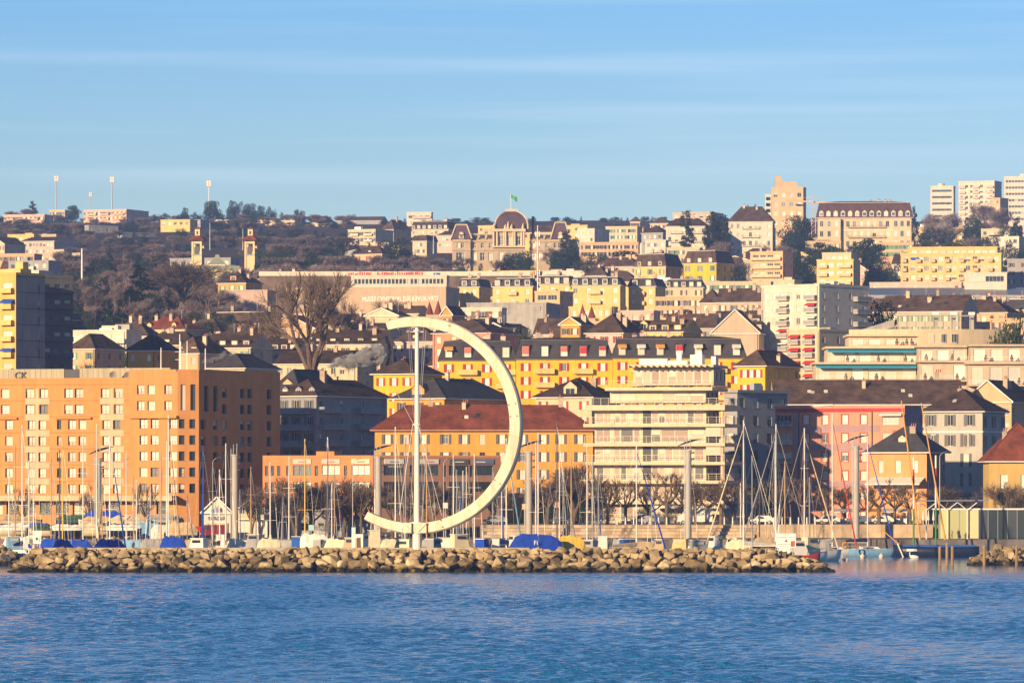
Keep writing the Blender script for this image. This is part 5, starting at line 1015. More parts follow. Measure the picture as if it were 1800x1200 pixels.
C('low_block', 'cream block on the skyline between the two pinkish slabs', 86, 114, 118, 371, 3600, -8, CRE, 'flat', 2, 379, n=4, nf=2)
C('apartment_block', 'blue shaded block with one sunlit end below the pinkish slab', 148, 156, 205, 398, 3000, -50, GRY, 'flat', 2, 435, n=1, nf=6)
C('apartment_block', 'blue shaded flat block left of the twin towers', 205, 215, 275, 410, 2900, -45, GRY, 'flat', 2, 430, n=2, nf=5)
C('house', 'pink house with dark plum roof at the far left', 34, 95, 128, 424, 2600, -22, PKW, 'gx', 9, 445, n=9, nf=2)
C('house', 'house with big blue-grey roof at the left edge', -30, 8, 40, 430, 2500, -30, CRE, 'gy', 14, 450, n=3, nf=2)
C('low_block', 'low pale block above the left tower', -30, 60, 70, 448, 2300, -12, PEA, 'flat', 2, 458, n=8, nf=1)
C('low_block', 'cream low houses left of the bare tree slope', 90, 112, 124, 441, 2350, -20, CRE, 'flat', 2, 455, n=3, nf=2)
C('house', 'orange house with green shutters under a dark roof below the twin towers', 382, 432, 458, 498, 1900, -24, [ORY], 'hip', 20, 515, n=3, nf=1, h=1.9, w=1.3, st=SH('green'), chim=3, dorm=(1, 2.2, 1.8, 'flat', 1.0, .8))
C('plain_block', 'blank pinkish wall block below the orange house with green shutters', 390, 470, 482, 512, 1860, -10, wallm('blank_pink', (.52, .38, .32)), 'flat', 2, 545, n=1, nf=0)
C('house', 'dark roofed house with lit gable right of the twin towers', 455, 520, 545, 490, 1980, -22, CRE, 'gx', 14, 505, n=4, nf=1, chim=2)
# grey-green hall between twin towers
for a, lb in ((348, 'left of two cream belvedere towers with red eaves on the wooded slope'), (441, 'right of two cream belvedere towers with red eaves on the wooded slope')):
    D = 2150; x = X(a, D); g = ground(x, D) - 1; root = thing('belvedere_tower', lb, 'tower', (x, D, g), R(-12)); zt_ = Z(423, D) - g; z2 = Z(463, D) - g; m = wallm('tower_cream', (.70, .54, .32)); hw = 9.2 * D / F; s = MB()
    SEEN.append((a - 14, a + 14, 402, 464, D)); OCC.append((x - 3, x + 3, D - 3, D + 3))
    for sx in (-1, 1): s.box(sx * hw - .35 * sx - .35, sx * hw - .35 * sx + .35, -hw, -hw + .7, 0, zt_); s.box(sx * hw - .35 * sx - .35, sx * hw - .35 * sx + .35, hw - .7, hw, 0, zt_)
    s.box(-hw + .1, hw - .1, -hw + .25, hw - .1, 0, z2 + 4.4); s.box(-hw + .1, hw - .1, -hw + .2, hw - .1, zt_ - 1.2, zt_ - .01); s.obj('shaft', m, root)
    s = MB(); n = 10
    s.loft([[(math.cos(math.pi * k / n) * .95, y, zt_ - 3.0 + math.sin(math.pi * k / n) * 1.0) for k in range(n + 1)] + [(-.95, y, zt_ - 5.2), (.95, y, zt_ - 5.2)] for y in (-hw + .1, -hw + .26)]); s.obj('arch_opening', M_DARK, root)
    s = MB(); s.box(-hw - .1, hw + .1, -hw - .15, hw, zt_ - 5.6, zt_ - 5.25); s.obj('balcony', M_CONC, root)
    s = MB(); e = hw + 1.4; s.loft([[(-e, -e, zt_), (e, -e, zt_), (e, e, zt_), (-e, e, zt_)], [(-1, -1, zt_ + 1.9), (1, -1, zt_ + 1.9), (1, 1, zt_ + 1.9), (-1, 1, zt_ + 1.9)]]); s.obj('roof', M_TILER, root)
    s = MB(); s.box(-.95, .95, -.95, .95, zt_ + 1.8, zt_ + 4.4); s.obj('lantern', m, root); s = MB(); s.box(-.4, .4, -1.0, -.94, zt_ + 2.3, zt_ + 3.6); s.obj('lantern_opening', M_DARK, root); s = MB(); s.loft([[(-1.5, -1.5, zt_ + 4.4), (1.5, -1.5, zt_ + 4.4), (1.5, 1.5, zt_ + 4.4), (-1.5, 1.5, zt_ + 4.4)], [(-.2, -.2, zt_ + 5.2), (.2, -.2, zt_ + 5.2), (.2, .2, zt_ + 5.2), (-.2, .2, zt_ + 5.2)]]); s.obj('cap', M_TILER, root)
gm = plain('copper_grey_green', (.26, .27, .20)); D = 2130; root = thing('domed_hall', 'grey-green roofed hall with concave peaked roof between the twin towers', 'building', (X(382, D), D, ground(X(382, D), D) - 1)); zz_ = lambda y: Z(y, D) - root.location.z; s = MB()
s.loft([[(-a, -a * .8, zz_(y)), (a, -a * .8, zz_(y)), (a, a * .8, zz_(y)), (-a, a * .8, zz_(y))] for a, y in ((3.6, 464.5), (2.4, 460), (1.3, 455), (.8, 450), (.6, 447.5))]); s.obj('roof', gm, root); s = MB(); s.box(-3.2, 3.2, -2.6, 2.6, 0, zz_(464.6)); s.obj('wall', WHI, root)
s = MB(); s.loft([[(-a, -1.0 - k, zz_(y)), (a, -1.0 - k, zz_(y)), (a, 5, zz_(y)), (-a, 5, zz_(y))] for a, y, k in ((9, 474, 3), (8.5, 468, 2), (6, 466, 1))]); s.obj('skirt_roof', gm, root); s = MB(); s.box(-8.6, 8.6, -3.6, 4.8, 0, zz_(474.2)); s.obj('base_wall', CRE, root)
SEEN.append((350, 420, 446, 476, D))

# the domed palace
D = 2380; pal = thing('domed_palace', 'stone courthouse palace with central dome, pavilions and mansard wings', 'palace', (X(795, D), D, ground(X(900, D), D) - 1)); SEEN.append((790, 1020, 365, 476, D)); OCC.append((X(790, D), X(1020, D), D - 8, D + 40))
zz_ = lambda y: Z(y, D) - pal.location.z; px_ = lambda x: (x - 795) * D / F; SL = mat('roof_plum_slate', (.105, .065, .075), .8, .2, .3, .15)
def pwing(a, b, yt, y0, dep_, cols, wh=((436, 427, 1.3), (458, 444, 1.9)), nm='wing_wall'):
    w_ = MB(); xa, xb = px_(a), px_(b); ops = []
    for c in cols:
        for yb_, yt_, ww in wh: ops.append((px_(c) - xa - ww / 2, px_(c) - xa + ww / 2, zz_(yb_), zz_(yt_)))
    P4 = [V2(xa, y0), V2(xb, y0), V2(xb, y0 + dep_), V2(xa, y0 + dep_)]
    good, u, n_ = facade(w_, P4[0], P4[1], 0, zz_(yt), ops, .4)
    for k in (1, 2, 3): facade(w_, P4[k], P4[(k + 1) % 4], 0, zz_(yt), [], .3)
    w_.poly([(p.x, p.y, zz_(yt)) for p in P4]); w_.obj(nm, STO, pal)
    for g in good: ob('window', winmesh(g[1] - g[0], g[3] - g[2], {'dep': .4, 'pane': 'c', 'tr': .65, 'fr': .12}), pal, (xa + g[0], y0, g[2]))
    for y in (yt + 2.2, 438.5): s = MB(); s.box(xa - .3, xb + .3, y0 - .4, y0, zz_(y) - .5, zz_(y)); s.obj('cornice', STO, pal)
def pavroof(a, b, y0, yt, yb, dep_):
    xa, xb = px_(a), px_(b); i = (xb - xa) * .2; s = MB(); z0, z1 = zz_(yb), zz_(yt); k = .6
    s.loft([[(xa - k, y0 - k, z0), (xb + k, y0 - k, z0), (xb + k, y0 + dep_, z0), (xa - k, y0 + dep_, z0)], [(xa + i * .65, y0 + i * .65, z0 + (z1 - z0) * .55), (xb - i * .65, y0 + i * .65, z0 + (z1 - z0) * .55), (xb - i * .65, y0 + dep_ - i, z0 + (z1 - z0) * .55), (xa + i * .65, y0 + dep_ - i, z0 + (z1 - z0) * .55)], [(xa + i, y0 + i, z1), (xb - i, y0 + i, z1), (xb - i, y0 + dep_ - i, z1), (xa + i, y0 + dep_ - i, z1)]]); s.obj('pavilion_roof', SL, pal)
    s = MB()
    for p, q in (((xa - k, y0 - k - .02, z0), (xa + i, y0 + i - .02, z1)), ((xb + k, y0 - k - .02, z0), (xb - i, y0 + i - .02, z1)), ((xa + i, y0 + i, z1), (xb - i, y0 + i, z1))): s.bar(p, q, .3, 5)
    s.obj('roof_edge', CRE, pal); s = MB(); m_ = (xa + xb) / 2; s.box(m_ - 1, m_ + 1, y0 - .7, y0 + 2, z0, z0 + 1.9); s.bar((m_, y0 - .7, z0 + 1.9), (m_, y0 + 2, z0 + 1.9), 1.0, 10); d = s.obj('dormer', CRE, pal); ob('window', winmesh(1.0, 1.6, {'dep': -.02, 'pane': 'c', 'sill': 0}), d, (m_ - .5, y0 - .72, z0 + .2))
pwing(795, 827, 421, -1.6, 20, (806, 813), nm='pavilion_wall'); pavroof(795, 827, -1.6, 395, 420, 20)
pwing(827, 867, 421, 0, 16, (834, 848, 862)); pwing(932, 968, 421, 0, 16, (938, 950, 962)); pwing(968, 1000, 421, -1.6, 26, (976, 984, 992), nm='pavilion_wall'); pavroof(970, 1000, -1.6, 391, 420, 26)
for a, b in ((828, 867), (932, 969)):
    s = MB(); s.box(px_(a), px_(b), 0.6, 12, zz_(420.5), zz_(412)); s.obj('attic', STO, pal)
    for k in range(3): c = a + (b - a) * (k + .5) / 3; s = MB(); s.box(px_(c) - 1, px_(c) + 1, .4, .62, zz_(419), zz_(413)); s.obj('attic_opening', M_DARK, pal)
    s = MB(); s.box(px_(a), px_(b), .3, 12.2, zz_(412), zz_(410.6)); s.obj('attic_coping', CRE, pal)
    for k in range(4): c = a + (b - a) * k / 3.0; s = MB(); s.bar((px_(c), -.1, zz_(420)), (px_(c), -.1, zz_(416.5)), .35, 6, 0, .15); s.obj('urn', CRE, pal)
pwing(866, 923, 404, -3.2, 24, (881, 896, 911), wh=((431, 416, 2.0), (458, 444, 1.9)), nm='centre_wall')
for c in (868, 874, 886, 889, 902, 905, 917, 921): s = MB(); s.bar((px_(c), -3.8, zz_(433)), (px_(c), -3.8, zz_(408)), .42, 8); s.obj('column', CRE, pal)
s = MB(); s.box(px_(865), px_(924), -4.6, -2.6, zz_(407.8), zz_(403)); s.obj('entablature', CRE, pal); s = MB(); s.box(px_(865), px_(924), -4.6, -3.1, zz_(435.5), zz_(433)); s.obj('balcony', CRE, pal)
xa, xb = px_(870), px_(928); ym = 8; s = MB(); prof = [(0, 403), (.05, 394), (.6, 386), (1.9, 378.5), (3.3, 374), (4.6, 371.5)]; s.loft([[(xa + i * 1.0, -2.6 + i, zz_(y)), (xb - i * 1.0, -2.6 + i, zz_(y)), (xb - i, 20 - i, zz_(y)), (xa + i, 20 - i, zz_(y))] for i, y in prof]); s.obj('dome', SL, pal)
for sd in (0, 1):
    s = MB(); pr = [((xa + i if sd == 0 else xb - i), -2.6 + i, zz_(y)) for i, y in prof]
    for p, q in zip(pr, pr[1:]): s.bar(p, q, .32, 6)
    s.obj('dome_rib', CRE, pal)
s = MB(); s.box(xa + 4.3, xb - 4.3, 1.8, 14, zz_(371.5), zz_(367)); s.obj('dome_crest', CRE, pal)
for k, (c, h) in enumerate(((868, 9), (893, 12), (899, 8), (919, 9), (888, 7))): s = MB(); z = zz_(403); s.bar((px_(c), -3.9, z), (px_(c), -3.9, z + h * .12), .7, 6, 0, .5); s.bar((px_(c), -3.9, z + h * .12), (px_(c), -3.9, z + h * .2), .5, 6, 0, .3); s.bar((px_(c) , -3.9, z + h * .2), (px_(c) + .2, -3.9, z + h * .26), .22, 6, 0, .2); s.obj('statue', CRE, pal)
s = MB(); s.bar((px_(898), 8, zz_(367)), (px_(898), 8, zz_(339)), .12, 5); s.obj('flagpole', M_WHITE, pal); s = MB(); s.loft([[(px_(898) + .1 + .5 * k, 8 + .15 * math.sin(k * 1.4), zz_(340) - .25 * k), (px_(898) + .1 + .5 * k, 8 + .15 * math.sin(k * 1.4) + .03, zz_(340) - .25 * k), (px_(898) + .1 + .5 * k, 8 + .15 * math.sin(k * 1.4) + .03, zz_(346.5) - .35 * k), (px_(898) + .1 + .5 * k, 8 + .15 * math.sin(k * 1.4), zz_(346.5) - .35 * k)] for k in range(6)]); s.obj('flag', plain('flag_green', (.06, .30, .08)), pal)
s = MB(); s.bar((px_(937), 12, zz_(420)), (px_(937), 12, zz_(378)), .55, 8); s.obj('chimney', M_DARK, pal)

# poles, floodlights, phone mast
def pole(name, label, px, yt, D, r, yb=None, cat='pole', head=None, m=None):
    x = X(px, D); g = ground(x, D) if yb is None else Z(yb, D); root = thing(name, label, cat, (x, D, g)); h = Z(yt, D) - g; s = MB(); s.bar((0, 0, 0), (0, 0, h), r, 6, 0, r * .6); s.obj('shaft', m or M_METAL, root)
    if head:
        s = MB(); hw, hh = head
        s.box(-hw, hw, -.3, .3, h - .2, h + hh); o = s.obj('lamp_panel', plain('floodlight_panel', (.28, .26, .27)), root)
        for i in range(2):
            for j in range(3): t = MB(); t.box(-hw + hw * i + .15, -hw + hw * (i + 1) - .15, -.42, -.3, h + hh * j / 3 + .1, h + hh * (j + 1) / 3 - .1); t.obj('lamp', M_WHITE, o)
    return root
pole('floodlight_mast', 'left stadium floodlight mast on the far skyline', 99, 319, 3700, .55, head=(1.5, 3.6)); pole('floodlight_mast', 'right stadium floodlight mast on the far skyline', 197, 321, 3700, .55, head=(1.5, 3.8)); pole('floodlight_mast', 'smaller stadium floodlight mast between the two tall ones', 159, 346, 3800, .4, head=(1.1, 3))
r_ = pole('floodlight_mast', 'sunlit floodlight mast with tilted head above the skyline pines', 367, 328, 3600, .4, m=M_WHITE, head=(1.6, 3.8))
pole('tall_pole', 'tall bare white pole above the left wooded slope', 144, 437, 2000, .42, yb=514, m=M_WHITE); pole('lamp_pole', 'thin pole beside the left belvedere tower', 369, 392, 2300, .22, yb=440); pole('lamp_pole', 'thin pole beside the right belvedere tower', 427, 402, 2300, .22, yb=440); pole('lamp_pole', 'pale pole left of the domed palace', 762, 415, 2500, .3, yb=446)
D = 1780; r_ = pole('phone_mast', 'slim white phone mast with stacked antennas in front of the palace', 945, 396, D, .22, m=M_WHITE, cat='mast'); h = Z(396, D) - r_.location.z
for k, y in enumerate((2, 5, 9, 14)):
    for sx in (-1, 1): s = MB(); s.box(sx * .55 - .15, sx * .55 + .15, -.2, .2, h - y - 1.6, h - y); s.bar((0, 0, h - y - .8), (sx * .55, 0, h - y - .8), .06, 4); s.obj('antenna', M_WHITE, r_)

SEEN.append((560, 800, 400, 476, 2300)); SEEN.append((310, 500, 400, 440, 2960))
# ------------------------------------------------------------------ harbour: ring sculpture, boats, pylons, pavilion, people
M_RING = mat('ring_cream', (.74, .64, .46), .6, .07, .25, .3, streak=.75); M_MASTW = plain('mast_white', (.74, .70, .62), .4)
D = 807.0; rx, rzc = X(733, D), Z(747, D); RO = 191 * D / F
ring = thing('ring_sculpture', 'giant cream open ring wind vane pivoting on a white mast on the breakwater', 'sculpture', (rx, D, 2.6), R(-14)); zc = rzc - 2.6
a0, a1, NS = R(-17), R(210), 36        # from the upper tip clockwise to the lower tip
def ringpt(a, r): return (math.sin(a) * r, 0, zc + math.cos(a) * r)
for k in range(NS):
    s = MB(); rings = []
    for j in (0.006, .5, .994):
        t = (k + j) / NS; a = a0 + (a1 - a0) * t; e = math.sin(math.pi * t) ** .5; wr = 1.25 + .40 * e; dp = .6 + .3 * e
        rings.append([(math.sin(a) * r, y, zc + math.cos(a) * r) for r, y in ((RO - wr, -dp), (RO - .18, -dp), (RO, -dp + .3), (RO, dp - .3), (RO - .18, dp), (RO - wr, dp))])
    s.loft(rings); s.obj('ring_segment', M_RING, ring)
s = MB()
for k in range(160):
    t0_, t1_ = k / 160, (k + 1) / 160; a, b = a0 + (a1 - a0) * t0_, a0 + (a1 - a0) * t1_
    s.bar(ringpt(a, RO - .8), ringpt(b, RO - .8), .45, 6)
s.obj('ring_core', M_RING, ring)
for t in (.16, .42, .45, .62, .8, .9):
    for dr in (.5, 1.5): s = MB(); a = a0 + (a1 - a0) * t; x, _, z = ringpt(a, RO - dr); s.bar((x, -1.2, z), (x, -.6, z), .07, 6); s.obj('bolt', M_DARK, ring)
zp = lambda y: Z(y, D) - 2.6
for ya, yb, r0, r1 in ((972, 918, .66, .6), (918, 746, .42, .36), (746, 572, .36, .27), (572, 559, .27, .2)): s = MB(); s.bar((0, 0, zp(ya)), (0, 0, zp(yb)), r0, 14, 0, r1); s.obj('mast_section', M_MASTW, ring, smooth=False)
for y, r in ((746, .62), (581, .5), (918, .8), (937, .74)): s = MB(); s.bar((0, 0, zp(y) - .1), (0, 0, zp(y) + .1), r, 14); s.obj('collar', M_MASTW, ring)
s = MB(); s.bar((-.95, 0, zp(583)), (.95, 0, zp(583)), .07, 6); s.obj('spreader', M_MASTW, ring)
for sx in (-1, 1):
    s = MB(); s.loft([[(sx * .5, y, zp(936)), (sx * 1.7, y, zp(936)), (sx * 1.7, y, zp(918)), (sx * .5, y, zp(918))] for y in (-1.25, -1.1)]); s.obj('bracket', M_RING, ring)
    s = MB(); s.bar((sx * .5, -1.35, zp(934)), (sx * 1.7, -1.35, zp(919)), .07, 5); s.obj('brace', M_MASTW, ring)
for xa, ya, xb, yb in ((-15, 572, -6, 735), (-12, 572, -2, 745), (14, 575, 4, 735), (18, 580, 5, 745), (-35, 690, -6, 745), (-6, 746, -32, 905), (-4, 750, -12, 918), (5, 750, 30, 915), (4, 746, 45, 905), (8, 750, 12, 915)):
    s = MB(); k = D / F; s.bar((xa * k, -.5, zp(ya)), (xb * k, -.1, zp(yb)), .035, 4); s.obj('cable', M_METAL, ring)

# --- boats
BOATC = {'white': (.74, .70, .62), 'cream': (.70, .58, .38), 'navy': (.012, .02, .05), 'blue': (.03, .10, .35), 'grey': (.34, .33, .32), 'red': (.45, .04, .03), 'teal': (.03, .18, .20), 'ltblue': (.20, .38, .55), 'yellow': (.70, .42, .06), 'tan': (.46, .34, .20), 'black': (.02, .02, .022), 'green': (.04, .09, .05), 'royal': (.015, .06, .42), 'orange': (.68, .30, .05)}
def bm_(c): return plain('boat_' + c, BOATC[c], .35)
def cover_(c): return mat('canvas_' + c, BOATC[c], .85, .14, 1.2, .2, bump=.4, bscale=2.5, rand=.12)
def hull(L, Bm, fb, draft=.5, n=11):
    s = MB(); rings = []
    for i in range(n):
        t = i / (n - 1); b = Bm / 2 * (min(1, .72 + t * .9) if t < .35 else (1 - ((t - .35) / .65) ** 2.2)) + .02; sh = fb * (1 + .28 * (2 * t - 1) ** 2 * (1 if t > .5 else .3)); x = -L / 2 + L * t + (0 if t < 1 else .0); k = -draft * (1 - (2 * t - 1) ** 2) - .1
        rk = L * .05 * t
        rings.append([(x + rk, -b, sh), (x + rk * .6, -b * .94, sh * .35), (x, -b * .55, k * .7), (x, 0, k), (x, b * .55, k * .7), (x + rk * .6, b * .94, sh * .35), (x + rk, b, sh)])
    s.loft(rings, cap=True); return s
def tent(L, Bm, z0, zr, t0=-.5, t1=.5, sag=.15, seed=0):
    """canvas over a boat: ridge line with drooping sides"""
    r = random.Random(seed); s = MB(); rings = []
    for i in range(9):
        t = t0 + (t1 - t0) * i / 8; q = abs(2 * i / 8 - 1); b = Bm / 2 * (1.05 - .5 * q ** 4); zr_ = z0 + (zr - z0) * (1 - .62 * q ** 6 - .12 * i / 8) - sag * (1.2 if i % 2 else 0) + r.uniform(-.08, .08)
        x = L * t
        rings.append([(x, -b, z0 - .3), (x, -b * 1.02, z0 + .15 + r.uniform(-.05, .05)), (x, -b * .45, z0 + (zr_ - z0) * .50 - .04 + r.uniform(-.08, .08)), (x, 0, zr_), (x, b * .45, z0 + (zr_ - z0) * .50 - .04 + r.uniform(-.08, .08)), (x, b * 1.02, z0 + .15), (x, b, z0 - .3)])
    s.loft(rings); return s
def sailboat(label, px, yt, D, L=None, hc='white', cv='blue', mc='white', rz=90, furl=None, tentc=None, tentz=None, z0=0, group='sailing boats behind the breakwater', lean=0, tents=(-.5, .5)):
    H_ = Z(yt, D) - z0; L = L or max(6, min(13, H_ * .62)); Bm = L * .3; fb = .55 + L * .07; root = thing('sailboat', label, 'sailboat', (X(px, D), D, z0), R(rz), group)
    off = -L * .06; c, s_ = math.cos(R(rz)), math.sin(R(rz)); root.location.x -= c * -off * 0; m = plain('mast_' + mc, {'white': (.74, .70, .62), 'tan': (.50, .32, .17), 'yellow': (.72, .45, .08), 'grey': (.30, .30, .30), 'dark': (.06, .05, .05), 'blue': (.02, .06, .30)}[mc], .45)
    hull(L, Bm, fb).obj('hull', bm_(hc), root, smooth=True)
    s = MB(); s.loft([[(x, -b, z) for x, b, z in ((-L * .38, Bm * .4, fb * 1.02), (L * .36, Bm * .25, fb * 1.12))] + [(x, b, z) for x, b, z in ((L * .36, Bm * .25, fb * 1.12), (-L * .38, Bm * .4, fb * 1.02))], [(x, y, fb * 1.02 + .06) for x, y in ((-L * .38, -Bm * .4), (L * .36, -Bm * .25), (L * .36, Bm * .25), (-L * .38, Bm * .4))]]); s.obj('deck', M_WHITE, root)
    s = MB(); s.loft([[(-L * .15, -Bm * .3, fb), (L * .25, -Bm * .2, fb), (L * .25, Bm * .2, fb), (-L * .15, Bm * .3, fb)], [(-L * .15, -Bm * .25, fb + .55), (L * .17, -Bm * .15, fb + .5), (L * .17, Bm * .15, fb + .5), (-L * .15, Bm * .25, fb + .55)]]); cb = s.obj('cabin', M_WHITE, root)
    for sd in (-1, 1): s = MB(); s.box(-L * .1, L * .08, sd * Bm * .27 - .03, sd * Bm * .27 + .03, fb + .2, fb + .38); s.obj('cabin_window', M_DARK, cb)
    r0 = .075 + .004 * L; s = MB(); s.bar((0, 0, fb), (lean * H_, 0, H_), r0, 7, 0, r0 * .7); s.obj('mast', m, root)
    for fr in ((.55,) if H_ < 13 else (.42, .7)): s = MB(); w_ = Bm * .32; s.bar((lean * H_ * fr, -w_, H_ * fr - .05), (lean * H_ * fr, w_, H_ * fr - .05), .035, 4); s.obj('spreader', m, root)
    for sd in (-1, 1): s = MB(); s.bar((-.2, sd * Bm * .46, fb), (0, sd * Bm * .3, H_ * .55), .02, 3); s.bar((0, sd * Bm * .3, H_ * .55), (lean * H_, 0, H_ * .98), .02, 3); s.obj('shroud', M_METAL, root)
    s = MB(); s.bar((-L * .49, 0, fb), (lean * H_, 0, H_ * .99), .018, 3); s.obj('backstay', M_METAL, root)
    if furl: s = MB(); s.bar((L * .5, 0, fb + .5), (lean * H_ + .1, 0, H_ * .93), .16, 6, 0, .05); s.obj('furled_sail', cover_(furl), root)
    else: s = MB(); s.bar((L * .5, 0, fb), (lean * H_, 0, H_ * .95), .018, 3); s.obj('forestay', M_METAL, root)
    if tentc: tent(L, Bm * 1.08, fb, tentz or fb + 1.9, *tents, seed=int(px)).obj('tarpaulin', cover_(tentc), root)
    else:
        s = MB(); rg = []
        for i in range(6): t = i / 5; x = -.12 - L * .4 * t; r = .30 - .16 * t; zz_ = fb + 1.35; rg.append([(x, math.cos(2 * math.pi * k / 7) * r * .7, zz_ + .28 - .2 * t + math.sin(2 * math.pi * k / 7) * r * 1.3) for k in range(7)])
        s.loft(rg); s.obj('sail_cover', cover_(cv), root); s = MB(); s.bar((0, 0, fb + 1.2), (-L * .44, 0, fb + 1.2), .07, 6); s.obj('boom', m, root)
    s = MB()
    for sd in (-1, 1):
        for i in range(4): x = -L * .45 + i * L * .1; s.bar((x, sd * Bm * .4, fb), (x, sd * Bm * .4, fb + .6), .02, 4)
        s.bar((-L * .45, sd * Bm * .4, fb + .6), (-L * .15, sd * Bm * .4, fb + .6), .02, 4)
    s.obj('guard_rail', M_METAL, root)
    return root
A = 'boats'
LST = [  # px, mast top row, distance, hull, cover, mast, heading, furled sail, tarpaulin
 (27, 781, 930, 'white', 'grey', 'tan', 95, None, None), (39, 747, 900, 'white', 'blue', 'white', 80, None, None), (51, 809, 880, 'white', 'royal', 'white', 100, None, None), (59, 798, 940, 'cream', 'tan', 'white', 90, None, None),
 (90, 803, 925, 'white', 'royal', 'tan', 85, None, 'royal'), (105, 790, 955, 'navy', 'blue', 'dark', 95, 'blue', None), (110, 779, 890, 'white', 'royal', 'yellow', 80, None, 'royal'), (146, 766, 945, 'white', 'blue', 'white', 90, None, 'royal'),
 (170, 745, 960, 'white', 'tan', 'white', 92, 'tan', None), (193, 765, 905, 'white', 'royal', 'white', 70, 'blue', 'royal'), (222, 796, 935, 'white', 'ltblue', 'white', 95, None, None), (235, 835, 915, 'white', 'tan', 'tan', 90, None, None), (240, 843, 950, 'cream', 'tan', 'white', 85, None, None),
 (283, 794, 930, 'white', 'grey', 'tan', 100, None, None), (296, 729, 945, 'white', 'royal', 'white', 75, 'tan', 'royal'), (293, 775, 965, 'white', 'blue', 'white', 95, None, None), (357, 783, 900, 'navy', 'royal', 'blue', 95, 'royal', None),
 (374, 812, 960, 'white', 'tan', 'grey', 90, None, None), (386, 825, 935, 'white', 'tan', 'white', 70, None, None), (397, 779, 920, 'white', 'tan', 'white', 95, None, None), (441, 820, 950, 'cream', 'red', 'tan', 90, None, None),
 (475, 812, 910, 'white', 'grey', 'white', 95, None, 'cream'), (508, 803, 940, 'white', 'grey', 'white', 85, None, None), (536, 771, 925, 'white', 'cream', 'yellow', 85, None, None), (576, 768, 930, 'white', 'ltblue', 'white', 60, None, None), (588, 830, 900, 'white', 'grey', 'tan', 90, None, 'cream'),
 (695, 750, 955, 'white', 'tan', 'white', 80, 'grey', None), (713, 768, 965, 'white', 'grey', 'grey', 95, None, None), (750, 765, 900, 'white', 'grey', 'tan', 100, 'grey', None), (797, 800, 930, 'white', 'red', 'white', 85, None, None), (803, 825, 955, 'white', 'red', 'grey', 95, None, None), (820, 820, 965, 'white', 'blue', 'white', 90, None, None),
 (834, 798, 880, 'white', 'grey', 'white', 95, None, None), (866, 820, 950, 'white', 'black', 'grey', 85, None, None), (890, 770, 925, 'white', 'blue', 'white', 65, 'ltblue', None), (942, 777, 905, 'ltblue', 'royal', 'white', 90, 'grey', None), (979, 738, 950, 'navy', 'royal', 'dark', 70, None, None), (990, 822, 965, 'white', 'grey', 'grey', 60, 'grey', None),
 (1032, 782, 930, 'white', 'tan', 'white', 85, None, None), (1042, 805, 960, 'white', 'grey', 'grey', 95, None, None), (1119, 781, 890, 'ltblue', 'tan', 'white', 35, 'royal', None), (1307, 738, 900, 'red', 'grey', 'white', 160, 'cream', None), (1335, 838, 950, 'navy', 'black', 'dark', 90, None, None), (1362, 775, 960, 'white', 'grey', 'grey', 120, None, None),
 (1364, 745, 930, 'white', 'tan', 'white', 150, 'grey', None), (1414, 752, 915, 'white', 'tan', 'white', 30, 'cream', None), (1423, 838, 955, 'white', 'grey', 'grey', 90, None, None)]
NEAR = lambda px: ('below the orange hotel front' if px < 230 else 'in front of the hotel corner' if px < 350 else 'before the gabled boathouses' if px < 470 else 'before the low orange shops' if px < 640 else 'left of the ring foot' if px < 733 else 'inside the ring' if px < 880 else 'before the ochre building' if px < 1020 else 'before the cream terraces' if px < 1260 else 'before the pink block')
for (px, yt, D, hc, cv, mc, rz, fu, te) in LST:
    tz = None
    if te: tz = Z(936 if te in ('white', 'cream') else 943, D) + rnd.uniform(-.3, .3)
    lb = '%s sailboat with %s mast%s %s' % ({'ltblue': 'light blue', 'royal': 'blue'}.get(hc, hc), {'white': 'white', 'yellow': 'yellow', 'tan': 'brown', 'grey': 'grey', 'dark': 'dark', 'blue': 'blue'}[mc], (' and ' + {'royal': 'bright blue', 'cream': 'cream', 'white': 'white'}[te] + ' tarpaulin') if te else (' and furled %s sail' % {'ltblue': 'pale blue', 'royal': 'bright blue'}.get(fu, fu)) if fu else '', NEAR(px))
    sailboat(lb, px, yt, D, None, hc, cv, mc, rz, fu, te, tz)
sailboat('big blue covered yacht with white letters on its tarpaulin below the ochre building', 946, 760, 868, 8.5, 'royal', 'royal', 'white', 8, None, 'royal', Z(935, 868), tents=(-.55, .5))
text('Fi', 1.0, (X(937, 868), 866.2, Z(958, 868)), (R(78), 0, 0), M_WHITE, bpy.data.objects['sailboat.%03d' % len(LST)] if ('sailboat.%03d' % len(LST)) in bpy.data.objects else None, .02)
_t = [o for o in COL.objects if o.type == 'FONT'][-1]; _p = _t.parent
if _p: _t.location = _p.matrix_world.inverted() @ Vector(_t.location) if False else Matrix.LocRotScale(_p.location, _p.rotation_euler, None).inverted() @ Vector((X(938, 868), 866.35, Z(957, 868)))
sailboat('yellow tarpaulin covered yacht beside the big blue covered one', 1004, 790, 872, 5.2, 'white', 'yellow', 'tan', 8, None, 'yellow', Z(938, 872))
sailboat('white and pale blue yacht with orange lifebuoy moored by the promenade', 1525, 766, 978, 9.5, 'ltblue', 'navy', 'white', 12, 'royal')
sailboat('grey hulled yacht with red stripe left of the lifebuoy yacht', 1463, 726, 976, 9.0, 'white', 'grey', 'white', 20, 'red')
sailboat('white hulled yacht with red waterline and grey sail cover beside the harbour sign', 1322, 800, 850, 8.2, 'white', 'black', 'grey', 172, None)
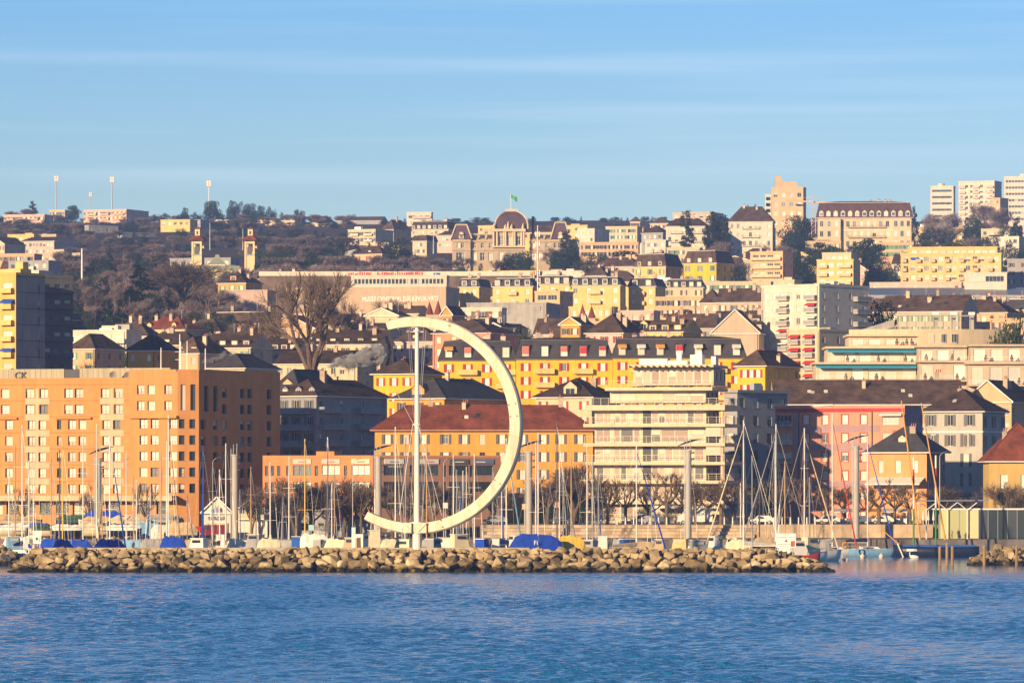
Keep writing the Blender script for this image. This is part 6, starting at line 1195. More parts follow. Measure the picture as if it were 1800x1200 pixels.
def motorboat(label, px, ytop, D, L, hc, cab, rz, canopy=None):
    root = thing('motorboat', label, 'motorboat', (X(px, D), D, 0), R(rz), 'motorboats behind the breakwater'); fb = 1.4; H_ = Z(ytop, D); hull(L, L * .34, fb).obj('hull', bm_(hc), root, smooth=True)
    s = MB(); zt_ = max(fb + .8, H_); s.loft([[(-L * .3, -L * .13, fb - .1), (L * .22, -L * .1, fb), (L * .22, L * .1, fb), (-L * .3, L * .13, fb - .1)], [(-L * .28, -L * .12, zt_ - .1), (L * .1, -L * .09, zt_ - .1), (L * .1, L * .09, zt_ - .1), (-L * .28, L * .12, zt_ - .1)]]); cb = s.obj('cabin', cover_(cab) if canopy else bm_(cab), root)
    for sd in (-1, 1): s = MB(); s.box(-L * .2, L * .05, sd * L * .122 - .05, sd * L * .122 + .05, zt_ - .75, zt_ - .3); s.obj('window', M_PANED, cb)
    s = MB(); s.box(-L * .3, L * .12, -L * .13, L * .13, zt_ - .1, zt_); s.obj('cabin_roof', bm_('white') if cab != 'orange' else bm_('orange'), root); s = MB(); s.bar((-L * .1, 0, zt_), (-L * .1, 0, zt_ + 1.2), .03, 4); s.obj('antenna', M_METAL, root)
    s = MB()
    for sd in (-1, 1): s.bar((L * .15, sd * L * .12, fb + .6), (L * .48, 0, fb + .8), .025, 4); s.bar((L * .15, sd * L * .12, fb), (L * .15, sd * L * .12, fb + .6), .025, 4)
    s.obj('guard_rail', M_METAL, root); return root
motorboat('white cabin cruiser with cream canopy left of the ring tip', 656, 931, 880, 6.5, 'white', 'cream', 100, 1); motorboat('small white motorboat with grey spray hood right of the ring foot', 765, 946, 860, 6, 'white', 'grey', 60, 1); motorboat('white workboat with red awning inside the ring', 812, 938, 880, 6, 'white', 'cream', 30); motorboat('white motorboat with blue cover below the ring curve', 850, 946, 870, 6, 'white', 'royal', 70, 1)
motorboat('white and yellow fishing boat left of the covered yachts', 1058, 941, 900, 5.5, 'yellow', 'white', 95); motorboat('small boat with bright orange cabin in front of the tall pylon', 1191, 946, 848, 5, 'white', 'orange', 165); motorboat('white cabin boat with long windshield beside the orange cabin boat', 1232, 948, 865, 5.5, 'navy', 'grey', 15); motorboat('white boat with red hull behind the harbour sign', 1405, 950, 880, 6.5, 'red', 'white', 20); motorboat('white launch with cream hood below the pink block', 1428, 944, 905, 6, 'white', 'cream', 40, 1); motorboat('white motorboat under the left white notice board', 28, 942, 900, 5, 'white', 'ltblue', 20); motorboat('cream launch between the white tarpaulins', 560, 947, 905, 5, 'cream', 'grey', 80, 1)
# covered boats lying close behind the breakwater and along the lower quay
def covered(label, px, wpx, yt, D, cv, hc, rz=5, z0=0.0, mast=None):
    L = max(4.5, wpx * D / F / max(.5, math.cos(R(rz)))); root = thing('covered_boat', label, 'boat', (X(px, D), D, z0), R(rz), 'covered boats in the harbour'); fb = 1.0; top = max(1.9, Z(yt, D) - z0)
    hull(L, L * .34, fb).obj('hull', bm_(hc), root, smooth=True); tent(L * .98, L * .36, fb, top, seed=int(px * 3)).obj('tarpaulin', cover_(cv), root)
    if mast: s = MB(); s.bar((0, 0, fb), (0, 0, Z(mast, D)), .1, 6, 0, .07); s.obj('mast', M_MASTW, root)
    s = MB()
    for i in range(5): s.bar((L * (-.4 + .2 * i), -L * .18, fb + .2), (L * (-.4 + .2 * i), -L * .16, fb - .5), .02, 4)
    s.obj('lashing', M_DARK, root); return root
for px, w_, yt, D, cv, hc, rz, lb in ((553, 66, 935, 905, 'white', 'white', 8, 'large boat under a taut white tarpaulin before the boat shed'), (592, 44, 944, 890, 'cream', 'white', -10, 'boat under a rounded cream tarpaulin right of the taut white one'), (474, 42, 943, 900, 'cream', 'white', 10, 'boat under a peaked cream tarpaulin below the second boathouse'), (500, 34, 946, 930, 'grey', 'white', 0, 'boat under a grey tarpaulin left of the taut white one'), (95, 60, 944, 915, 'royal', 'blue', 5, 'boat under bright blue cover behind the left notice board'), (140, 50, 946, 925, 'royal', 'white', -8, 'boat under bright blue cover left of the first pylon foot'), (195, 54, 948, 915, 'royal', 'blue', 6, 'boat under bright blue cover right of the first pylon foot'), (232, 40, 946, 930, 'ltblue', 'white', 0, 'boat under pale blue cover below the hotel front'), (305, 52, 940, 900, 'royal', 'white', 4, 'boat under peaked bright blue cover below the hotel corner'), (268, 40, 944, 930, 'grey', 'white', 12, 'boat under grey cover left of the peaked blue one'), (30, 56, 940, 940, 'white', 'blue', 0, 'boat under white cover at the left end of the harbour'), (335, 40, 946, 935, 'tan', 'white', 8, 'boat under tan cover in front of the red van'), (420, 52, 946, 945, 'white', 'navy', 0, 'boat under white cover below the emblem boathouse'), (690, 40, 944, 930, 'cream', 'red', 10, 'boat under cream cover left of the ring foot'), (760, 40, 944, 945, 'grey', 'white', -10, 'boat under grey cover just right of the ring foot'), (880, 42, 945, 940, 'black', 'yellow', 15, 'boat under black and yellow cover below the ring curve'), (1090, 46, 944, 900, 'grey', 'ltblue', 5, 'pale blue boat under a grey boom tent below the cream terraces'), (1130, 36, 948, 925, 'tan', 'ltblue', -6, 'pale blue boat under a tan cover below the cream terraces'), (1345, 46, 941, 900, 'tan', 'red', 8, 'red hulled boat under a tan cover left of the harbour sign'), (1300, 36, 946, 905, 'cream', 'white', -5, 'white boat under a cream cover left of the red hulled one'), (1440, 40, 946, 965, 'grey', 'white', 0, 'white boat under grey cover by the breakwater end')):
    covered(lb, px, w_, yt, D, cv, hc, rz)
for k in range(11):
    px = 8 + 31 * k + rnd.uniform(-5, 5); c = ('tan', 'white', 'royal', 'cream', 'grey', 'white', 'green', 'tan', 'ltblue', 'white', 'tan')[k]
    covered('boat under %s cover on the lower quay, %s from the left end' % ({'royal': 'bright blue', 'ltblue': 'pale blue', 'green': 'dark green'}.get(c, c), ('nearest', 'second', 'third', 'fourth', 'fifth', 'sixth', 'seventh', 'eighth', 'ninth', 'tenth', 'eleventh')[k]), px, rnd.uniform(44, 66), rnd.uniform(915, 930), rnd.uniform(990, 1004), c, rnd.choice(('white', 'white', 'cream', 'navy')), rnd.uniform(-15, 15), 2.9)
for k in range(18):                                                        # farther masts along the inner pontoons
    px = 15 + k * 80 + rnd.uniform(-14, 14); yt = rnd.uniform(805, 870); D = rnd.uniform(955, 978)
    sailboat('%s sailboat on the inner pontoon %s' % (('white', 'cream', 'navy', 'white')[k % 4], NEAR(px)), px, yt, D, None, ('white', 'cream', 'navy', 'white')[k % 4], rnd.choice(('blue', 'tan', 'grey', 'white', 'red', 'green')), rnd.choice(('white', 'grey', 'tan', 'white')), rnd.uniform(70, 110), rnd.choice((None, None, 'grey', 'tan', 'blue')), group='sailing boats on the inner pontoons')
for k in range(16):
    px = (345, 388, 445, 520, 615, 642, 705, 782, 870, 905, 1032, 1108, 1160, 1255, 1288, 1378)[k]; D = rnd.uniform(865, 960); c = ('white', 'cream', 'white', 'navy', 'white', 'teal', 'white', 'cream')[k % 8]; cb_ = ('white', 'blue', 'cream', 'white', 'tan', 'white', 'grey', 'white')[(k * 3) % 8]
    motorboat('%s motorboat with %s cabin %s' % (c, cb_, NEAR(px)), px, rnd.uniform(938, 948), D, rnd.uniform(4.6, 6.6), c, cb_, rnd.uniform(20, 160), k % 2)
# navy sailing barge with two raked masts
bd = 972; bar_ = thing('sailing_barge', 'navy blue sailing barge with two striped masts and orange spars', 'barge', (X(1648, bd), bd, 0)); hull(14.0, 4.0, 1.7, .5).obj('hull', bm_('navy'), bar_, smooth=True); bar_.rotation_euler = (0, 0, R(180)); s = MB(); s.box(-6.5, 6, -1.4, 1.4, 1.75, 2.1); s.obj('deck', bm_('blue'), bar_)
mred = plain('mast_red', (.55, .05, .03)); mgr = plain('mast_green', (.05, .25, .05)); mor = plain('spar_orange', (.66, .33, .08))
for px, yt in ((1606, 803), (1645, 800)):
    x = -(X(px, bd) - bar_.location.x); zt_ = Z(yt, bd)
    for f0, f1, m in ((0, .42, mgr), (.42, .70, M_MASTW), (.70, .86, mred), (.86, 1, M_MASTW)): s = MB(); s.bar((x, 0, 1.9 + (zt_ - 1.9) * f0), (x, 0, 1.9 + (zt_ - 1.9) * f1), .17, 8); s.obj('mast_section', m, bar_)
for xa, ya, xb, yb in ((1617, 948, 1584, 704), (1661, 948, 1619, 708)): s = MB(); s.bar((-(X(xa, bd) - bar_.location.x), .5, Z(ya, bd)), (-(X(xb, bd) - bar_.location.x), .5, Z(yb, bd)), .17, 7, 0, .1); s.obj('spar', mor, bar_)
s = MB(); s.bar((6.6, 0, 2.2), (9.4, 0, 4.6), .13, 6, 0, .07); s.obj('bowsprit', mor, bar_); s = MB(); s.box(3.6, 5.4, 1.62, 1.66, 1.0, 1.4); s.obj('name_plate', M_WHITE, bar_); s = MB(); s.bar((6.9, .9, 2.3), (5.8, 1.6, -.4), .12, 5); s.obj('leeboard', M_MASTW, bar_)
# stored boats ashore at left
YD = plain('cradle_steel', (.20, .10, .06))
for px, w_, yt, D, cv, rz, lb in ((30, 60, 905, 1016, 'tan', 5, 'large yacht under cream canvas in the yard at the far left'), (170, 44, 905, 1018, 'tan', 175, 'boat under cream canvas left of the first pylon in the yard'), (183, 56, 896, 1024, 'royal', 0, 'boat under bright blue canvas behind the first pylon'), (226, 54, 905, 1016, 'cream', 8, 'boat under white canvas right of the first pylon'), (285, 56, 903, 1020, 'grey', 170, 'boat under grey canvas in front of the hotel corner'), (310, 26, 905, 1015, 'tan', 80, 'boat wrapped in tan canvas near the boathouses'), (12, 50, 928, 990, 'white', 0, 'low boat under white canvas at the left edge of the yard'), (82, 40, 928, 990, 'green', 0, 'small boat under dark green canvas in the yard'), (118, 44, 926, 990, 'white', 10, 'small boat under pale canvas near the white notice board'), (160, 46, 926, 991, 'cream', 0, 'small boat under beige canvas at the foot of the first pylon'), (215, 50, 925, 991, 'white', 170, 'small boat under white canvas right of the first pylon foot'), (128, 40, 903, 1022, 'green', 0, 'dinghy under green canvas in front of the hotel shops')):
    base = 2.9; L = max(6, w_ * 1.35 * D / F); root = thing('stored_boat', lb, 'boat', (X(px, D), D, base), R(rz), 'boats stored ashore'); top = Z(yt, D) - base; hb = max(.8, min(2.2, top - 2.2)); h = hull(L, L * .32, hb, .5).obj('hull', bm_(rnd.choice(('white', 'white', 'cream', 'navy'))), root, (0, 0, 1.0), True)
    tent(L, L * .34, hb + 1.0, max(top, hb + 1.9), seed=int(px)).obj('tarpaulin', cover_(cv), root)
    for t in (-.25, .2):
        s = MB(); s.box(t * L - .08, t * L + .08, -1.0, 1.0, 0, .14)
        for sd in (-1, 1): s.bar((t * L, sd * .95, .07), (t * L, sd * .8, 1.4), .06, 5)
        s.box(t * L - .1, t * L + .1, -.15, .15, .14, .55); s.obj('cradle', YD, root)

# --- lighting pylons with mirror wings
M_PYL = plain('pylon_grey', (.40, .37, .33), .55); M_WING = plain('wing_blue', (.10, .20, .38), .35)
for px, yt, lb in ((173, 806, 'in front of the left hotel front'), (413, 800, 'in front of the hotel corner'), (665, 803, 'left of the ring mast'), (930, 795, 'right of the ring'), (1210, 792, 'before the cream terraces'), (1505, 785, 'before the pink block')):
    D = 1000; root = thing('light_pylon', 'thick grey light pylon with blue wing top, ' + lb, 'light pylon', (X(px, D), D, 2.9), 0, 'light pylons along the quay'); h = Z(yt, D) - 2.9
    s = MB(); s.bar((0, 0, 0), (0, 0, h), .58, 16, 0, .55); s.obj('column', M_PYL, root)
    s = MB(); s.bar((-.68, -.2, 0), (-.68, -.2, h + 1.2), .07, 6); s.obj('conduit', M_METAL, root)
    for k in range(3): s = MB(); s.bar((.5, -.3, h - .4 - 1.1 * k), (1.0, -.5, h - .3 - 1.1 * k), .1, 6, 0, .16); s.obj('spotlight', M_DARK, root)
    s = MB(); s.bar((0, 0, h - .1), (0, 0, h + .15), .68, 14); s.obj('collar', M_PYL, root)
    s = MB(); s.bar((-.3, 0, h), (-.25, 0, h + 1.9), .07, 6); s.bar((.3, 0, h), (.35, 0, h + 2.1), .07, 6); s.obj('wing_strut', M_METAL, root)
    s = MB(); rg = []
    for i in range(9): t = i / 8; x = -1.9 + 4.4 * t; w_ = 1.3 * math.sin(math.pi * (.12 + .8 * t)) + .05; z = h + 1.35 + 1.35 * t - .9 * (t - .5) ** 2; th = .24 * math.sin(math.pi * (.1 + .85 * t)); rg.append([(x, -w_, z - .1), (x, 0, z + th), (x, w_, z + .1), (x, 0, z - th * .6)])
    s.loft(rg); o = s.obj('wing', M_WING, root); o.rotation_euler = (R(-12), 0, 0)
# --- street lamps on the quay
for px, yt, D in ((374, 812, 1012), (620, 815, 1012), (1041, 804, 1014), (213, 815, 1014), (1652, 802, 1014), (780, 813, 1012)):
    root = thing('street_lamp', 'slim street lamp with curved arm ' + NEAR(px) if px < 1600 else 'slim street lamp with curved arm right of the barge masts', 'street lamp', (X(px, D), D, 5.25 if px > 845 else 2.9), 0, 'street lamps on the promenade'); h = Z(yt, D) - (5.25 if px > 845 else 2.9); s = MB(); s.bar((0, 0, 0), (0, 0, h), .09, 6, 0, .06); pr = [(0, h), (.25, h + .45), (.7, h + .75), (1.3, h + .95)]
    for p, q_ in zip(pr, pr[1:]): s.bar((p[0], 0, p[1]), (q_[0], 0, q_[1]), .06, 5)
    s.obj('post', M_METAL, root); s = MB(); s.loft([[(.6, -.12, h + .66), (1.5, -.12, h + .98), (1.5, .12, h + .98), (.6, .12, h + .66)], [(.65, -.1, h + .78), (1.5, -.1, h + 1.08), (1.5, .1, h + 1.08), (.65, .1, h + .78)]]); s.obj('lamp_head', M_DARK, root)
# --- glass pavilion
D = 990; pv = thing('glass_pavilion', 'glass pavilion with thin flat roof on branching white struts', 'pavilion', (X(1600, D), D, 2.9)); px_ = lambda p: (p - 1600) * D / F; zt_ = Z(893, D) - 2.9
s = MB(); s.loft([[(px_(1592), -1.5, Z(881, D) - 2.9), (px_(1740), -1.5, Z(880, D) - 2.9), (px_(1740), 7, Z(880, D) - 2.9), (px_(1592), 7, Z(881, D) - 2.9)], [(px_(1596), -1.2, Z(879, D) - 2.9), (px_(1736), -1.2, Z(878, D) - 2.9), (px_(1736), 7, Z(878, D) - 2.9), (px_(1596), 7, Z(879, D) - 2.9)]]); s.obj('canopy', plain('canopy_blue', (.22, .27, .36)), pv)
s = MB(); s.box(px_(1640), px_(1830), 0, 8, zt_ - .25, zt_); s.obj('roof', M_WHITE, pv)
GP = glassmat('pavilion_glass', [(0, (.58, .54, .26)), (.3, (.44, .44, .22)), (.6, (.64, .57, .32)), (.85, (.26, .28, .18))], .06); GD_ = glassmat('pavilion_glass_dark', [(0, (.04, .05, .05)), (.5, (.06, .07, .08)), (.8, (.03, .04, .04))], .05)  # greenish-yellow glass brightened in colour to look sunlit; right-hand set dark
for k in range(11):
    a = 1652 + 17 * k; s = MB(); s.box(px_(a) + .04, px_(a + 17) - .04, .1, .14, .1, zt_ - .25); s.obj('pane', GP if a < 1716 else GD_, pv); s = MB(); s.box(px_(a) - .04, px_(a) + .04, .02, .14, 0, zt_ - .25); s.obj('mullion', M_METAL, pv)
s = MB(); s.box(px_(1655), px_(1830), 6, 7.5, 0, zt_ - .3); s.obj('core_wall', M_CONC, pv)
for c in (1628, 1665, 1700):
    s = MB(); s.bar((px_(c), -.4, 0), (px_(c), -.4, Z(896, D) - 2.9), .11, 6); s.obj('post', M_WHITE, pv)
    for dx in (-1, 1): s = MB(); s.bar((px_(c), -.4, Z(896, D) - 2.9), (px_(c + dx * 18), -.8, Z(882, D) - 2.9), .08, 5); s.obj('strut', M_WHITE, pv)
for k in range(6): root = thing('parasol', 'closed white parasol, number %s from the left beside the pavilion' % ('one', 'two', 'three', 'four', 'five', 'six')[k], 'parasol', (X(1596 + 9 * k, 1013.5), 1013.6, 5.25), 0, 'closed parasols on the terrace'); s = MB(); s.bar((0, 0, 0), (0, 0, 2.6), .04, 5); s.obj('pole', M_METAL, root); s = MB(); s.bar((0, 0, .8), (0, 0, 2.5), .26, 7, 0, .06); s.obj('cloth', AWN['white'], root)
# --- signs
def board(label, xa, xb, ya, yb, D, zb, lines):
    root = thing('sign_board', label, 'sign', (X(xa, D), D, zb)); w_ = (xb - xa) * D / F; z0, z1 = Z(yb, D) - zb, Z(ya, D) - zb; s = MB(); s.box(0, w_, -.06, 0, z0, z1); s.obj('panel', M_WHITE, root)
    for t in (.12, .85): s = MB(); s.box(w_ * t - .08, w_ * t + .08, .005, .16, -1.2, z1 - .1); s.obj('post', M_METAL, root)
    for tx, sz, u_, v_, m in lines: text(tx, sz, (w_ * u_, -.065, z0 + (z1 - z0) * v_), (R(90), 0, 0), m, root, .006, align='CENTER')
    return root, w_, z0, z1
r_, w_, z0, z1 = board('white harbour sign with lettering and red triangle near the breakwater end', 1364, 1399, 937, 962, 803.5, 2.4, [('PORT DE', .22, .5, .87, M_DARK), ('LAUSANNE - OUCHY', .29, .5, .68, M_DARK), ('ENTREE INTERDITE', .2, .4, .2, M_DARK), ('N A V I R E S', .2, .4, .06, M_DARK)])
s = MB(); s.poly([(w_ * .42, -.075, z0 + (z1 - z0) * .4), (w_ * .6, -.075, z0 + (z1 - z0) * .4), (w_ * .51, -.075, z0 + (z1 - z0) * .6)]); s.obj('red_triangle', SHUT['red'], r_); s = MB(); s.box(w_ * .74, w_ * .95, -.08, -.061, z0 + .15, z0 + .95); s.obj('red_square', M_BRICK, r_)
r_, w_, z0, z1 = board('small white notice board on posts on the left of the breakwater', 58, 72, 932, 955, 806, 2.6, []); s = MB(); s.box(w_ * .35, w_ * .6, -.08, -.061, z0 + .5, z0 + .9); s.obj('notice_mark', M_DARK, r_); s = MB(); s.box(w_ * .72, w_ * .85, -.08, -.061, z0 + .2, z0 + .8); s.obj('notice_mark', M_CHIM, r_)
root = thing('harbour_beacon', 'square white harbour marker post right of the white tarpaulins', 'post', (X(621.5, 815), 815, 1.8)); s = MB(); s.box(-.27, .27, -.27, .27, 0, Z(927, 815) - 1.8); s.obj('shaft', M_WHITE, root); s = MB(); s.box(-.31, .31, -.31, .31, Z(927, 815) - 1.8, Z(925.5, 815) - 1.8); s.obj('cap', M_CONC, root)
# --- piles, buoys, swans
PIL = mat('pile_wood', (.30, .19, .09), .9, .3, 2, stretch=(4, 4, .4))
for px, yt, lb in ((1652, 961, 'left of three timber mooring piles in front of the barge'), (1664.5, 955, 'tall pale middle mooring pile in front of the barge'), (1674, 961, 'right of three timber mooring piles in front of the barge'), (1730, 960, 'dark mooring pile at the boulder mole'), (1787, 960, 'orange-brown mooring pile at the right of the boulder mole')):
    D = 868; root = thing('mooring_pile', lb, 'pile', (X(px, D), D, -1.5), 0, 'timber mooring piles'); s = MB(); s.bar((0, 0, 0), (0, 0, Z(yt, D) + 1.5), .24, 9, 0, .22); s.obj('post', PIL, root); s = MB(); s.bar((0, 0, Z(yt, D) + 1.5), (0, 0, Z(yt, D) + 1.58), .25, 9, 0, .2); s.obj('cap', M_CONC, root)
for px, D, lb in ((1452, 960, 'left'), (1516, 962, 'middle'), (1549, 961, 'right')):
    s = MB(); rg = [[(math.cos(2 * math.pi * k / 12) * .42 * math.sin(math.pi * j / 8 + .02), math.sin(2 * math.pi * k / 12) * .42 * math.sin(math.pi * j / 8 + .02), .25 - .42 * math.cos(math.pi * j / 8)) for k in range(12)] for j in range(9)]; s.loft(rg); root = thing('mooring_buoy', lb + ' of three pale round buoys in front of the moored yachts', 'buoy', (X(px, D), D, 0), 0, 'round mooring buoys'); s.obj('float', plain('buoy_peach', (.72, .55, .42)), root, smooth=True); t = MB(); t.bar((0, 0, .66), (0, 0, .85), .05, 5); t.obj('eye', M_METAL, root)
def swan(px, D, lb, s_=1):
    root = thing('swan', lb, 'swan', (X(px, D), D, 0)); m = plain('swan_white', (.78, .74, .68)); s = MB(); rg = []
    for i in range(9): t = i / 8; x = -.75 + 1.5 * t; r = .36 * math.sin(math.pi * (.08 + .84 * t)) ** .7; zc_ = .18 + .12 * (1 - t) ** 2; rg.append([(x * s_, math.cos(2 * math.pi * k / 10) * r * .8 * s_, (zc_ + math.sin(2 * math.pi * k / 10) * r) * s_) for k in range(10)])
    s.loft(rg); pr = [(-.55, .35, .13), (-.78, .62, .09), (-.74, .95, .075), (-.66, 1.15, .07), (-.76, 1.26, .1), (-.92, 1.22, .06)]
    for p, q_ in zip(pr, pr[1:]): s.bar((p[0] * s_, 0, p[1] * s_), (q_[0] * s_, 0, q_[1] * s_), p[2] * s_, 8, 0, q_[2] * s_)
    s.obj('body', m, root, smooth=True); t = MB(); t.bar((-.9 * s_, 0, 1.23 * s_), (-1.06 * s_, 0, 1.15 * s_), .05 * s_, 6, 0, .015); t.obj('beak', mor, root)
swan(1607, 955, 'white swan swimming just in front of the navy barge bow'); swan(1486, 925, 'smaller white swan low on the water below the lifebuoy yacht', .7)
# lifebuoy
bt = MB(); n1, n2 = 16, 6
for i in range(n1):
    for j in range(n2): pass
rg = [[((.42 + .12 * math.cos(2 * math.pi * j / n2)) * math.cos(2 * math.pi * i / n1), .12 * math.sin(2 * math.pi * j / n2), (.42 + .12 * math.cos(2 * math.pi * j / n2)) * math.sin(2 * math.pi * i / n1)) for j in range(n2)] for i in range(n1 + 1)]
bt.loft(rg, cap=False); tag(bt.obj('lifebuoy', plain('lifebuoy_orange', (.72, .33, .02)), None, (X(1485, 973), 972, Z(957, 973))), 'orange ring lifebuoy on the stern of the moored yacht', 'lifebuoy')
# --- vehicles on the promenade
def van(label, px, D, L, h, col, rz=0, name='van', tx=None):
    root = thing(name, label, 'van' if h > 1.8 else 'car', (X(px, D), D, 5.25 if px > 845 else 2.9), R(rz)); m = plain('paint_' + label[:9], col, .3, spec=.5); W_ = 1.9; hh = h
    pr = [(-L / 2, .45), (-L / 2, hh * .55), (-L / 2 + .7, hh * .6), (-L / 2 + 1.3, hh), (L / 2 - (.1 if h > 1.8 else .9), hh), (L / 2, hh * (.9 if h > 1.8 else .6)), (L / 2, .45)]
    s = MB(); s.loft([[(x, y * k, z) for x, z in pr] for y, k in ((-W_ / 2, .96), (-W_ / 2 + .12, 1), (W_ / 2 - .12, 1), (W_ / 2, .96))]); s.obj('body', m, root)
    for sd in (-1, 1):
        s = MB(); s.loft([[(-L / 2 + .95, sd * (W_ / 2 + y), hh * .62), (-L / 2 + 1.35, sd * (W_ / 2 + y), hh * .92), (-L / 2 + (2.1 if h > 1.8 else L - 2.2), sd * (W_ / 2 + y), hh * .92), (-L / 2 + (2.1 if h > 1.8 else L - 1.6), sd * (W_ / 2 + y), hh * .62)] for y in (-.06, -.02)]); s.obj('side_window', M_PANED, root)
        for x in (-L / 2 + .9, L / 2 - .9): s = MB(); s.bar((x, sd * (W_ / 2 - .22), .36), (x, sd * (W_ / 2 - .005), .36), .36, 12); w2 = s.obj('wheel', M_DARK, root); t = MB(); t.bar((x, sd * (W_ / 2 - .1), .36), (x, sd * (W_ / 2 + .01), .36), .2, 8); t.obj('rim', M_METAL, w2)
        s = MB(); s.box(-L / 2 - .02, -L / 2 + .1, sd * .7 - .18, sd * .7 + .18, .65, .85); s.obj('headlight', M_WHITE, root)
    if tx: text(tx, .75, (-.4, -W_ / 2 - .03, hh * .55), (R(90), 0, 0), plain('van_letter', (.05, .12, .35)), root, .005)
    return root
van('white delivery van with blue lettering parked before the cream terraces', 1222, 1026, 6.2, 2.9, (.74, .70, .62), tx='FRIDA'); van('dark red van parked beside the emblem boathouse', 372, 1016, 5.2, 2.3, (.22, .02, .02), 8); van('small red van parked behind the stored boats', 345, 1017, 4.4, 2.0, (.5, .02, .02), 90)
for px, c, lb in ((1146, (.10, .10, .11), 'dark grey hatchback parked below the cream terraces'), (1130, (.30, .30, .31), 'silver car parked left of the dark hatchback'), (1455, (.70, .68, .62), 'white car parked before the pink block'), (1550, (.68, .66, .6), 'pale car parked under the trees before the cafe house'), (870, (.5, .48, .45), 'silver car parked inside the ring curve'), (985, (.06, .06, .07), 'black car parked before the ochre building'), (690, (.08, .08, .1), 'black car parked under the trees left of the ring mast'), (1340, (.66, .64, .6), 'white car parked right of the cream terraces'), (1510, (.1, .12, .16), 'dark blue car parked behind the pylon at the pink block')): van(lb, px, 1027, 4.3, 1.55, c, rnd.uniform(-6, 6), 'car')
for k, (px, lb) in enumerate(((1488, 'white market stall with pale roof before the pink block'), (1530, 'white market stall with striped roof beside the pink block stall'), (1575, 'white market stall in front of the cafe house'))):
    root = thing('market_stall', lb, 'stall', (X(px, 1030), 1030, 5.25)); s = MB(); s.box(-1.9, 1.9, 0, 2.2, 0, 1.0); s.obj('counter', M_WHITE, root); s = MB(); s.loft([[(-2.2, -.6, 2.1), (2.2, -.6, 2.1), (2.2, 2.4, 2.5), (-2.2, 2.4, 2.5)], [(-2.2, -.6, 2.25), (2.2, -.6, 2.25), (2.2, 2.4, 2.75), (-2.2, 2.4, 2.75)]]); s.obj('canopy', AWN['white'] if k != 1 else AWN['orange'], root)
    for sx in (-1.9, 1.9): s = MB(); s.bar((sx, -.4, 0), (sx, -.4, 2.15), .05, 5); s.obj('post', M_METAL, root)
# bollards and railing posts along the quay edge
for i in range(26):
    px = 1085 + i * 14.5
    if 1185 < px < 1260 or px > 1440: continue
    root = thing('bollard', 'white quay bollard in the row along the promenade edge', 'bollard', (X(px, 1013.6), 1013.9, 5.25), 0, 'white bollards along the promenade edge'); s = MB(); s.bar((0, 0, 0), (0, 0, 1.25), .13, 8, 0, .11); s.obj('post', M_WHITE, root); s = MB(); s.bar((0, 0, 1.25), (0, 0, 1.33), .15, 8, 0, .05); s.obj('cap', M_WHITE, root)
# small signs on the promenade
for px, yt, c, lb in ((547, 922, (.35, .6, .62), 'small white and turquoise panel sign before the boat shed'), (980, 882, (.62, .35, .25), 'small pink panel sign right of the ring before the ochre building'), (922, 885, (.6, .42, .32), 'wide tan panel sign behind the pylon right of the ring'), (783, 883, (.6, .6, .6), 'tilted solar panel on a pole inside the ring')):
    D = 1011; root = thing('panel_sign', lb, 'sign', (X(px, D), D, 2.9)); h = Z(yt, D) - 2.9; s = MB(); s.bar((0, 0, 0), (0, 0, h), .07, 6); s.obj('post', M_METAL, root); s = MB(); s.box(-.45, .45, -.12, -.07, h - 1.0, h); o = s.obj('panel', plain('panel_%d' % px, c), root)
# --- people
def person(label, px, D, zb, h, rz, top, legs, arm=0, hair=(.05, .03, .02)):
    s = h / 1.75; root = thing('person', label, 'person', (X(px, D), D, zb), R(rz))
    V = [(0, 0, .95), (0, 0, 1.18), (0, 0, 1.40), (0, -.01, 1.52), (0, -.02, 1.64), (0, -.01, 1.73), (.1, 0, .92), (.12, -.03, .5), (.12, .03, .08), (.13, -.13, .04), (-.1, 0, .92), (-.12, .05, .5), (-.13, .08, .08), (-.14, -.08, .04), (.19, 0, 1.40), (.25, .02, 1.13), (.24, -.08 - arm * .2, .92 + arm * .3), (.24, -.1 - arm * .25, .83 + arm * .33), (-.19, 0, 1.40), (-.25, .03, 1.13), (-.24, -.04, .9), (-.24, -.06, .81)]
    E = [(0, 1), (1, 2), (2, 3), (3, 4), (4, 5), (0, 6), (6, 7), (7, 8), (8, 9), (0, 10), (10, 11), (11, 12), (12, 13), (2, 14), (14, 15), (15, 16), (16, 17), (2, 18), (18, 19), (19, 20), (20, 21)]
    Rr = [.15, .14, .15, .06, .1, .08, .1, .07, .05, .045, .1, .07, .05, .045, .075, .055, .04, .045, .075, .055, .04, .045]
    me = bpy.data.meshes.new('body'); me.from_pydata([(a * s, b * s, c * s) for a, b, c in V], E, []); o = ob('body', me, root)
    sk = o.modifiers.new('skin', 'SKIN'); me.skin_vertices[0].data[0].use_root = True
    for i, r in enumerate(Rr): me.skin_vertices[0].data[i].radius = (r * s, r * s * .85)
    o.modifiers.new('sub', 'SUBSURF').levels = 1; o.modifiers['sub'].render_levels = 1; o['_p'] = 1
    for m in (plain('skin_tone', (.45, .26, .17)), plain('clothes_%s' % label[-9:], top, .9), plain('trousers_%s' % label[-9:], legs, .9), plain('hair', hair), plain('shoe', (.03, .03, .03))): me.materials.append(m)
    return root
person('person in dark coat standing on the breakwater near the harbour sign', 1267, 811, 3.2, 1.76, 160, (.03, .03, .035), (.03, .03, .04), 1)
person('person in beige coat on the quay beside the glass pavilion', 1673, 988, 2.9, 1.68, 20, (.45, .33, .22), (.10, .09, .10)); person('person in dark jacket next to the beige coat on the quay', 1685, 988, 2.9, 1.76, -30, (.03, .035, .05), (.04, .04, .06))
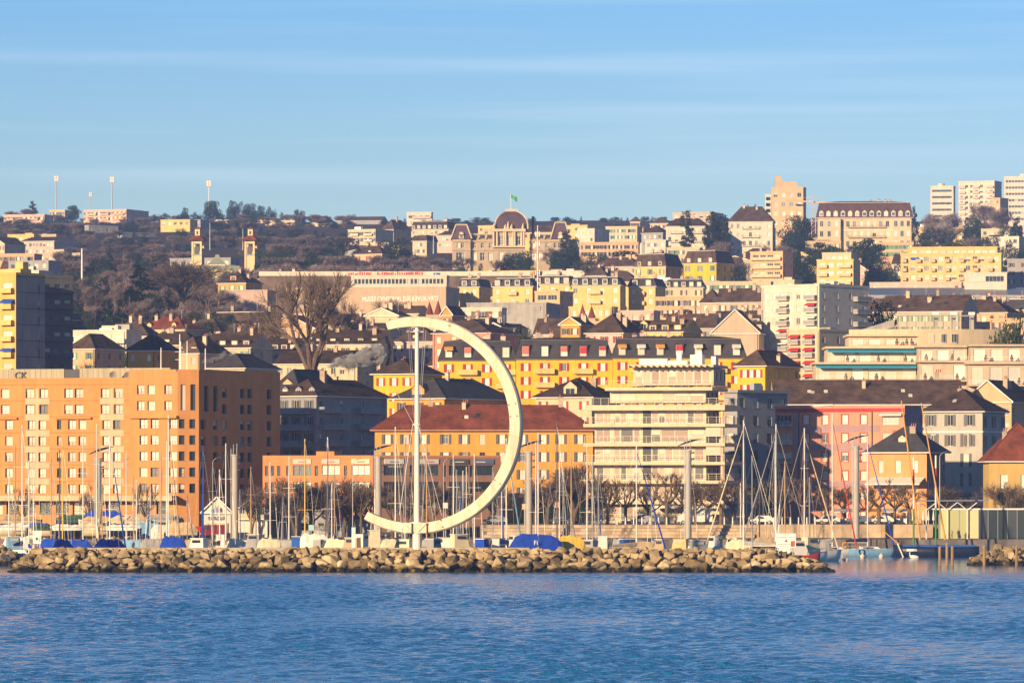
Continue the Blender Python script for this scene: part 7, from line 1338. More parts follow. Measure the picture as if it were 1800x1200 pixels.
person('person in blue jacket walking on the promenade before the cream terraces', 1098, 1016, 5.25, 1.72, 70, (.05, .09, .25), (.03, .03, .04)); person('person in dark clothes walking on the promenade near the small panel sign', 1020, 1016, 5.25, 1.75, -70, (.05, .04, .04), (.04, .04, .05)); person('person in grey coat standing by the quay bollards at the pink block', 1432, 1016, 5.25, 1.7, 40, (.18, .17, .17), (.03, .03, .05))
# ------------------------------------------------------------------ trees
M_BARK = mat('bark', (.13, .09, .06), .95, .3, 1.5, .1); M_BARKP = mat('bark_plane', (.15, .105, .07), .95, .35, 1.2, .1)
M_TWIG = mat('twigs_brown', (.14, .10, .08), .95, .3, .2, .05, rand=.3); M_TWIGP = mat('twigs_plum', (.21, .16, .15), .95, .3, .1, .05, rand=.3)
M_LEAF = mat('evergreen_dark', (.022, .042, .020), .9, .5, .25, .1, rand=.35); M_LEAF2 = mat('evergreen_olive', (.045, .060, .020), .9, .45, .25, .1, rand=.3)
def rv(r): return Vector((r.gauss(0, 1), r.gauss(0, 1), r.gauss(0, 1))).normalized()
def leafquad(s, p, d, n, l, w):
    d = d.normalized(); b = d.cross(n)
    b = b.normalized() if b.length > 1e-4 else Vector((1, 0, 0)); s.poly([p - b * w * .5, p + d * l * .5 - b * w, p + d * l, p + d * l * .5 + b * w], 0)
def gen_bare(seed, spread=.34, twigs=2600, forks=2, tl=.085, tw=.0022, wild=.5):
    r = random.Random(seed); tr = MB(); tw_ = MB(); tips = []
    def grow(p, d, l, rad, lv):
        n = 3; q = p
        for i in range(n):
            d2 = (d + rv(r) * .16 + Vector((0, 0, .05))).normalized(); q2 = q + d2 * l / n; tr.bar(q, q2, rad * (1 - .25 * i / n), 6 if lv < 2 else 4, 0, rad * (1 - .25 * (i + 1) / n), False); q, d = q2, d2
            if lv >= 2: tips.append((q, d, l))
            if lv >= 1 and r.random() < .5 and lv < 4: grow(q, (d + rv(r) * .75).normalized(), l * .6, rad * .5, lv + 1)
        if lv < 4:
            for k in range(r.randint(2, 3)): grow(q, (d + rv(r) * (wild + .05 if lv else wild) + Vector((0, 0, .08))).normalized(), l * r.uniform(.62, .82), rad * .62, lv + 1)
    tr.bar((0, 0, -.03), (0, 0, .03), .034, 8, 0, .026, False)
    for k in range(forks): a = 2 * math.pi * k / forks + r.random(); grow(Vector((0, 0, .02)), Vector((math.cos(a) * spread * .6, math.sin(a) * spread * .6, 1)).normalized(), .26, .022, 0)
    for k in range(twigs):
        p, d, l = r.choice(tips); leafquad(tw_, p + rv(r) * .012, d + rv(r) * .8 + Vector((0, 0, .2)), rv(r), tl * r.uniform(.5, 1.2), tw * r.uniform(.6, 1.3))
    zs = max(v[2] for v in tw_.v); k = 1 / zs
    for s in (tr, tw_): s.v = [(a * k, b * k, c * k) for a, b, c in s.v]
    wd = 2 * sorted(abs(v[0]) for v in tw_.v)[int(len(tw_.v) * .9)]
    return tr, tw_, wd
def gen_pollard(seed):
    r = random.Random(seed); tr = MB(); tw_ = MB(); q = Vector((0, 0, -.02)); h0 = r.uniform(.34, .42)
    pts = [Vector((0, 0, -.03)), Vector((r.uniform(-.01, .01), 0, h0 * .5)), Vector((r.uniform(-.02, .02), r.uniform(-.01, .01), h0))]
    for a, b, ra, rb in ((pts[0], pts[1], .038, .032), (pts[1], pts[2], .032, .034)): tr.bar(a, b, ra, 8, 0, rb)
    n = r.randint(6, 8)
    def limb(p, d, l, rad, lv):
        for i in range(3):
            d = (d + rv(r) * .28 + Vector((0, 0, .22))).normalized(); q = p + d * l / 3; tr.bar(p, q, rad, 6, 0, rad * .86, False); p = q; rad *= .86
        tr.bar(p - d * .006, p + d * .016, rad * 1.5, 6, 0, rad * 1.25)           # pollard knob
        for k in range(r.randint(5, 9)):
            d2 = (d + rv(r) * .7 + Vector((0, 0, .5))).normalized(); l2 = r.uniform(.05, .15); m = p + d2 * l2 * .5 + rv(r) * .008; tw_.bar(p, m, .0042, 3, 0, .0034, False); tw_.bar(m, p + d2 * l2 + rv(r) * .012, .0034, 3, 0, .0018, False)
            if r.random() < .6: tw_.bar(m, m + (d2 + rv(r) * .6) * l2 * .5, .003, 3, 0, .0015, False)
        if lv < 2:
            for k in range(2): limb(p, (d + rv(r) * .65).normalized(), l * r.uniform(.5, .75), rad * .8, lv + 1)
    for k in range(n):
        a = 2 * math.pi * k / n + r.uniform(-.3, .3); limb(pts[2] - Vector((0, 0, r.uniform(0, .05))), Vector((math.cos(a), math.sin(a), r.uniform(.25, .9))).normalized(), r.uniform(.2, .3), .02, 0)
    zs = max(v[2] for v in tw_.v + tr.v)
    for s in (tr, tw_): s.v = [(a / zs, b / zs, c / zs) for a, b, c in s.v]
    return tr, tw_, max(abs(v[0]) for v in tw_.v) * 2
def gen_conifer(seed, wd=.36, dens=4200):
    r = random.Random(seed); tr = MB(); s = MB(); tr.bar((0, 0, -.03), (0, 0, .95), .018, 6, 0, .003, False); nb = 46
    for k in range(nb):
        t = k / nb; z = .07 + .9 * t; L = wd / 2 * (1 - t) ** .8 * r.uniform(.75, 1.15) + .012; a = r.uniform(0, 6.28); d = Vector((math.cos(a), math.sin(a), -.12)); tr.bar((0, 0, z), Vector((0, 0, z)) + d * L * .8, .004, 3, 0, .001, False)
        m = max(8, int(dens / nb * (1.5 * (1 - t) + .25)))
        for i in range(m):
            u = r.random() ** .6; p = Vector((0, 0, z)) + d * L * u + rv(r) * .022; leafquad(s, p, d + rv(r) * .7 + Vector((0, 0, -.2)), Vector((0, 0, 1)) + rv(r) * .5, r.uniform(.025, .05), r.uniform(.006, .012))
    return tr, s, wd
def gen_broad(seed, wd=1.0, flat=.85, dens=7000, base=.1):
    r = random.Random(seed); tr = MB(); s = MB(); tr.bar((0, 0, -.04), (0, 0, base + .1), .035, 7, 0, .025, False); n = 34
    for k in range(n):
        a = r.uniform(0, 6.28); rr = math.sqrt(r.random()) * wd * .40; zz_ = base + (1 - base) * (.1 + .8 * r.random()) * (1 - .6 * (rr / (wd * .5)) ** 2); c = Vector((math.cos(a) * rr, math.sin(a) * rr, zz_)); tr.bar((0, 0, base * .8), c, .014, 4, 0, .004, False); R0 = r.uniform(.09, .17)
        for i in range(dens // n):
            v = rv(r); p = c + Vector((v.x * R0 * 1.25, v.y * R0 * 1.25, v.z * R0 * flat)) * r.uniform(.55, 1.08); leafquad(s, p, v + rv(r) * .8, v + rv(r) * .6, r.uniform(.022, .045), r.uniform(.009, .018))
    zs = max(v[2] for v in s.v)
    for q in (tr, s): q.v = [(a, b, c / zs) for a, b, c in q.v]
    return tr, s, wd
TK = {}
def reg(kind, gens, tm, cm):
    TK[kind] = []
    for tr, cw, wd in gens: TK[kind].append((tr.mesh('trunk', tm), cw.mesh('crown', cm), wd))
reg('bare', [gen_bare(i) for i in (11, 12, 13)], M_BARK, M_TWIG); reg('plum', [gen_bare(i, twigs=3600, tl=.10, tw=.0034) for i in (21, 22, 23)], M_BARK, M_TWIGP)
reg('great', [gen_bare(33, 1.1, 9000, 5, .055, .0007, .62)], M_BARKP, M_TWIG); reg('pollard', [gen_pollard(i) for i in (41, 42, 43, 44)], M_BARKP, M_BARKP)
reg('conifer', [gen_conifer(i) for i in (51, 52, 53)], M_BARK, M_LEAF); reg('cypress', [gen_conifer(54, .2, 3600)], M_BARK, M_LEAF)
reg('broad', [gen_broad(i) for i in (61, 62, 63)], M_BARK, M_LEAF); reg('pine', [gen_broad(i, .8, .45, 5200, .45) for i in (71, 72)], M_BARK, M_LEAF); reg('olive', [gen_broad(i, 1.1, .8, 5200, .15) for i in (81, 82)], M_BARK, M_LEAF2)
KN = {'bare': ('bare_tree', 'bare brown tree'), 'plum': ('bare_tree', 'bare plum-brown tree'), 'great': ('bare_tree', 'bare tree'), 'pollard': ('pollard_tree', 'bare pollarded plane tree'), 'conifer': ('conifer_tree', 'dark pointed conifer'), 'cypress': ('cypress_tree', 'narrow dark cypress'), 'broad': ('evergreen_tree', 'broad dark evergreen tree'), 'pine': ('pine_tree', 'dark umbrella-crowned pine'), 'olive': ('shrub_tree', 'olive green bushy tree')}
TN = {}
LAND = [(60, 370, 'the pinkish skyline slab'), (190, 380, 'the stadium masts'), (144, 470, 'the tall white pole'), (348, 430, 'the left belvedere tower'), (441, 430, 'the right belvedere tower'), (370, 340, 'the sunlit floodlight mast'), (545, 540, 'the great bare tree'), (640, 415, 'the stepped balcony block'), (738, 380, 'the pale skyline tower'), (700, 490, 'the road parapet'), (720, 530, 'the museum'), (895, 410, 'the domed palace'), (1000, 420, 'the right palace pavilion'), (945, 500, 'the phone mast'), (1060, 520, 'the yellow mansard row'), (1145, 470, 'the ochre villa'), (1230, 470, 'the yellow villa'), (1205, 420, 'the spruce villa'), (1320, 400, 'the cream hotel villa'), (1388, 350, 'the orange skyline tower'), (1350, 470, 'the beige balcony block'), (1520, 390, 'the grand hotel'), (1475, 470, 'the stepped yellow block'), (1670, 465, 'the long yellow block'), (1700, 360, 'the white skyline towers'), (1440, 540, 'the tall white apartments'), (1620, 540, 'the dark chimneyed roof'), (1290, 560, 'the big beige gable'), (1090, 570, 'the pink red-shuttered house'), (830, 590, 'the coral house in the ring'), (180, 600, 'the white penthouse'), (60, 560, 'the left tower block'), (330, 610, 'the hotel roof masts'), (1560, 640, 'the teal awnings'), (1760, 640, 'the right terraces')]
def where(px, py, own=None):
    b = min(LAND, key=lambda q: (q[0] - px) ** 2 + 1.6 * (q[1] - py) ** 2); dx, dy = px - b[0], py - b[1]
    if abs(dx) < 18 and abs(dy) < 16: return 'at ' + b[2]
    return ('left of ' if dx < 0 else 'right of ') + b[2] if abs(dx) > abs(dy) * .9 else ('above ' if dy < 0 else 'below ') + b[2]
def tree(kind, px, yt, D, wpx=None, label=None, zb=None, group=None, minh=3.0):
    x = X(px, D); g = (ground(x, D) - .3) if zb is None else zb; h = max(minh, Z(yt, D) - g); me = TK[kind][TN.get(kind, 0) % len(TK[kind])]; TN[kind] = TN.get(kind, 0) + 1
    sx = h if wpx is None else max(.45 * h, min(2.2 * h, wpx * D / F / me[2]))
    nm, ds = KN[kind]; yb = PY(g, D); big = 'tall ' if h > 14 else 'small ' if h < 7 else ''
    root = thing(nm, label or (big + ds + ' ' + where(px, (yt + min(yb, yt + 40)) / 2)), 'tree', (x, D, g), rnd.uniform(0, 6.28), group); root.scale = (sx, sx, h)
    ob('trunk', me[0], root); ob('crown', me[1], root); return root
rt = random.Random(5)
# great bare tree and its neighbours
tree('great', 548, 462, 1292, 165, 'huge spreading bare tree rising above the roofs left of the ring', zb=Z(664, 1292)); tree('bare', 322, 452, 1800, 110, 'large spreading bare tree on the slope below the twin belvedere towers', zb=Z(562, 1800)); tree('bare', 600, 508, 1500, 60, 'smaller bare tree leaning beside the great bare tree'); tree('bare', 465, 530, 1500, 60); tree('bare', 680, 520, 1650, 50)
# wooded slope at left
for D, y0, y1, st_, xa, xb in ((2600, 425, 436, 24, 120, 345), (2350, 438, 452, 19, 100, 350), (2150, 452, 470, 17, 95, 420), (2000, 470, 488, 17, 110, 400), (1850, 492, 512, 18, 105, 390), (1700, 520, 540, 22, 110, 400)):
    px = xa
    while px < xb:
        k = 'plum' if rt.random() < .78 else rt.choice(('conifer', 'broad')); 
        if not (335 < px < 460 and D in (2150, 2000) and px > 335 and rt.random() < .8): tree(k, px, rt.uniform(y0, y1), D, rt.uniform(30, 46))
        px += st_ * rt.uniform(.75, 1.3)
tree('conifer', 247, 462, 1780, 80, 'big dark conifer on the left wooded slope', zb=Z(562, 1780)); tree('conifer', 228, 500, 1740, 50, zb=Z(566, 1740)); tree('broad', 268, 515, 1745, 50); tree('conifer', 192, 430, 2250, 22); tree('broad', 150, 545, 1640, 40); tree('broad', 190, 552, 1620, 46); tree('olive', 340, 545, 1640, 60); tree('broad', 395, 548, 1640, 60)
for D, y0, y1, st_ in ((2780, 410, 422, 17), (2900, 399, 410, 15), (3080, 388, 398, 15), (3250, 381, 391, 16), (3420, 375, 385, 18), (3560, 372, 383, 22)):
    px = 5
    while px < 620:
        k = 'plum' if rt.random() < .6 else rt.choice(('broad', 'broad', 'conifer'))
        if rt.random() < .8: tree(k, px, rt.uniform(y0, y1), D, rt.uniform(22, 36))
        px += st_ * rt.uniform(.7, 1.5)
# slope right of the twin towers up to the palace
for D, y0, y1, st_, xa, xb in ((2750, 412, 425, 22, 455, 620), (2500, 425, 440, 20, 455, 640), (2250, 444, 455, 17, 470, 780), (2080, 458, 468, 15, 470, 790)):
    px = xa
    while px < xb:
        k = 'plum' if rt.random() < .85 else 'broad'; tree(k, px, rt.uniform(y0, y1), D, rt.uniform(26, 42)); px += st_ * rt.uniform(.7, 1.3)
for px, yt, D, w_, k in ((697, 416, 2350, 82, 'broad'), (600, 424, 2350, 22, 'conifer'), (627, 420, 2400, 24, 'conifer'), (650, 425, 2400, 26, 'conifer'), (470, 440, 2250, 50, 'broad'), (495, 432, 2350, 40, 'broad'), (760, 452, 2300, 40, 'broad'), (745, 448, 2300, 30, 'olive'),
    (57, 352, 3650, 26, 'conifer'), (127, 360, 3650, 32, 'broad'), (40, 366, 3650, 30, 'plum'), (20, 370, 3650, 30, 'plum'), (325, 364, 3650, 16, 'broad'), (345, 372, 3650, 22, 'broad'), (374, 351, 3600, 36, 'broad'), (408, 351, 3600, 22, 'broad'), (424, 353, 3600, 26, 'broad'), (440, 356, 3620, 26, 'broad'), (458, 361, 3600, 30, 'broad'), (476, 362, 3600, 22, 'broad'), (495, 372, 3600, 16, 'conifer'), (521, 367, 3600, 14, 'broad'), (531, 369, 3600, 14, 'broad'), (570, 378, 3500, 26, 'broad'), (240, 372, 3550, 22, 'broad'), (265, 378, 3600, 26, 'plum'), (300, 378, 3650, 30, 'plum'), (285, 384, 3500, 30, 'plum'), (95, 376, 3600, 26, 'plum'), (610, 392, 3300, 26, 'broad'), (640, 392, 3350, 22, 'plum'), (675, 388, 3300, 24, 'broad'), (790, 392, 3200, 24, 'broad'), (820, 392, 3300, 24, 'broad'), (770, 392, 3300, 24, 'plum'), (945, 392, 3000, 30, 'broad'), (975, 396, 3000, 26, 'broad'), (1040, 398, 2950, 26, 'broad'), (1090, 394, 3050, 22, 'broad'),
    (905, 443, 2355, 48, 'broad'), (885, 452, 2350, 20, 'cypress'), (925, 440, 2350, 36, 'broad'), (995, 402, 2352, 44, 'conifer'), (1005, 415, 2340, 44, 'broad'), (970, 430, 2345, 46, 'bare'), (985, 440, 2330, 50, 'broad'), (820, 450, 2345, 30, 'bare'), (845, 462, 2340, 12, 'cypress'), (870, 455, 2345, 22, 'bare'),
    (1045, 446, 2270, 60, 'broad'), (1075, 442, 2280, 60, 'broad'), (1100, 438, 2300, 56, 'broad'), (1120, 446, 2260, 40, 'broad'), (1020, 455, 2250, 40, 'olive'), (1060, 462, 2150, 40, 'plum'), (1085, 470, 2120, 30, 'broad'),
    (1206, 366, 2395, 46, 'conifer'), (1250, 368, 2400, 30, 'cypress'), (1262, 375, 2405, 30, 'broad'), (1270, 420, 2380, 40, 'plum'), (1314, 357, 2700, 14, 'conifer'), (1326, 356, 2700, 13, 'conifer'), (1400, 376, 2460, 58, 'broad'), (1385, 400, 2440, 60, 'broad'), (1412, 384, 2465, 50, 'broad'), (1372, 425, 2420, 50, 'plum'), (1400, 445, 2150, 60, 'broad'), (1440, 424, 2200, 62, 'pine'), (1460, 432, 2190, 50, 'pine'), (1420, 448, 2150, 50, 'broad'), (1528, 416, 2180, 60, 'pine'), (1515, 430, 2150, 44, 'broad'), (1548, 455, 2100, 50, 'broad'), (1570, 462, 2080, 50, 'broad'), (1535, 462, 2090, 40, 'broad'), (1295, 470, 2000, 40, 'broad'), (1310, 460, 2030, 36, 'olive'), (1280, 455, 2090, 36, 'plum'),
    (1607, 360, 2750, 22, 'conifer'), (1622, 372, 2750, 34, 'plum'), (1645, 382, 2650, 44, 'plum'), (1665, 388, 2600, 44, 'plum'), (1640, 395, 2500, 50, 'broad'), (1690, 372, 2850, 40, 'plum'), (1728, 352, 2900, 50, 'plum'), (1712, 380, 2700, 44, 'broad'), (1750, 385, 2700, 40, 'plum'), (1778, 362, 2850, 40, 'plum'), (1788, 378, 2500, 40, 'conifer'), (1765, 395, 2500, 40, 'broad'), (1680, 405, 2350, 50, 'broad'), (1715, 410, 2350, 44, 'plum'), (1740, 412, 2300, 44, 'broad'), (1620, 408, 2400, 44, 'broad'), (1780, 420, 2250, 50, 'broad'),
    (912, 566, 1460, 24, 'cypress'), (682, 584, 1330, 18, 'cypress'), (1556, 520, 1420, 36, 'olive'), (1788, 545, 1262, 44, 'olive'), (1765, 560, 1265, 30, 'olive'), (925, 574, 1440, 22, 'olive'), (145, 622, 1290, 36, 'bare'), (205, 600, 1380, 30, 'olive'), (480, 560, 1560, 50, 'bare'), (640, 545, 1600, 44, 'bare'), (420, 560, 1560, 50, 'bare'), (365, 562, 1560, 50, 'broad'), (300, 565, 1560, 46, 'broad'), (250, 565, 1570, 50, 'olive'), (1200, 452, 2080, 40, 'broad'), (810, 470, 2250, 30, 'broad')):
    tree(k, px, yt, D, w_)
for px, yt, D, w_, k in ((352, 468, 2090, 30, 'plum'), (366, 472, 2085, 30, 'broad'), (384, 474, 2080, 34, 'plum'), (402, 470, 2090, 34, 'broad'), (420, 466, 2090, 30, 'plum'), (455, 460, 2100, 34, 'broad'), (475, 468, 2050, 30, 'plum'), (395, 486, 1960, 36, 'plum'), (365, 484, 1970, 40, 'plum')): tree(k, px, yt, D, w_)
px = 560
while px < 1640:
    k = rt.choice(('broad', 'plum', 'plum', 'broad', 'conifer', 'olive'))
    if rt.random() < .75: tree(k, px, rt.uniform(381, 391), rt.uniform(3400, 3620), rt.uniform(16, 34))
    px += 13 * rt.uniform(.6, 1.6)
# plane trees on the promenade
PW = lambda px: NEAR(px) if px < 1460 else 'before the cafe house' if px < 1640 else 'behind the glass pavilion'
for k, px, yt, D, w_ in (('pollard', 1068, 836, 1019, 92), ('pollard', 1172, 824, 1019, 104), ('pollard', 1140, 848, 1030, 80), ('pollard', 1268, 836, 1020, 92), ('pollard', 1290, 842, 1030, 80), ('pollard', 1412, 834, 1019, 88), ('bare', 1008, 806, 1019, 60), ('bare', 1222, 846, 1022, 40), ('bare', 962, 826, 1022, 70), ('bare', 985, 838, 1030, 70), ('pollard', 940, 846, 1032, 70), ('bare', 1012, 842, 1032, 60), ('pollard', 1545, 836, 1019, 90), ('pollard', 1572, 846, 1028, 80), ('pollard', 1600, 848, 1022, 76), ('pollard', 1524, 852, 1030, 70), ('pollard', 883, 858, 1020, 50), ('bare', 865, 850, 1028, 60),
    ('bare', 520, 832, 1018, 74), ('bare', 548, 846, 1024, 70), ('bare', 575, 838, 1018, 70), ('bare', 604, 832, 1024, 66), ('pollard', 635, 838, 1018, 70), ('bare', 655, 842, 1026, 60), ('bare', 690, 838, 1020, 64), ('pollard', 716, 848, 1026, 60), ('bare', 760, 842, 1020, 66), ('bare', 795, 852, 1026, 56), ('pollard', 490, 850, 1026, 60), ('bare', 442, 846, 1020, 50), ('pollard', 158, 846, 1030, 50), ('pollard', 255, 842, 1028, 64), ('pollard', 40, 852, 1030, 50), ('pollard', 1692, 868, 1026, 60), ('pollard', 1720, 862, 1030, 60), ('bare', 1772, 842, 1008, 80), ('bare', 1660, 850, 1030, 60), ('pollard', 1040, 842, 1038, 90), ('pollard', 1100, 838, 1038, 96), ('pollard', 1205, 836, 1036, 100), ('pollard', 1245, 840, 1038, 90), ('pollard', 1330, 846, 1036, 80), ('pollard', 1372, 842, 1034, 84), ('pollard', 1450, 846, 1034, 80), ('bare', 1485, 850, 1036, 60)):
    tree(k, px, yt, D, w_, 'bare %s tree on the promenade %s' % ('pollarded plane' if k == 'pollard' else 'twiggy', PW(px)), zb=((5.2 if px > 845 else 2.8) if D > 1013 else 2.8), group='bare trees along the promenade')
# dark clipped hedge behind the trees
for xa, xb, yt, lb in ((925, 1032, 858, 'dark clipped hedge in front of the ochre building'), (1338, 1368, 862, 'dark hedge between the cream terraces and the pink block')):
    D = 1050; s = MB(); r = random.Random(int(xa)); x0, x1 = X(xa, D), X(xb, D); zt_ = Z(yt, D)
    for i in range(int((xb - xa) * 45)): p = Vector((r.uniform(x0, x1), D + r.uniform(-1, 1), 5.0 + (zt_ - 5) * r.random() ** .7)); leafquad(s, p, rv(r), rv(r), r.uniform(.25, .5), r.uniform(.08, .16))
    tag(s.obj('hedge', M_LEAF), lb, 'hedge')
# ------------------------------------------------------------------ the rest of the town between the landmarks
rf = random.Random(21); WCOL = [('cream', CRE), ('white', WHI), ('peach', PEA), ('beige', BEI), ('ochre', CRY), ('pale pink', PKW), ('grey', GRY), ('yellow', CRY)]
def free(x0, x1, y0, y1, m=2.0):
    return not any(x0 - m < b and x1 + m > a and y0 - m < d and y1 + m > c for a, b, c, d in OCC)
cnt = 0
for D0 in (1215, 1250, 1310, 1345, 1395, 1440, 1480, 1520, 1560, 1600, 1650, 1700, 1740, 1790, 1850, 1900, 2010, 2100, 2180, 2250, 2330, 2450, 2550, 2650, 2760, 2880, 3000, 3130, 3260, 3380, 3480):
    px = rf.uniform(-20, 20)
    while px < 1815:
        D = D0 + rf.uniform(-12, 12); wpx = rf.uniform(9.5, 17) * F / D; up = D > 1950
        if rf.random() < .3: wpx *= 1.5
        a, b = px, px + wpx; px = b + rf.uniform(1, 12 if not up else 26) * 1500 / D
        if D > 1600 and 80 < (a + b) / 2 < 480 and rf.random() < (.93 if D < 2600 else .08): continue        # wooded slope
        if D > 1990 and 440 < (a + b) / 2 < 800 and rf.random() < .75: continue
        W_ = wpx * D / F; x0 = X(a, D)
        if not free(x0 - 1, x0 + W_ + 5, D - 5, D + 12): continue
        g = ground(x0 + W_ / 2, D); flat = rf.random() < (.62 if up else .14); hh = rf.uniform(7, 10.5) if not flat else rf.uniform(8, 15); rh = rf.uniform(3.2, 4.6) if not flat else .4
        lim = max([vb for (pa, pb, vt, vb, vd) in SEEN if vd > D and pa < b + 3 and pb > a - 3] + [-1e9])
        pc = (a + b) / 2; skyl = 386 if pc < 480 else 396 if pc < 1140 else 392 if pc < 1280 else 398
        lim = max(lim, skyl) if D > 2450 else lim
        ytop = PY(g + hh + rh, D)
        if ytop < lim - 2:
            hh = (PY(lim, D) * 0 + Z(lim, D)) - g - rh
            if hh < 4.0: continue
        yt = PY(g + hh, D); kind = 'flat' if flat else rf.choice(('hip', 'gx', 'hip', 'gy', 'mans' if not up else 'hip')); ci = rf.randrange(len(WCOL)); cn, cm_ = WCOL[ci]; ang = -rf.uniform(14, 30)
        side = (8 + rf.random() * 4) * math.sin(R(-ang)) * F / D
        red = (not flat) and rf.random() < .12
        pyc = yt + 6; lb = '%s %s %s %s' % (cn, 'flat roofed block' if flat else 'house with %s %s roof' % ('red tiled' if red else 'brown', {'hip': 'hipped', 'gx': 'ridged', 'gy': 'gabled', 'mans': 'mansard'}[kind]), 'with dormers' if (not flat and ci % 2 == 0) else 'seen', where((a + b) / 2, pyc))
        lb = lb.replace(' seen ', ' ')
        shut = rf.choice(('brown', 'green', 'grey', 'red', None, None))
        st = {'pane': 'c', 'nv': 1}
        if shut and not flat: st['shut'] = shut
        C('apartment_block' if flat else 'house', lb, a, b, b + side, yt, D, ang, cm_, kind, rh * F / D, None, nf=2 if not flat else 4, st=st, w=1.1 if not flat else 1.6, chim=0 if flat else rf.randint(1, 3), boxes=rf.randint(0, 2) if flat else 0, rm=(M_TILER if red else None), dorm=((rf.randint(1, 3), 1.4, 1.3, rf.choice(('flat', 'gable')), 1.0, .4) if (not flat and ci % 2 == 0 and kind != 'gy') else None), skylights=rf.randint(0, 2) if kind == 'gx' else 0)
        cnt += 1

# ------------------------------------------------------------------ chimney steam, as volumes
def plume(label, px, py, D, L, rise, r0, r1, dens, seed):
    s = MB(); r = random.Random(seed); rings = []
    for i in range(11):
        t = i / 10; c = Vector((L * t, 0, rise * math.sqrt(t) + .3 * math.sin(t * 9 + seed))); rr = (r0 + (r1 - r0) * t) * (1 if 0 < i < 10 else .3) * r.uniform(.85, 1.15)
        rings.append([tuple(c + Vector((.25 * rr * math.sin(k + i), rr * math.cos(2 * math.pi * k / 10), rr * math.sin(2 * math.pi * k / 10))) ) for k in range(10)])
    s.loft(rings); m = bpy.data.materials.new('steam'); m.use_nodes = True; n = m.node_tree.nodes; l = m.node_tree.links; n.clear()
    v = n.new('ShaderNodeVolumePrincipled'); v.inputs['Color'].default_value = (.95, .95, .97, 1); g = n.new('ShaderNodeNewGeometry'); t_ = n.new('ShaderNodeTexNoise'); t_.inputs['Scale'].default_value = .75; t_.inputs['Detail'].default_value = 4; l.new(g.outputs['Position'], t_.inputs['Vector'])
    mr = n.new('ShaderNodeMapRange'); mr.inputs[1].default_value = .46; mr.inputs[2].default_value = .70; mr.inputs[3].default_value = 0; mr.inputs[4].default_value = dens; l.new(t_.outputs['Fac'], mr.inputs[0]); l.new(mr.outputs[0], v.inputs['Density']); o = n.new('ShaderNodeOutputMaterial'); l.new(v.outputs[0], o.inputs['Volume'])
    return tag(s.obj('steam_plume', m, None, (X(px, D), D, Z(py, D)), smooth=True), label, 'steam', kind='stuff')
plume('white steam drifting right from a chimney beside the great bare tree', 574, 648, 1205, 13, 3.2, .7, 3.0, 6.0, 1)
plume('thin steam drifting over the roofs behind the hotel', 352, 640, 1290, 9, 2.2, .4, 1.6, .5, 2)
plume('thin steam above the curved penthouse', 1720, 592, 1262, 6, 2.2, .3, 1.0, .7, 3)
plume('thin steam rising left of the white skyline towers', 1626, 418, 2500, 12, 7, .6, 2.0, .4, 4)
# ------------------------------------------------------------------ lettering and figures become plain mesh
dg = bpy.context.evaluated_depsgraph_get()
def letters(me):
    """the letters of a word, left to right, each as a mesh"""
    bm = bmesh.new(); bm.from_mesh(me); bm.verts.ensure_lookup_table(); seen = set(); isl = []
    for v in bm.verts:
        if v.index in seen: continue
        st = [v]; seen.add(v.index); cur = []
        while st:
            q = st.pop(); cur.append(q.index)
            for e in q.link_edges:
                w_ = e.other_vert(q)
                if w_.index not in seen: seen.add(w_.index); st.append(w_)
        xs = [bm.verts[i].co.x for i in cur]; isl.append([min(xs), max(xs), set(cur)])
    isl.sort(key=lambda t: t[0]); grp = []
    for t in isl:
        if grp and t[0] < grp[-1][1] - .02: grp[-1][1] = max(grp[-1][1], t[1]); grp[-1][2] |= t[2]
        else: grp.append(t)
    bm.free(); out = []
    for _, _, ids in grp:
        ix = sorted(ids); mp_ = {a: i for i, a in enumerate(ix)}; m2 = bpy.data.meshes.new('letter')
        m2.from_pydata([tuple(me.vertices[i].co) for i in ix], [], [tuple(mp_[v] for v in p.vertices) for p in me.polygons if p.vertices[0] in ids]); m2.materials.append(me.materials[0]); out.append(m2)
    return out
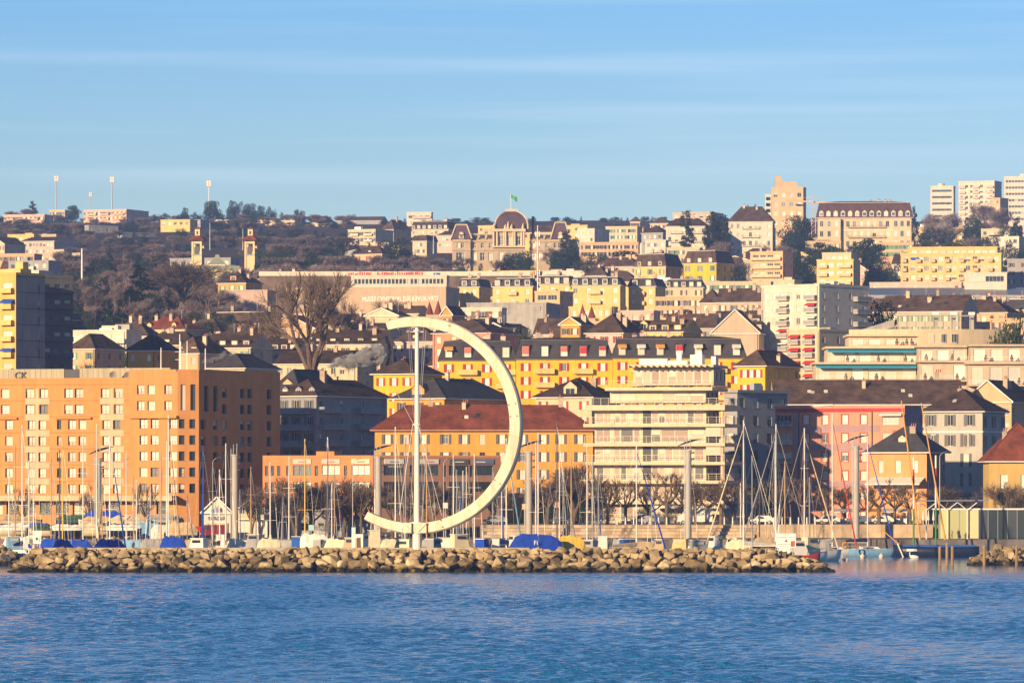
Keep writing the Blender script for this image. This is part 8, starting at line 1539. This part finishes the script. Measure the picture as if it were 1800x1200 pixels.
for o in [o for o in COL.objects if o.type == 'FONT']:
    me = bpy.data.meshes.new_from_object(o.evaluated_get(dg)); par = o.parent; lc = o.location.copy(); ro = o.rotation_euler.copy(); sc_ = o.scale.copy(); cu = o.data; big = cu.size > .7
    bpy.data.objects.remove(o)
    for m2 in (letters(me) if big else [me]): n_ = ob('letter' if big else 'lettering', m2, par, lc, scale=sc_); n_.rotation_euler = ro
    bpy.data.curves.remove(cu)
for o in [o for o in COL.objects if '_p' in o]:
    me = bpy.data.meshes.new_from_object(o.evaluated_get(dg)); zm = max(v.co.z for v in me.vertices)
    for p in me.polygons:
        z = p.center.z / zm; side = abs(p.center.x) / zm > .105; p.use_smooth = True
        p.material_index = 3 if z > .955 or (z > .9 and p.center.y > .02) else 0 if z > .85 or (side and z < .5 and z > .42) else 1 if z > (.5 if not side else .4) else 2 if z > .05 else 4
    o.modifiers.clear(); o.data = me; del o['_p']
for o in COL.objects:
    if '_H' in o: del o['_H']
# labels that came out alike are told apart by their order from the left
same = {}
for o in COL.objects:
    if o.parent is None and o.get('label') and o.get('category'): same.setdefault(o['label'], []).append(o)
ORD = ('first', 'second', 'third', 'fourth', 'fifth', 'sixth', 'seventh', 'eighth', 'ninth', 'tenth', 'eleventh', 'twelfth', 'thirteenth', 'fourteenth', 'fifteenth', 'sixteenth', 'seventeenth', 'eighteenth', 'nineteenth', 'twentieth', 'twenty-first', 'twenty-second', 'twenty-third', 'twenty-fourth', 'twenty-fifth')
for lb, os_ in same.items():
    if len(os_) < 2: continue
    os_.sort(key=lambda o: PX(o.location.x, max(1, o.location.y)))
    for i, o in enumerate(os_):
        o['label'] = lb + ', ' + (('left' if i == 0 else 'right') + ' of two' if len(os_) == 2 else (ORD[i] if i < len(ORD) else 'last') + ' from the left')

for o in COL.objects:
    if o.parent is None and o.get('label') and len(o['label'].split()) > 16: o['label'] = o['label'].replace(' with brown', ', brown').replace(' from the left', '').replace(' and furled', ', furled').replace('with dormers ', '').replace(' tarpaulin', ' cover').replace('in front of', 'before').replace(' and bright', ', bright')
